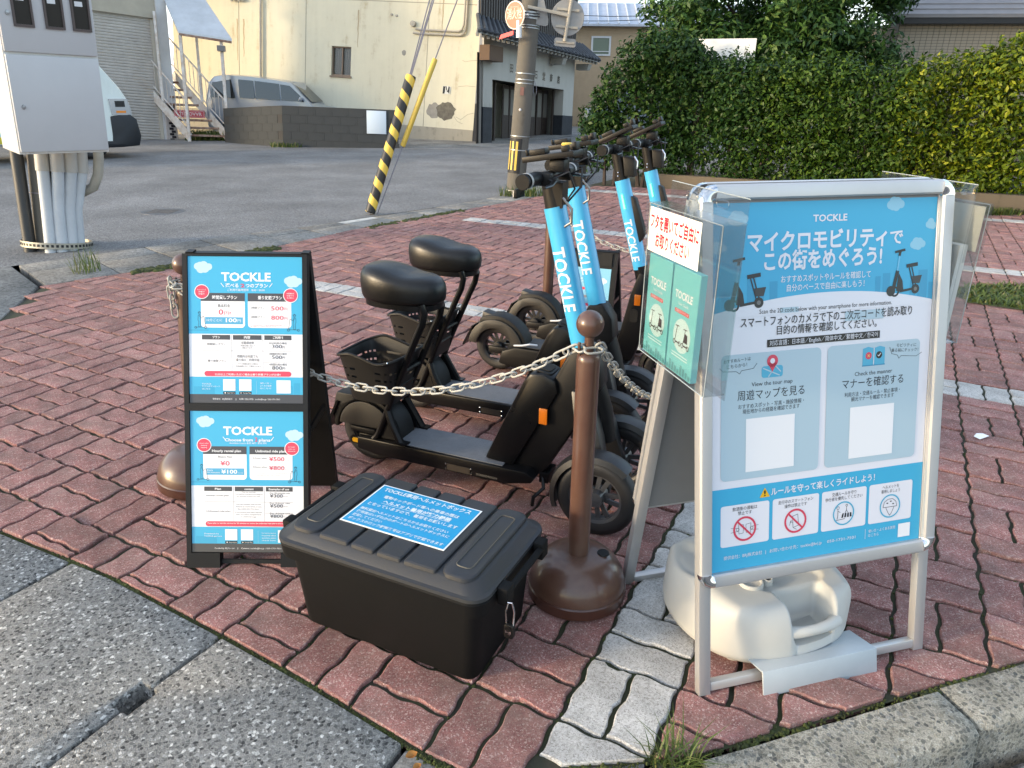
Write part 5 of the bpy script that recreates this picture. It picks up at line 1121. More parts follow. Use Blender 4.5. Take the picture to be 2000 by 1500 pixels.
def standing_scooter(label, loc, rz):
    t = thing('kick_scooter', label, 'scooter', loc, rz, group='electric scooters parked in a row inside the chain')
    wheel(t, (0,0,.12), .12, .060, pm('hub_black', (.022,.022,.023), .35), 'rear_wheel', spokes=6)
    wheel(t, (.865,0,.12), .12, .060, MATS['hub_black'], 'front_wheel', spokes=6)
    outer = [(-.150,.125),(-.120,.175)] + arc_pts(0,.120,.170,120,8,10); inner = arc_pts(0,.120,.132,8,172,12)
    mb = MB(); mb.prism(outer+inner, -.046, .046, 'y'); mg = mb.build('rear_mudguard', M_GRAP, t, bevel=.006)
    mb = MB(); mb.prism([(-.085,.262),(-.078,.300),(-.02,.288),(.06,.245),(.135,.175),(.165,.150),(.12,.15),(.05,.22)], -.030, .030, 'y'); mb.build('mudguard_spine', pm('spine_black', (.012,.012,.0125), .5), mg, bevel=.006)
    for s_ in (-1, 1):
        mb = MB(); mb.prism(arc_pts(0,.12,.150,8,172,14)+arc_pts(0,.12,.105,172,8,12), s_*.0465, s_*.056, 'y'); mb.build('mudguard_cheek', pm('cheek_brown', (.022,.020,.017), .5), mg, bevel=.004)
        mb = MB(); mb.bx(-.03,.10,s_*.058-.008,s_*.058+.008,.10,.135); mb.build('axle_cover', M_BLKP, t, bevel=.005)
        mb = MB(); mb.bx(-.02,.04,s_*.067-.001,s_*.067+.001,.078,.090); mb.build('axle_clip', M_CHR, t)
    mb = MB(); mb.prism([(-.128,.225),(-.118,.228),(-.172,.118),(-.184,.120)], -.055, .055, 'y'); mb.build('plate_carrier', M_BLKS, t)
    mb = MB(); mb.prism([(.03,.060),(.10,.045),(.62,.045),(.67,.09),(.685,.14),(.66,.157),(.12,.152),(.05,.125)], -.085, .085, 'y'); dk = mb.build('deck', M_BLKP, t, bevel=.01)
    mb = MB(); mb.bx(.16,.60,-.075,.075,.1575,.1595); mb.build('tread_mat', pm('deck_dark', (.035,.036,.038), .7), dk)
    mb = MB(); mb.tube([(.12,-.092,.165),(.16,-.09,.17),(.20,-.085,.18),(.23,-.06,.172)], .005, 6); mb.build('cable_lock', M_WPLAS, dk)
    mb = MB(); mb.bx(.585,.625,-.0875,-.0855,.07,.10); mb.build('label_plate', M_WPLAS, dk)
    mb = MB(); mb.prism([(.60,.15),(.69,.15),(.735,.30),(.755,.47),(.735,.56),(.70,.58),(.665,.47)], -.036, .036, 'y'); nk = mb.build('neck_arm', M_BLKP, t, bevel=.01)
    for s_ in (-1, 1):
        mb = MB(); mb.bx(.688,.716,s_*.037-.004,s_*.037+.004,.425,.475); mb.build('reflector', M_ORNG, nk, bevel=.002)
        mb = MB(); mb.prism(rrect(.672,.708,.345,.405,.012), s_*.0365, s_*.039, 'y'); mb.build('neck_badge', M_GRAP, nk)
    mb = MB(); mb.tube([(.855,-.045,.12),(.845,-.045,.18),(.78,-.03,.42),(.745,0,.50)], [.012,.014,.016,.016], 8); mb.tube([(.855,.045,.12),(.845,.045,.18),(.78,.03,.42),(.745,0,.50)], [.012,.014,.016,.016], 8); mb.build('fork', M_BLKS, t)
    mb = MB(); band_arc(mb, .865, .12, .138, 60, 175, -.036, .036); mb.build('front_mudguard', M_GRAP, t)
    mb = MB(); mb.tube([(.735,0,.46),(.696,0,.60)], [.034,.033], 18); mb.build('steering_head', M_BLKP, t)
    sm = MB(); sm.tube([(.697,0,.588),(.585,0,.968)], .0325, 26); sm = sm.build('stem_tube', M_BLUE, t)
    stem_lettering(sm, (.697,0,.588), (.585,0,.968), .0325, .805, .625, .040)
    d = (Vector((.585,0,.968))-Vector((.697,0,.588))).normalized(); q0 = Vector((.697,0,.588))
    mb = MB(); a = q0+d*.272+Vector((-.006,-.0325,0)); b = q0+d*.335+Vector((-.006,-.0325,0)); mb.bar(a, b, .008, .006, up=(0,1,0)); mb.build('green_lamp', pm('green_glow', (.10,.75,.18), .4, emit=(.10,.75,.18)), sm)
    pc = MB(); pc.prism([(.632,.905),(.655,.895),(.690,.80),(.708,.745),(.690,.705),(.672,.715)], -.022, .022, 'y'); pc.build('stem_pouch', M_GRAP, t, bevel=.005)
    mb = MB(); mb.tube([(.586,0,.964),(.553,0,1.085)], [.027,.024], 16); mb.build('stem_head', M_TAUPE, t)
    for z in (.985,1.0): mb = MB(); mb.ball((.573,-.028,z+.0), .004, 8); mb.build('bolt', M_CHR, t)
    mb = MB(); mb.prism([(.588,1.07),(.64,1.065),(.645,.985),(.602,.985)], -.03, .03, 'y'); mb.build('control_box', M_GRAP, t, bevel=.005)
    mb = MB(); mb.tube([(.64,-.03,1.07),(.655,-.03,1.05),(.655,-.03,1.02)], .004, 5); mb.build('cable_clip', M_CHR, t)
    handle_set(t, (.545,1.100), R(25), 0, False)
    for s_ in (-1, 1): mb = MB(); mb.tube([(.66,s_*.03,.08),(.72,s_*.06,.05),(.75,s_*.085,.004)], .007, 7); mb.build('stand_leg', M_BLKS, t)
    return t
s3 = standing_scooter('nearer standing kick scooter with no seat and a green lamp on its blue stem', (-.067,3.527,0), SRZ)
s4 = copy_tree(s3); s4.name = 'kick_scooter'; s4['label'] = 'farthest standing kick scooter, partly behind the leaflet holder'; s4.location = (.13,3.95,0)

# ================================================================ POSTS AND CHAINS
M_BRN = pm('brown_paint', (.070,.028,.018), .34, coat=.3, var=.30, vs=9, col2=(.090,.050,.034), bump=.05)
M_BRN2 = pm('brown_base_dark', (.060,.022,.014), .35, coat=.3, var=.2, vs=8)
def chain_post(label, loc, up=(0,0,1), rz=0., lettering=False):
    t = thing('chain_post', label, 'post', loc, up=up, rz=rz, group='brown chain posts round the scooters')
    mb = MB(); mb.lathe([(0,.001),(.132,.001),(.137,.006),(.138,.036),(.135,.040)], 48); mb.build('base_rim', M_BRN2, t)
    mb = MB(); mb.lathe([(.1345,.040),(.1330,.055),(.127,.078),(.112,.103),(.092,.122),(.072,.132),(.052,.135),(.0,.135)], 48); bs = mb.build('base', M_BRN, t, ang=50)
    mb = MB(); mb.lathe([(0,.139),(.016,.139),(.018,.135)], 14, c=(.062,-.03,-.002)); mb.build('filler_cap', M_BLKP, bs)
    pr = Print(step=.0005); pr.line([(-.045,.062),(.045,.062),(.045,.098),(-.045,.098),(-.045,.062)], .0025, (62,30,22)); pr.text('STAND', -.03, .078, .03, (62,30,22)); pr.text('FILL WATER', -.03, .066, .03, (62,30,22)); pr.text('水を入れる', -.045, .046, .02, (62,30,22))
    pr.build('embossed_text', bs, 0., M=Matrix.Rotation(R(-18), 4, 'Z') @ Matrix.Translation((0,-.098,.018)) @ Matrix.Rotation(R(-38), 4, 'X') @ Matrix.Translation((0,-.0,-.0))) if lettering else None
    mb = MB(); mb.lathe([(.0295,.13),(.0295,.700),(.0285,.712),(.022,.720),(.012,.722),(.0115,.765)], 28); mb.build('shaft', M_BRN, t, ang=40)
    mb = MB(); mb.ball((0,0,.795), .0345, 28); mb.build('ball_finial', M_BRN, t, ang=80)
    for s_ in (-1, 1): mb = MB(); mb.tube([(s_*.024,0,.712),(s_*.027,0,.745),(s_*.0255,.0,.750)], .0042, 7); mb.build('hook_pin', M_BRN, t)
    return t
POSTS = [(-1.125,2.315,0),(.19,1.72,0),(.195,4.12,0),(1.165,3.60,0)]
chain_post('brown chain post behind the tall two panel sign at the left', POSTS[0], up=(.075,.02,1), lettering=True)
chain_post('foremost brown chain post with ball top between the box and the poster stand', POSTS[1], rz=R(20))
chain_post('far brown chain post beyond the scooters', POSTS[2], up=(.02,0,1))
chain_post('brown chain post hidden behind the big blue poster', POSTS[3])
M_CHAIN = pm('chain_plastic', (.36,.36,.34), .5, var=.25, vs=30, col2=(.33,.31,.26))
lk = MB(); a_, b_ = .0135, .0105; pts = []
for i in range(7): t_ = R(-90+180*i/6); pts.append((a_ + b_*math.cos(t_), b_*math.sin(t_), 0))
for i in range(7): t_ = R(90+180*i/6); pts.append((-a_ + b_*math.cos(t_), b_*math.sin(t_), 0))
lk.tube(pts, .0030, 7, closed=True); LINK = lk.mesh('link', [M_CHAIN], ang=80)
def chain(label, A, B, sag, extra=None):
    A = Vector(A); B = Vector(B); t = thing('chain', label, 'chain', A, group='plastic chains between the posts')
    f = lambda k: A.lerp(B, k) - Vector((0, 0, 4*sag*k*(1-k)))
    n = 600; P = [f(i/n) for i in range(n+1)]; 
    if extra: P = [Vector(e) for e in extra] + P
    pitch = .0335; cur = 0; last = 0; out = []; acc = 0
    for p, q in zip(P, P[1:]):
        d = (q-p).length
        while last <= acc + d: out.append((p.lerp(q, (last-acc)/d if d else 0), (q-p).normalized())); last += pitch
        acc += d
    for i, (p, d) in enumerate(out):
        x = d; y = Vector((0,0,1)).cross(x); y = y.normalized() if y.length > .01 else Vector((0,1,0)); z = x.cross(y)
        roll = R(45 + rnd.gauss(0, 9)) if i % 2 else R(-45 + rnd.gauss(0, 9)); M = Matrix((x, y, z)).transposed() @ Matrix.Rotation(roll, 3, 'X')
        child('link', LINK, t, p - A, M.to_euler())
    return t
def tp(i, z=.735, dx=0., dy=0.):
    L = (.075, 0, .02, 0)[i]; p = POSTS[i]; return (p[0]+L*z+dx, p[1]+dy, z)
chain('white plastic chain hanging from the left post to the front post', tp(0,dx=-.03), tp(1,dx=-.03), .232)
chain('grey plastic chain dropping from the front post behind the poster stand', tp(1,dx=.03), tp(3), .44)
chain('thin pale chain sagging from the far post to the right', tp(2), tp(3,dx=-.03), .20)
hang = thing('chain_end', 'loose chain end dangling behind the left brown post', 'chain', tp(0,dx=-.035,dy=-.01))
for k in range(4): child('link', LINK, hang, (-.004*math.sin(k), 0, -.03*k), (R(90)*(k % 2), R(90), 0))
ring = thing('chain_wrap', 'chain links wrapped round the neck of the left post', 'chain', tp(0))
for k in range(5): a = R(150+k*62); child('link', LINK, ring, (.030*math.cos(a), .030*math.sin(a), .004*math.sin(a)), (R(35), 0, a+R(90)))
ring2 = thing('chain_wrap', 'chain link laid round the neck of the front post', 'chain', tp(1))
for k in range(4): a = R(20+k*90); child('link', LINK, ring2, (.026*math.cos(a), .026*math.sin(a), .0), (R(20), 0, a+R(90)))

# ================================================================ PRINTED SIGNS
def rider(p, x, y, s, flip=1, L=4):
    """line drawing of a person riding a scooter"""
    f = flip
    p.ring(x-.42*f*s, y, .10*s, .03*s, INK, L); p.ring(x+.42*f*s, y, .11*s, .035*s, INK, L)
    p.line([(x-.42*f*s,y-.02*s),(x+.30*f*s,y-.04*s),(x+.40*f*s,y-.1*s),(x+.28*f*s,y-.95*s),(x+.14*f*s,y-.97*s)], .028*s, INK, L)
    p.line([(x-.18*f*s,y-.06*s),(x-.16*f*s,y-.5*s),(x-.22*f*s,y-.62*s),(x-.20*f*s,y-1.05*s),(x-.04*f*s,y-1.1*s),(x+.02*f*s,y-.6*s),(x-.02*f*s,y-.06*s),(x-.18*f*s,y-.06*s)], .024*s, INK, L)
    p.line([(x-.12*f*s,y-1.02*s),(x+.06*f*s,y-.80*s),(x+.22*f*s,y-.93*s)], .024*s, INK, L)
    p.ring(x-.10*f*s, y-1.24*s, .10*s, .025*s, INK, L); p.line([(x-.22*f*s,y-1.28*s),(x-.10*f*s,y-1.38*s),(x+.03*f*s,y-1.28*s)], .03*s, INK, L)
def plan_poster(parent, name, x0, ztop, w, h, jp, M):
    p = Print(w/1130, -h/1500, x0, ztop)
    p.rect(0,0,1130,1500,(246,246,250),0); p.rect(0,0,1130,790,SKY,1); p.rect(0,1230,1130,1410,SKY,1); p.rect(0,1410,1130,1500,GREY,1)
    for q in ((150,110),(1040,250)):
        p.cloud(q[0], q[1], 72, (196,228,242), 2)
    for x, y0, ww in ((40,1330,210),(340,1290,120),(520,1340,80),(900,1320,130),(1040,1290,60)): p.rect(x,y0,x+ww,1410,(58,170,212),2)
    p.text('TOCKLE', 330, 248, 820, WHITE, h=88, bold=.03, L=3)
    if jp:
        p.text('選べる', 370, 312, 500, WHITE, h=34, bold=.02, L=3); p.text('2', 520, 312, 560, RED, h=36, bold=.03, L=3); p.text('つのプラン', 570, 312, 790, WHITE, h=34, bold=.02, L=3); p.text('ご利用可能時間帯　8:00〜20:00', 390, 350, 760, WHITE, L=3)
    else:
        p.text('Choose from', 345, 318, 625, WHITE, h=32, bold=.02, L=3); p.text('2', 645, 318, 672, RED, h=44, bold=.02, L=3); p.text('plans', 685, 318, 800, WHITE, h=32, bold=.02, L=3); p.text('Available hours: 8:00 AM - 8:00 PM', 390, 346, 760, WHITE, L=3)
    p.line([(325,270),(355,310)], 6, WHITE, 3); p.line([(835,270),(805,310)], 6, WHITE, 3)
    for a, b in ((125,560),(590,1020)):
        p.rr(a,385,b,725,34,WHITE,2); p.rect(a,372,b,455,GREY,3)
    p.disc(136,360,74,WHITE,4); p.disc(136,360,67,RED,5); p.disc(1015,392,74,WHITE,4); p.disc(1015,392,67,RED,5)
    for k in range(3): p.text('ちょっとした' if jp else 'short trips', 92, 345+k*22, 180, WHITE, L=6, h=11) if k == 0 else p.text('移動や' if jp else 'stopping', 105, 345+k*22, 165, WHITE, L=6, h=11)
    for k, s_ in enumerate(('時間内', '何度でも', 'お得に') if jp else ('for longer', 'rides or', 'tours')): p.text(s_, 978, 378+k*22, 1050, WHITE, L=6, h=11)
    p.text('時間貸しプラン' if jp else 'Hourly rental plan', 238 if jp else 215, 432, 485 if jp else 505, WHITE, h=30 if jp else 26, bold=.02, L=4); p.text('乗り放題プラン' if jp else 'Unlimited ride plan', 690 if jp else 650, 432, 930 if jp else 950, WHITE, h=30 if jp else 26, bold=.02, L=4)
    if jp:
        p.text('基本料金', 290, 515, 415, INK, h=27, L=4); p.text('0', 300, 592, 345, RED, h=56, bold=.01, L=4); p.text('円!', 355, 592, 420, RED, h=30, L=4); p.rect(165,618,540,690,(86,176,216),3); p.text('10分ごとに', 180, 660, 335, WHITE, h=24, L=4); p.text('100', 370, 668, 480, WHITE, h=40, bold=.02, L=4); p.text('円', 485, 666, 520, WHITE, h=24, L=4)
        for y, a, b in ((545,'2時間プラン','500'),(640,'4時間プラン','800')): p.text(a, 620, y-16, 760, INK, h=19, L=4); p.text(b, 820, y, 945, RED, h=44, bold=.012, L=4); p.text('円', 950, y, 982, RED, h=28, L=4)
        p.text('※ご利用時間を超過された場合は超過分の料金が発生します', 615, 700, 970, RED, L=4, h=7); p.text('乗り放題プランは途中で乗り換えが可能です', 615, 716, 900, RED, L=4, h=7)
    else:
        p.text('Basic fee', 275, 492, 415, INK, h=22, L=4); p.text('¥0', 295, 575, 390, RED, h=50, bold=.01, L=4); p.rect(155,605,535,675,(86,176,216),3); p.text('Every', 165, 634, 220, WHITE, L=4); p.text('10 minutes', 165, 656, 290, WHITE, h=14, L=4); p.text('¥100', 305, 660, 465, WHITE, h=42, bold=.02, L=4); p.text('tax incl.', 470, 656, 525, WHITE, L=4, h=9)
        for y, a, b in ((525,'2-hour plan','¥500'),(620,'4-hour plan','¥800')): p.text(a, 622, y-24, 762, INK, h=17, L=4); p.text(b, 785, y, 940, RED, h=46, bold=.012, L=4); p.text('tax incl.', 945, y-8, 995, RED, L=4, h=9)
        p.text('The extra charge applies when the time is exceeded during the use', 615, 656, 990, RED, L=4, h=7); p.text('of an unlimited ride plan with transfers', 615, 680, 900, RED, L=4, h=7)
    p.line([(615,588),(985,588)], 2.5, (150,150,155), 4)
    rider(p, 120, 725, 118, 1); rider(p, 1040, 745, 118, -1)
    p.line([(0,752),(200,752)], 3, (40,130,170), 2)
    for a, b in ((130,410),(438,722),(750,1020)): p.rect(a,800,b,848,GREY,2)
    heads = ('プラン','内容','ご利用例') if jp else ('Plan','content','Examples of use')
    for s_, (a, b) in zip(heads, ((235,310),(548,612),(835,935)) if jp else ((238,300),(535,628),(780,985))): p.text(s_, a, 834, b, WHITE, h=22, bold=.02, L=3)
    for y, a, b in ((962,130,1020),(1080,745,1020)): p.line([(a,y),(b,y)], 2.5, (120,120,125), 2)
    for x in (425,735): p.line([(x,800),(x,1178)], 2.5, (120,120,125), 2)
    if jp:
        p.text('時間貸しプラン', 180, 905, 365, INK, h=20, L=3); p.text('乗り放題プラン', 185, 1076, 370, INK, h=20, L=3); p.text('従量課金制', 520, 890, 645, INK, h=23, L=3); p.text('ご利用分数に応じて', 500, 915, 660, GREY, h=13, L=3); p.text('課金されます', 530, 937, 630, GREY, h=13, L=3)
        p.text('時間内は何度でも', 478, 1030, 685, INK, h=23, L=3); p.text('乗り換え・利用可能', 466, 1066, 700, INK, h=23, L=3); p.text('プラン時間を超えた場合は', 480, 1102, 690, GREY, h=13, L=3); p.text('ご利用時間に応じて課金されます', 450, 1126, 715, GREY, h=13, L=3)
        for y, a, b in ((930,'30分利用の場合','300'),(1040,'2時間利用の場合','500'),(1150,'4時間利用の場合','800')): p.text(a, 795, y-40, 975, INK, h=19, L=3); p.text(b, 825, y+2, 925, INK, h=38, L=3); p.text('円', 928, y+2, 955, INK, h=24, L=3)
        p.text('52分以上ご利用いただく場合は乗り放題プランがお得!!', 255, 1214, 910, WHITE, h=18, bold=.01, L=4)
    else:
        p.text('Hourly rental plan', 150, 902, 375, INK, h=17, L=3); p.text('Unlimited ride plan', 150, 1070, 390, INK, h=17, L=3)
        for y, s_, a, b in ((862,'Pay-as-you-go',510,650),(885,'You will be charged according to',440,718),(908,'the amount of time you ride.',455,695),(993,'You can transfer and use the',448,700),(1018,'service as many times as you',448,704),(1042,'like within the time limit.',465,680),(1078,'If you exceed your plan\'s allotted',442,705),(1102,'time, you will be charged based',448,700),(1126,'on additional usage.',490,655)): p.text(s_, a, y, b, INK if y in (862,993,1018,1042) else GREY, h=12, L=3)
        for y, a, b in ((905,'For 30-minute use','¥300'),(1012,'For 2-hour use','¥500'),(1122,'For 4-hour use','¥800')): p.text(a, 790, y-32, 990, INK, h=16, L=3); p.text(b, 790, y+8, 920, INK, h=38, L=3); p.text('tax incl.', 926, y, 970, INK, L=3, h=8)
        p.text('If you plan to use the service for 52 minutes or more, the unlimited ride plan is the best deal.', 160, 1196, 990, WHITE, h=14, bold=.01, L=4)
    p.rr(140 if not jp else 150,1170,1015,1224,26,RED,3)
    p.text('TOCKLE' if jp else 'Download the', 125, 1310, 215 if jp else 270, WHITE, h=14, L=3); p.text('アプリダウンロード' if jp else 'TOCKLE app here.', 125, 1336, 305, WHITE, h=14, L=3)
    if jp: p.text('はこちら', 125, 1362, 205, WHITE, h=14, L=3)
    for a in (335,495): p.rect(a,1255,a+122,1372,WHITE,3); p.rr(a,1382,a+122,1410-2,5,(16,16,18),3)
    p.text('App Store', 372, 1400, 450, WHITE, h=11, L=4); p.disc(355,1395,7,WHITE,4); p.text('Google Play', 532, 1400, 612, WHITE, h=11, L=4); p.poly([(508,1388),(508,1402),(522,1395)], WHITE, 4)
    p.line([(668,1270),(668,1400)], 3, (150,214,238), 3)
    for k, s_ in enumerate(('使い方・','よくある質問','はこちら') if jp else ('For how to use and','frequently asked','questions, please','check here')): p.text(s_, 705, 1300+k*26, 705+(110 if jp else 140), WHITE, h=13, L=3)
    p.rect(868,1262,1008,1396,WHITE,3)
    p.text('提供会社：BRJ株式会社' if jp else 'Provided by: BRJ Co., Ltd', 230, 1466, 425, WHITE, h=15, L=3); p.text('|', 460, 1466, 463, WHITE, h=16, L=3); p.text('お問い合わせ先：tockle@brj.jp / 050-1731-7501' if jp else 'Contact: tockle@brj.jp / 050-1731-7501', 495, 1466, 900, WHITE, h=15, L=3)
    return p.build(name, parent, -.0012, M)
M_SIGNB = pm('sign_black', (.008,.0085,.0095), .45, spec=.25, var=.3, vs=8, bump=.06, bs=200)
def a_board(label, loc, rz, tilt, W, H, back, small=False):
    t = thing('a_frame_sign', label, 'sign', loc, rz)
    Mt = Matrix.Rotation(-tilt, 4, 'X')
    apex = Mt @ Vector((0, 0, H))
    mb = MB(); mb.M = Mt
    b = .014
    mb.bx(0,b,0,.028,0,H); mb.bx(W-b,W,0,.028,0,H); mb.bx(b,W-b,0,.028,H-.006,H); mb.bx(b,W-b,0,.028,.468,.490) if not small else None
    mb.bx(b,W-b,.006,.028,.045,H-.006); mb.bx(b,.098,.0,.028,0,.045); mb.bx(.278,W-b,.0,.028,0,.045) if not small else mb.bx(b,W-b,0,.028,0,.045)
    fp = mb.build('front_panel', M_SIGNB, t)
    if not small:
        mb = MB(); mb.M = Mt; mb.bx(.098,.278,.012,.022,.010,.022); mb.build('hand_grip', M_SIGNB, fp)
        plan_poster(fp, 'upper_poster', b+.001, .918, W-2*b-.002, .427, True, Mt @ Matrix.Translation((0,.0052,0)))
        plan_poster(fp, 'lower_poster', b+.001, .467, W-2*b-.002, .420, False, Mt @ Matrix.Translation((0,.0052,0)))
    else:
        q = Print(1,1,0,0); q.rect(.03,.06,W-.03,H-.09,(140,206,236),0); q.cloud(W*.75,H-.16,.022,(214,234,244),1); q.text('プラン',.07,H-.17,W*.5,WHITE,L=1); q.rect(.03,.12,W-.03,H-.30,(238,240,246),1)
        for k in range(4): q.rect(.06,.15+k*.045,W-.09,.165+k*.045,(RED if k % 2 else (150,150,160)),2)
        q.build('poster', fp, -.0012, Mt @ Matrix.Translation((0,.0052,0)))
    # rear panel from the apex down to the ground behind
    ang = math.atan2(back-apex.y-.02, apex.z); L = math.hypot(back-apex.y-.02, apex.z)
    Mr = Matrix.Translation((0, apex.y+.022, apex.z)) @ Matrix.Rotation(ang, 4, 'X')
    mb = MB(); mb.M = Mr; mb.bx(0,.022,0,.028,-L,0); mb.bx(W-.022,W,0,.028,-L,0); mb.bx(.022,W-.022,.004,.024,-L+.05,-.004); mb.build('rear_panel', M_SIGNB, t)
    mb = MB(); mb.M = Matrix.Translation((0, apex.y+.012, apex.z)); mb.tube([(.02,0,-.012),(W-.02,0,-.012)], .009, 8); mb.build('hinge', M_BLKS, t)
    for x in (.004, W-.012): mb = MB(); mb.bar((x+.004, apex.y*.45, apex.z*.42), (x+.004, back-(back-apex.y)*.42, apex.z*.42), .008, .02); mb.build('spreader', M_BLKS, t)
    if small:
        for x in (.03,W-.09): mb = MB(); mb.M = Mt; mb.bx(x,x+.06,-.003,-.0002,H-.075,H-.004); mb.build('top_clip', M_GRAP, t)
    return t
a_board('tall black sign with two blue price posters one above the other', (-.9586,1.8078,0), .0075, .325, .3613, .925, .40)
a_board('small black sign with pale blue poster standing behind the scooters', (.265,4.05,0), -.33, .22, .30, .50, .34, True)

# ================================================================ POSTER STAND
ST = thing('poster_stand', 'aluminium double sided stand with a large blue guide poster', 'poster stand', (.447,1.3268,0), .2715)
TILT = .2106; HL = 1.172; FW = .649; FH = .899; MT = Matrix.Rotation(-TILT, 4, 'X')
M_ALU = pm('anodised_aluminium', (.50,.50,.50), .38, metal=.55, var=.10, vs=3)
M_BRD = pm('backing_grey', (.22,.225,.23), .7, var=.15, vs=3)
def stand_leaf(M, front):
    rt = empty('front_leaf' if front else 'rear_leaf'); rt.parent = ST
    for x0 in (.004, FW-.035):
        mb = MB(); mb.M = M; mb.bx(x0,x0+.030,.002,.024,0,HL-.02); mb.build('leg', M_ALU, rt, bevel=.0015)
    mb = MB(); mb.M = M; mb.bx(.0345,FW-.0355,.003,.023,.008,.030); mb.build('bottom_rail', M_ALU, rt, bevel=.0015)
    z0, z1 = HL-FH, HL; w = .032
    prof = [(0,.004),(.0,-.007),(.0035,-.0115),(.008,-.0125),(.0285,-.0105),(w,-.006),(w,.004)]
    def rail(p0, p1, inw):
        d = Vector(p1)-Vector(p0); mb = MB(); mb.M = M; i = Vector(inw)
        mb.loft([[Vector(p)+i*a+Vector((0,b,0)) for a, b in prof] for p in (p0, p1)]); mb.build('snap_rail', M_ALU, rt, ang=22)
    c = .036
    rail((0,0,z0+c),(0,0,z1-c),(1,0,0)); rail((FW,0,z0+c),(FW,0,z1-c),(-1,0,0)); rail((c,0,z1),(FW-c,0,z1),(0,0,-1)); rail((c,0,z0),(FW-c,0,z0),(0,0,1))
    for cx, cz, a0 in ((c,z0+c,180),(FW-c,z0+c,270),(FW-c,z1-c,0),(c,z1-c,90)):
        mb = MB(); mb.M = M; rings = []
        for k in range(9):
            a = R(a0+90*k/8); dx, dz = math.cos(a), math.sin(a)
            rings.append([(cx+dx*(c-q), y, cz+dz*(c-q)) for q, y in ((0,.004),(0,-.007),(.006,-.0145),(.015,-.0165),(.027,-.0115),(c-.003,-.004),(c-.003,.004))])
        mb.loft(rings); mb.build('corner_cap', M_CHR, rt, ang=50)
    mb = MB(); mb.M = M; mb.bx(.02,FW-.02,.005,.009,z0+.01,z1-.01); mb.build('backing_board', M_BRD, rt)
    return rt
front_leaf = stand_leaf(MT, True)
AP = MT @ Vector((0,0,HL)); RB = .470; ra = math.atan2(RB-AP.y-.03, AP.z); RL = math.hypot(RB-AP.y-.03, AP.z)
MR = Matrix.Translation((FW, AP.y+.030, AP.z)) @ Matrix.Rotation(ra, 4, 'X') @ Matrix.Translation((0,0,-HL)) @ Matrix.Rotation(math.pi, 4, 'Z')
stand_leaf(MR, False)
mb = MB(); mb.tube([(.03,AP.y+.014,AP.z-.03),(FW-.03,AP.y+.014,AP.z-.03)], .008, 8); mb.build('hinge', M_ALU, ST)
mb = MB(); mb.tube([(.012,.245,1.09),(.010,.262,1.12),(.012,.29,1.125),(.02,.30,1.09),(.014,.28,1.05)], .005, 7); mb.build('strap', M_BLKP, ST)
# the poster itself (millimetres on the leaf)
p = Print(.001, .001); LB = (186,210,222); W2 = (240,240,247)
p.rect(30,300,613,1134,W2,0)
cu = [(30,899)] + [(x, 933-34*((x-325)/292)**2) for x in range(50, 613, 28)] + [(613,899)]
p.poly([(30,1134)]+cu+[(613,1134)], SKY, 1); p.rect(30,300,613,503,SKY,1)
for x, y, s_ in ((96,1101,20),(498,1121,19),(564,1030,17),(602,1074,15),(50,1041,16)):
    for dx, dy, k in ((-.75,-.1,.5),(-.3,.25,.62),(.25,.15,.66),(.8,-.05,.48),(.1,-.25,.6),(-.4,-.25,.5)):
        if x+dx*s_+k*s_ < 613 and x+dx*s_-k*s_ > 30: p.disc(x+dx*s_, y+dy*s_, k*s_, (150,208,232), 2+dx*.05, n=14)
for x, y0, w_, h_ in ((40,903,14,28),(56,906,20,42),(80,910,14,26),(120,914,22,60),(146,918,16,34),(176,924,20,40),(452,925,14,36),(472,923,20,44),(548,913,16,34),(570,908,26,62),(600,901,12,40)): p.rect(x,y0-6,x+w_,y0+h_,(58,164,206),2)
p.poly(cu + [(613,890),(30,890)], W2, 3)
def mini(px_, py, s_, f):
    K = (44,44,46); L = 5
    p.disc(px_-.36*s_*f,py+.12*s_,.13*s_,K,L); p.ring(px_-.24*s_*f,py+.10*s_,.13*s_,.05*s_,K,L); p.disc(px_+.38*s_*f,py+.14*s_,.12*s_,K,L); p.disc(px_+.38*s_*f,py+.14*s_,.05*s_,(120,120,120),L+1)
    p.line([(px_-.30*s_*f,py+.12*s_),(px_-.18*s_*f,py+.62*s_)], .10*s_, K, L); p.line([(px_-.19*s_*f,py+.60*s_),(px_-.14*s_*f,py+1.0*s_)], .045*s_, (120,200,235), L); p.line([(px_-.15*s_*f,py+.98*s_),(px_-.12*s_*f,py+1.10*s_)], .07*s_, K, L); p.line([(px_-.28*s_*f,py+1.08*s_),(px_+.02*s_*f,py+1.13*s_)], .06*s_, K, L)
    p.poly([(px_-.20*s_*f,py+.12*s_),(px_+.02*s_*f,py+.10*s_),(px_-.02*s_*f,py+.36*s_),(px_-.14*s_*f,py+.56*s_)], K, L); p.line([(px_-.1*s_*f,py+.10*s_),(px_+.40*s_*f,py+.16*s_)], .06*s_, K, L)
    p.line([(px_+.32*s_*f,py+.2*s_),(px_+.16*s_*f,py+.70*s_)], .03*s_, K, L); p.line([(px_+.40*s_*f,py+.2*s_),(px_+.24*s_*f,py+.70*s_)], .03*s_, K, L); p.line([(px_+.08*s_*f,py+.72*s_),(px_+.42*s_*f,py+.76*s_)], .09*s_, K, L); p.poly([(px_+.26*s_*f,py+.46*s_),(px_+.56*s_*f,py+.48*s_),(px_+.50*s_*f,py+.28*s_),(px_+.30*s_*f,py+.28*s_)], (60,60,62), L+1)
mini(112,906,98,1); mini(528,914,92,1)
p.text('TOCKLE',282,1089,370,W2,h=15,bold=.025,L=4)
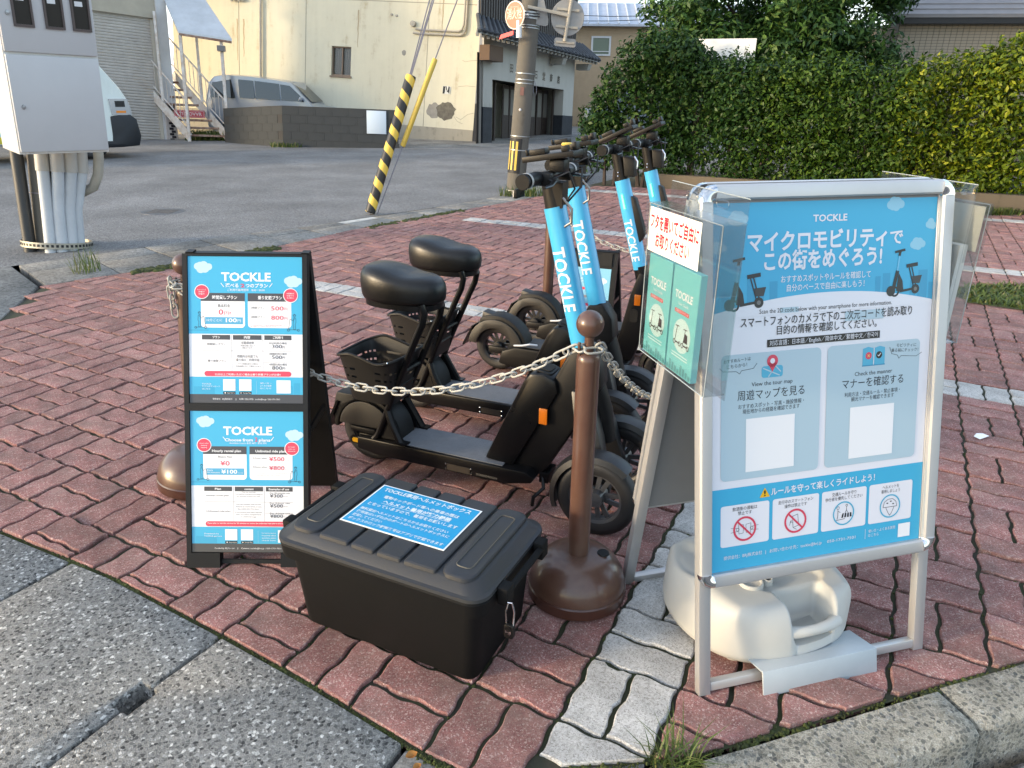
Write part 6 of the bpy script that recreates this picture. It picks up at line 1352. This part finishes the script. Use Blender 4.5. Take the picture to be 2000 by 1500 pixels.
p.text('マイクロモビリティ',120,1033,478,W2,h=33,bold=.03,L=4); p.text('で',486,1034,522,W2,h=27,bold=.02,L=4)
p.text('この街をめぐろう!',161,991,467,W2,h=33,bold=.03,L=4)
p.text('おすすめスポットやルールを確認して',204,961,438,W2,h=12.5,bold=.01,L=4); p.text('自分のペースで自由に楽しもう！',219,941,422,W2,h=12.5,bold=.01,L=4)
p.text('Scan the 2D code below with your smartphone for more information.',151,895,499,INK,h=10,L=6)
p.rect(373,864,478,886,LB,5); p.rect(204,893,250,905,LB,5)
p.text('スマートフォンのカメラで下の二次元コードを読み取り',105,869,557,INK,h=17.5,bold=.008,L=6); p.text('目的の情報を確認してください。',196,847,460,INK,h=16.5,bold=.008,L=6)
p.rect(172,819,470,836,(28,28,30),5); p.text('対応言語：日本語／English／简体中文／繁體中文／한국어',178,823,464,W2,h=9.5,L=6)
for a, b in ((58,313),(330,585)): p.rr(a,521,b,809,12,LB,4)
# balloons
p.text('おすすめルートは',64,791,131,INK,h=7,L=6,rot=.05); p.text('こちらから！',72,779,122,INK,h=7,L=6,rot=.05); p.line([(54,781),(62,773),(95,771),(104,765),(108,772),(138,775),(147,786)],1.0,INK,6)
p.text('モビリティに',518,794,574,INK,h=7,L=6,rot=-.04); p.text('乗る前にチェック！',504,783,580,INK,h=7,L=6,rot=-.04); p.line([(499,795),(505,779),(522,774),(526,766),(532,772),(575,768),(591,776)],1.0,INK,6)
# map and pin
p.rr(159,751,213,777,6,(84,182,216),6); p.line([(162,773),(205,754)],2.5,LB,7); p.line([(176,752),(188,768)],2.5,LB,7); p.line([(194,776),(208,762)],2.5,LB,7)
p.disc(186,788,14,RED,8); p.poly([(173,785),(199,785),(186,763)],RED,8); p.disc(186,788,6,W2,9)
# book
for a, b in ((425,454),(457,486)): p.poly([(a,757),(b,757),(b,796),((a+b)/2,800),(a,796)],(84,182,216),6)
p.line([(455.5,757),(455.5,797)],2,W2,7); p.line([(424,756),(487,756)],2.5,(60,150,190),7); p.disc(441,779,8.5,RED,7); p.disc(470,779,8.5,(30,30,32),7)
p.line([(438,776),(444,782)],1.8,(250,200,120),8); p.line([(438,782),(444,776)],1.8,(250,200,120),8); p.line([(466,779),(469,776),(474,783)],1.8,W2,8)
p.text('View the tour map',134,734,239,INK,h=10,L=6); p.text('周遊マップを見る',99,706,271,INK,h=18,L=6); p.text('おすすめスポット・写真・施設情報・',101,686,270,INK,h=8.5,L=6); p.text('現在地からの経路を確認できます',112,674,259,INK,h=8.5,L=6); p.rect(121,537,247,661,WHITE,6)
p.text('Check the manner',405,734,509,INK,h=10,L=6); p.text('マナーを確認する',372,708,542,INK,h=18,L=6); p.text('利用方法・交通ルール・禁止事項・',379,687,533,INK,h=8.5,L=6); p.text('観光マナーを確認できます',398,675,517,INK,h=8.5,L=6); p.rect(396,536,519,660,WHITE,6)
p.poly([(159,471),(186,471),(172.5,494)],(246,190,30),4); p.text('!',170,474,175,(40,34,20),h=14,bold=.02,L=5); p.text('ルールを守って楽しくライドしよう！',189,474,474,W2,h=14.5,bold=.02,L=4)
for k, (a, b) in enumerate(((59,185),(194,319),(327,452),(460,585))):
    p.rr(a,363,b,462,6,W2,3); c = (a+b)/2-1; rc = RED if k < 2 else (84,182,216)
    t1, t2 = (('飲酒後の運転は','禁止です'),('走行中のスマートフォン','操作は禁止です'),('交通ルールを守り','歩行者を優先してください'),('ヘルメットを','着用しましょう'))[k]
    w1, w2 = ((32,18),(47,30),(34,52),(24,27))[k]; p.text(t1,c-w1,448,c+w1,INK,h=7.5,L=5); p.text(t2,c-w2,437,c+w2,INK,h=7.5,L=5)
    p.ring(c,402,30,5 if k < 2 else 3.5,rc,6)
    if k == 0:
        for s_ in (-1,1): p.line([(c+s_*4,392),(c+s_*3,412),(c+s_*16,414),(c+s_*15,391),(c+s_*4,392)],.9,INK,5); p.line([(c+s_*16,405),(c+s_*36,407)],.9,INK,5); p.line([(c+s_*16,398),(c+s_*36,396)],.9,INK,5); p.ring(c+s_*18,402,4,.9,INK,5)
    if k == 1: p.line([(c-6,386),(c-8,414),(c+6,418),(c+9,390),(c-6,386)],1.1,INK,5); p.line([(c-16,392),(c-12,402),(c-8,398)],1,INK,5); p.line([(c-15,399),(c-10,406)],1,INK,5); p.line([(c-6,386),(c+4,380)],1,INK,5)
    if k < 2: p.line([(c-19,421),(c+19,383)],4.5,RED,6)
    if k == 2:
        for q in range(4): p.poly([(c-6+q*8,391),(c-1+q*8,391),(c+1+q*7,402),(c-3+q*7,402)],(30,30,32),5)
        p.ring(c-16,417,4,1,INK,5); p.line([(c-16,412),(c-16,396),(c-18,388)],1.4,INK,5); p.line([(c-16,409),(c-9,405)],1,INK,5); p.line([(c-22,386),(c+4,388)],1.2,INK,5); p.ring(c+8,421,3,1,INK,5); p.line([(c+8,418),(c+8,409),(c+4,402)],1.2,INK,5); p.line([(c+8,409),(c+12,403)],1,INK,5)
    if k == 3: p.line([(c-20,400),(c-17,413),(c-6,420),(c+7,420),(c+17,412),(c+20,400),(c-20,400)],1.2,INK,5); p.line([(c-12,399),(c-4,384),(c,378),(c+5,384),(c+12,399)],1.2,INK,5); p.disc(c-8,410,3,INK,5,1.6,10); p.disc(c+2,414,3,INK,5,1.6,10); p.disc(c+9,407,3,INK,5,1.6,10)
p.text('提供会社：BRJ株式会社',67,333,168,W2,h=7.5,L=4); p.text('|',177,333,178,W2,h=8,L=4); p.text('お問い合わせ先：tockle@brj.jp',188,333,330,W2,h=7.5,L=4); p.text('050-1731-7501',345,333,425,W2,h=7.5,L=4); p.line([(453,327),(453,352)],1,W2,4); p.text('使い方・よくある質問',462,342,540,W2,h=6.5,L=4); p.text('はこちら',462,331,492,W2,h=6.5,L=4); p.rect(549,317,584,352,WHITE,4)
p.build('guide_poster', front_leaf, 0., MT @ Matrix.Translation((0,.0042,0)))

# clear leaflet holders hung on both sides of the stand
M_CLR = bpy.data.materials.new('clear_plastic'); MATS['clear_plastic'] = M_CLR
nt, pb_, N_, Lk_ = nodes_of(M_CLR); tr_ = N_('ShaderNodeBsdfTransparent'); gl_ = N_('ShaderNodeBsdfGlossy'); gl_.inputs['Roughness'].default_value = .08; mx_ = N_('ShaderNodeMixShader'); fr_ = N_('ShaderNodeMapRange'); lw_ = N_('ShaderNodeLayerWeight'); lw_.inputs[0].default_value = .35; Lk_(lw_.outputs['Facing'], fr_.inputs[0]); fr_.inputs[3].default_value = .035; fr_.inputs[4].default_value = .35
tr_.inputs[0].default_value = (.94,.95,.95,1); Lk_(fr_.outputs[0], mx_.inputs[0]); Lk_(tr_.outputs[0], mx_.inputs[1]); Lk_(gl_.outputs[0], mx_.inputs[2]); Lk_(mx_.outputs[0], [n for n in nt.nodes if n.type == 'OUTPUT_MATERIAL'][0].inputs[0])
def holder(label, M, card):
    """built facing local -y, x to the right, z up; M maps it into the stand's frame"""
    t = thing('leaflet_holder', label, 'leaflet holder'); t.matrix_world = ST.matrix_basis @ M
    W_, H_, D_ = .298, .330, .048
    for nm, b in (('front_panel', (0,W_,-D_,-D_+.002,0,H_)),('back_panel', (0,W_,-.002,0,-.012,H_+.045)),('side_panel', (0,.002,-D_+.0021,-.0021,0,H_)),('side_panel', (W_-.002,W_,-D_+.0021,-.0021,0,H_)),('bottom_panel', (.0021,W_-.0021,-D_+.0021,-.0021,0,.002)),('lid', (-.004,W_+.004,-D_-.006,-.0021,H_+.0005,H_+.0025))):
        mb = MB(); mb.bx(*b); mb.build(nm, M_CLR, t)
    for x0, x1, z0, z1 in ((-.004,-.001,.2,H_),(W_+.001,W_+.004,.2,H_)): mb = MB(); mb.bx(x0,x1,-D_-.006,-.004,z0,z1); mb.build('lid_flange', M_CLR, t)
    for x in (.09,.21): mb = MB(); o = rrect(x-.022,x+.022,H_+.018,H_+.032,.007); mb.tube([(a,-.001,b) for a, b in o], .0012, 5, closed=True); mb.build('hanging_slot', M_CLR, t)
    edge = pm('plastic_edge', (.30,.33,.33), .15, spec=.8)
    for a, b in (((0,-D_,0),(0,-D_,H_)),((W_,-D_,0),(W_,-D_,H_)),((0,-D_,H_),(W_,-D_,H_)),((0,-D_,0),(W_,-D_,0)),((W_,0,H_+.045),(0,0,H_+.045))): mb = MB(); mb.tube([a, b], .0011, 6); mb.build('edge_bead', edge, t)
    return t, W_, H_, D_
MLH = Matrix.Translation((-.030,.300,.775)) @ Matrix.Rotation(R(-90), 4, 'Z')
h1, W_, H_, D_ = holder('clear leaflet holder with a red lettered card and two teal leaflets, left of the stand', MLH, True)
card = tag(MB().bx(.006,.226,-D_-.0012,-.0005-D_,H_-.098,H_-.006).build('instruction_card', pm('card_cream', (.86,.80,.70), .5)), 'cream card with red Japanese lettering on the left leaflet holder', 'card')
card.matrix_world = ST.matrix_basis @ MLH
q = Print(1,1); cr_ = (214,26,52); q.text('フタを開いてご自由に',.012,H_-.046,.220,cr_,h=.024,bold=.03); q.text('お取りください',.040,H_-.083,.188,cr_,h=.024,bold=.03); q.build('card_text', card, -D_-.0013)
def leaflet(label, x0, k, M):
    t = thing('leaflet', label, 'leaflet', group='teal leaflets in the left holder'); t.matrix_world = ST.matrix_basis @ M
    w, h = .108, .225; mb = MB(); mb.bx(x0,x0+w,-D_+.004,-D_+.018,.004,h); mb.build('paper_stack', pm('leaflet_teal', srgb(112,200,204), .5), t)
    q = Print(1,1,x0,0); B = (120,206,208)
    q.rect(0,.005,w,h-.001,B,0); q.text('TOCKLE',.014,.162,.086,WHITE,h=.016,bold=.03,L=2); q.text('User Guide',.030,.149,.072,WHITE,L=2); q.rect(.018,.132,.078,.140,(222,92,92),2); q.text('ご利用ガイドブック',.021,.134,.075,WHITE,L=3)
    q.disc(.056,.088,.036,(206,234,232),2); K = (40,42,44)
    for dx, s_ in ((-.016,1),(.018,1)):
        q.ring(.056+dx-.012,.070,.0055,.002,K,3); q.ring(.056+dx+.010,.070,.0055,.002,K,3); q.line([(.056+dx-.010,.072),(.056+dx-.004,.104)],.0022,K,3); q.line([(.056+dx-.012,.105),(.056+dx+.004,.106)],.002,K,3); q.line([(.056+dx-.010,.071),(.056+dx+.010,.071)],.003,K,3)
    q.poly([(.066,.078),(.082,.078),(.080,.096),(.070,.098)],K,3)
    for z in (.046,.040): q.rect(.02,z,.088,z+.002,(226,242,242),2)
    for i in range(9): q.rect(.002+i*.0118,.006,.011+i*.0118,.016+.012*((i*7) % 4)/3,(86,160,166),2)
    q.build('leaflet_print', t, -D_+.0039); return t
leaflet('teal leaflet stack on the far side of the left holder', .012, 0, MLH); leaflet('teal leaflet stack on the near side of the left holder', .127, 1, MLH)
MRH = Matrix.Translation((FW+.012,.185,.765)) @ Matrix.Rotation(R(90), 4, 'Z')
h2, _, _, _ = holder('clear leaflet holder hanging on the right side of the stand', MRH, False)
lf = thing('leaflet', 'white leaflet stack in the right hand holder', 'leaflet'); lf.matrix_world = ST.matrix_basis @ MRH
mb = MB(); mb.bx(.02,.24,-.035,-.012,.004,.235); mb.build('paper_stack', pm('paper_white', (.78,.77,.73), .6), lf)
cd2 = tag(MB().bx(.01,.26,-D_-.0012,-.0005-D_,H_-.11,H_-.006).build('instruction_card', MATS['card_cream']), 'cream card on the right hand leaflet holder', 'card'); cd2.matrix_world = ST.matrix_basis @ MRH

# steel hold-down plate hooked over the bottom rail
pl_ = thing('hold_down_plate', 'bent grey steel plate hooked over the bottom rail of the stand', 'plate'); pl_.matrix_world = ST.matrix_basis.copy()
mb = MB(); mb.prism([(.075,.030),(.078,.0335),(-.016,.0545),(-.034,-.006),(-.030,-.008),(-.012,.0495)], .155, .475, 'x'); mb.build('plate_sheet', pm('plate_grey', (.40,.45,.48), .45, metal=.2, var=.1), pl_, bevel=.0012)

# white water-filled weight tank
tk = thing('water_weight', 'white plastic water tank weight with a moulded handle under the stand', 'weight tank', (0,0,0)); tk.matrix_world = ST.matrix_basis @ Matrix.Translation((.285,.235,.012)) @ Matrix.Rotation(R(4), 4, 'Z')
M_TANK = pm('tank_white', (.47,.47,.44), .45, var=.10, vs=5, spec=.3)
NX = 84; mb = MB(); vs = []; fs = []; hx, hy, H = .235, .215, .158
def sq(u, v):   # square -> rounded outline
    a = u*math.sqrt(max(0,1-v*v*.5)); b = v*math.sqrt(max(0,1-u*u*.5)); k = .55; return (hx*(a*k+u*(1-k)*(1-.22*v*v*u*u)), hy*(b*k+v*(1-k)*(1-.22*u*u*v*v)))
sst = lambda e0, e1, x: (lambda t: t*t*(3-2*t))(min(1, max(0, (x-e0)/(e1-e0))))
for j in range(NX+1):
    for i in range(NX+1):
        u = -1+2*i/NX; v = -1+2*j/NX; m = max(abs(u), abs(v)); x, y = sq(u, v)
        e = max(0, (m-.70)/.30); z = .035+(H-.035)*(1-e**2.6)**.55 if m < 1 else .035
        # handle well at the front, dished panel, two dimples
        well = sst(.075,.055,abs(x-.03))*sst(-.105,-.130,y); z = z*(1-well) + min(z, .058)*well
        r1 = math.hypot((x-.03)/.105, (y+.085)/.05); z -= .010*sst(1.0,.82,r1)*(1-well)
        for dx in (-.15,.15): z -= .016*sst(1.0,.55,math.hypot((x-dx)/.055, (y-.06)/.10))
        vs.append((x, y, z))
for j in range(NX):
    for i in range(NX): a = j*(NX+1)+i; fs.append((a,a+1,a+NX+2,a+NX+1))
b0 = len(vs); rim = [i for i in range(NX+1)] + [j*(NX+1)+NX for j in range(1,NX+1)] + [NX*(NX+1)+i for i in range(NX-1,-1,-1)] + [j*(NX+1) for j in range(NX-1,0,-1)]
nR = len(rim)
def cut(x, y): return sst(.082,.060,abs(x+.012))*sst(-.12,-.16,y)
for q, (k, z) in enumerate(((.985,.018),(.93,.004),(.85,.0))):
    for r_ in rim: x, y, _ = vs[r_]; ar = sst(.062,.050,abs(x-.03)) if y < -.12 else 0; vs.append((x*k, y*k + .075*ar, z + .045*ar))
lo = rim
for q in range(3):
    hi = [b0+q*nR+k for k in range(nR)]
    for k in range(nR): fs.append((lo[k], hi[k], hi[(k+1)%nR], lo[(k+1)%nR]))
    lo = hi
fs.append(tuple(lo)); mb.add(vs, fs); bd_ = mb.build('tank_body', M_TANK, tk, ang=75)
mb = MB(); mb.tube([(-.045,-.186,.086),(-.01,-.200,.090),(.03,-.204,.091),(.07,-.200,.090),(.105,-.186,.086)], [.018,.014,.013,.014,.018], 12); mb.build('handle', M_TANK, tk, ang=60)
mb = MB(); mb.lathe([(.0,.004),(.021,.004),(.024,.006),(.027,.010),(.030,.010),(.032,.004),(.032,-.02)], 28, c=(-.075,-.070,H-.001)); mb.build('filler_neck', M_TANK, tk)
mb = MB(); mb.lathe([(.008,.006),(.011,.008),(.014,.006),(.014,-.01)], 18, c=(-.028,-.075,H+.0)); mb.build('cap_loop', M_TANK, tk)
mb = MB(); mb.bx(-.03,.10,-.02,-.017,H-.004,H+.0015); mb.build('moulded_line', M_TANK, tk)
for x in (-.14,.14):
    for y in (-.12,.12): mb = MB(); mb.cyl((x,y,-.011),(x,y,.004),.022,.026,14); mb.build('foot', M_TANK, tk)

# ================================================================ HELMET BOX
hb_ = thing('helmet_box', 'dark grey lidded plastic storage box with a bright blue label', 'storage box', (-.602,1.574,0), -.445)
M_TUB = pm('tub_charcoal', (.0055,.0057,.006), .62, var=.22, vs=5, bump=.10, bs=240, spec=.16)
M_LID = pm('lid_slate', (.024,.027,.034), .48, var=.5, vs=9, bump=.08, bs=240, col2=(.030,.030,.028), spec=.35)
def rr3(x0, x1, y0, y1, r, z, n=7): return [(a, b, z) for a, b in rrect(x0, x1, y0, y1, r, n)]
BW, BD, BH = .600, .360, .305
mb = MB(); mb.loft([rr3(.044,BW-.044,.036,BD-.036,.03,.0),rr3(.040,BW-.040,.032,BD-.032,.034,.006),rr3(.022,BW-.022,.018,BD-.018,.036,.226)]); mb.build('tub', M_TUB, hb_, ang=40)
mb = MB(); mb.loft([rr3(.012,BW-.012,.008,BD-.008,.040,.212),rr3(.004,BW-.004,.0,BD,.044,.218),rr3(.0,BW,-.004,BD+.004,.046,.255),rr3(.004,BW-.004,.0,BD,.046,.260)]); mb.build('rim', M_TUB, hb_, ang=30)
mb = MB(); mb.loft([rr3(.003,BW-.003,-.001,BD+.001,.046,.2605),rr3(-.002,BW+.002,-.006,BD+.006,.048,.2635),rr3(-.001,BW+.001,-.005,BD+.005,.048,.2715),rr3(.008,BW-.008,.004,BD-.004,.046,.274),rr3(.026,BW-.026,.022,BD-.022,.045,.294),rr3(.030,BW-.030,.026,BD-.026,.044,.296)]); ld = mb.build('lid', M_LID, hb_, ang=28)
xs = [.034,.128,.224,.300,.376,.472,.566]
for k in range(6):
    a, b = xs[k]+.004, xs[k+1]-.004; mb = MB(); r_ = .030 if k in (0,5) else .006
    mb.loft([rr3(a,b,.020,BD-.020,r_,.2945),rr3(a+.001,b-.001,.022,BD-.022,r_,.3025),rr3(a+.004,b-.004,.026,BD-.026,r_,.3050)]); pn = mb.build('lid_panel', M_LID, ld, ang=28)
    if k in (0,5): mb = MB(); mb.tube([(x,y,.3052) for x, y in rrect(a+.022,b-.022,.06,BD-.06,.012)], .0022, 5, closed=True); mb.build('panel_rib', pm('scuffed_rib', (.05,.048,.040), .6), pn)
for x0, sg in ((0,-1),(BW,1)):
    hd = MB(); x = x0+sg*.022; hd.tube([(x0+sg*.004,.085,.262),(x,.092,.255),(x,.275,.255),(x0+sg*.004,.282,.262)], .011, 10, flat=.7); hd.build('carry_handle', M_TUB, hb_)
    for y in (.085,.285): mb = MB(); mb.bx(min(x0+sg*.002,x0+sg*.030),max(x0+sg*.002,x0+sg*.030),y-.018,y+.018,.225,.272); mb.build('latch', M_TUB, hb_, bevel=.004)
lb_ = MB(); lb_.bx(.140,.447,.094,.291,.3056,.3066); lb_ = lb_.build('label', pm('label_white', (.80,.82,.82), .35), hb_)
q = Print(1,1); q.rect(.144,.098,.443,.287,(10,160,216),0)
W3 = (240,250,252)
for s_, y, x0, x1, h, bo in (('TOCKLE専用ヘルメットボックス',.262,.158,.425,.0155,.022),('電動キックボード等への乗車の際は',.231,.178,.408,.0115,.016),('ヘルメット着用が努力義務',.209,.190,.397,.013,.03),('となっていますので、着用をお願いします',.187,.158,.428,.0115,.016),('無料貸出ヘルメットはこちらからお取りください',.160,.154,.418,.0095,.014),('使用後はいずれかのポートのヘルメットボックスに',.143,.154,.430,.0095,.014),('返却してください',.126,.154,.244,.0095,.014),('ボックスのロック解除番号はアプリで確認できます',.108,.154,.434,.0095,.014)): q.text(s_, x0, y, x1, W3, h=h, bold=bo, L=2)
q.line([(.190,.2055),(.397,.2055)],.0012,W3,2)
q.build('label_print', lb_, 0., Matrix.Translation((0,0,.3070)) @ Matrix.Rotation(R(-90), 4, 'X'))
pk = thing('padlock', 'small black combination padlock with a silver cable on the box latch', 'padlock'); pk.matrix_world = hb_.matrix_basis @ Matrix.Translation((BW+.036,.066,.175))
mb = MB(); mb.prism(rrect(-.012,.012,-.030,.008,.006), -.007, .007, 'y'); mb.build('lock_body', M_BLKP, pk, bevel=.002)
for k in range(3): mb = MB(); mb.cyl((.0,-.0085,-.02+.009*k),(.0,.0085,-.02+.009*k),.0075,n=12); mb.build('number_wheel', M_CHR if k == 1 else M_BLKS, pk)
mb = MB(); mb.tube([(-.008,0,.008),(-.010,0,.04),(-.004,0,.066),(.006,0,.068),(.012,0,.045),(.009,0,.006)], .0022, 7); mb.build('cable', M_CHR, pk)
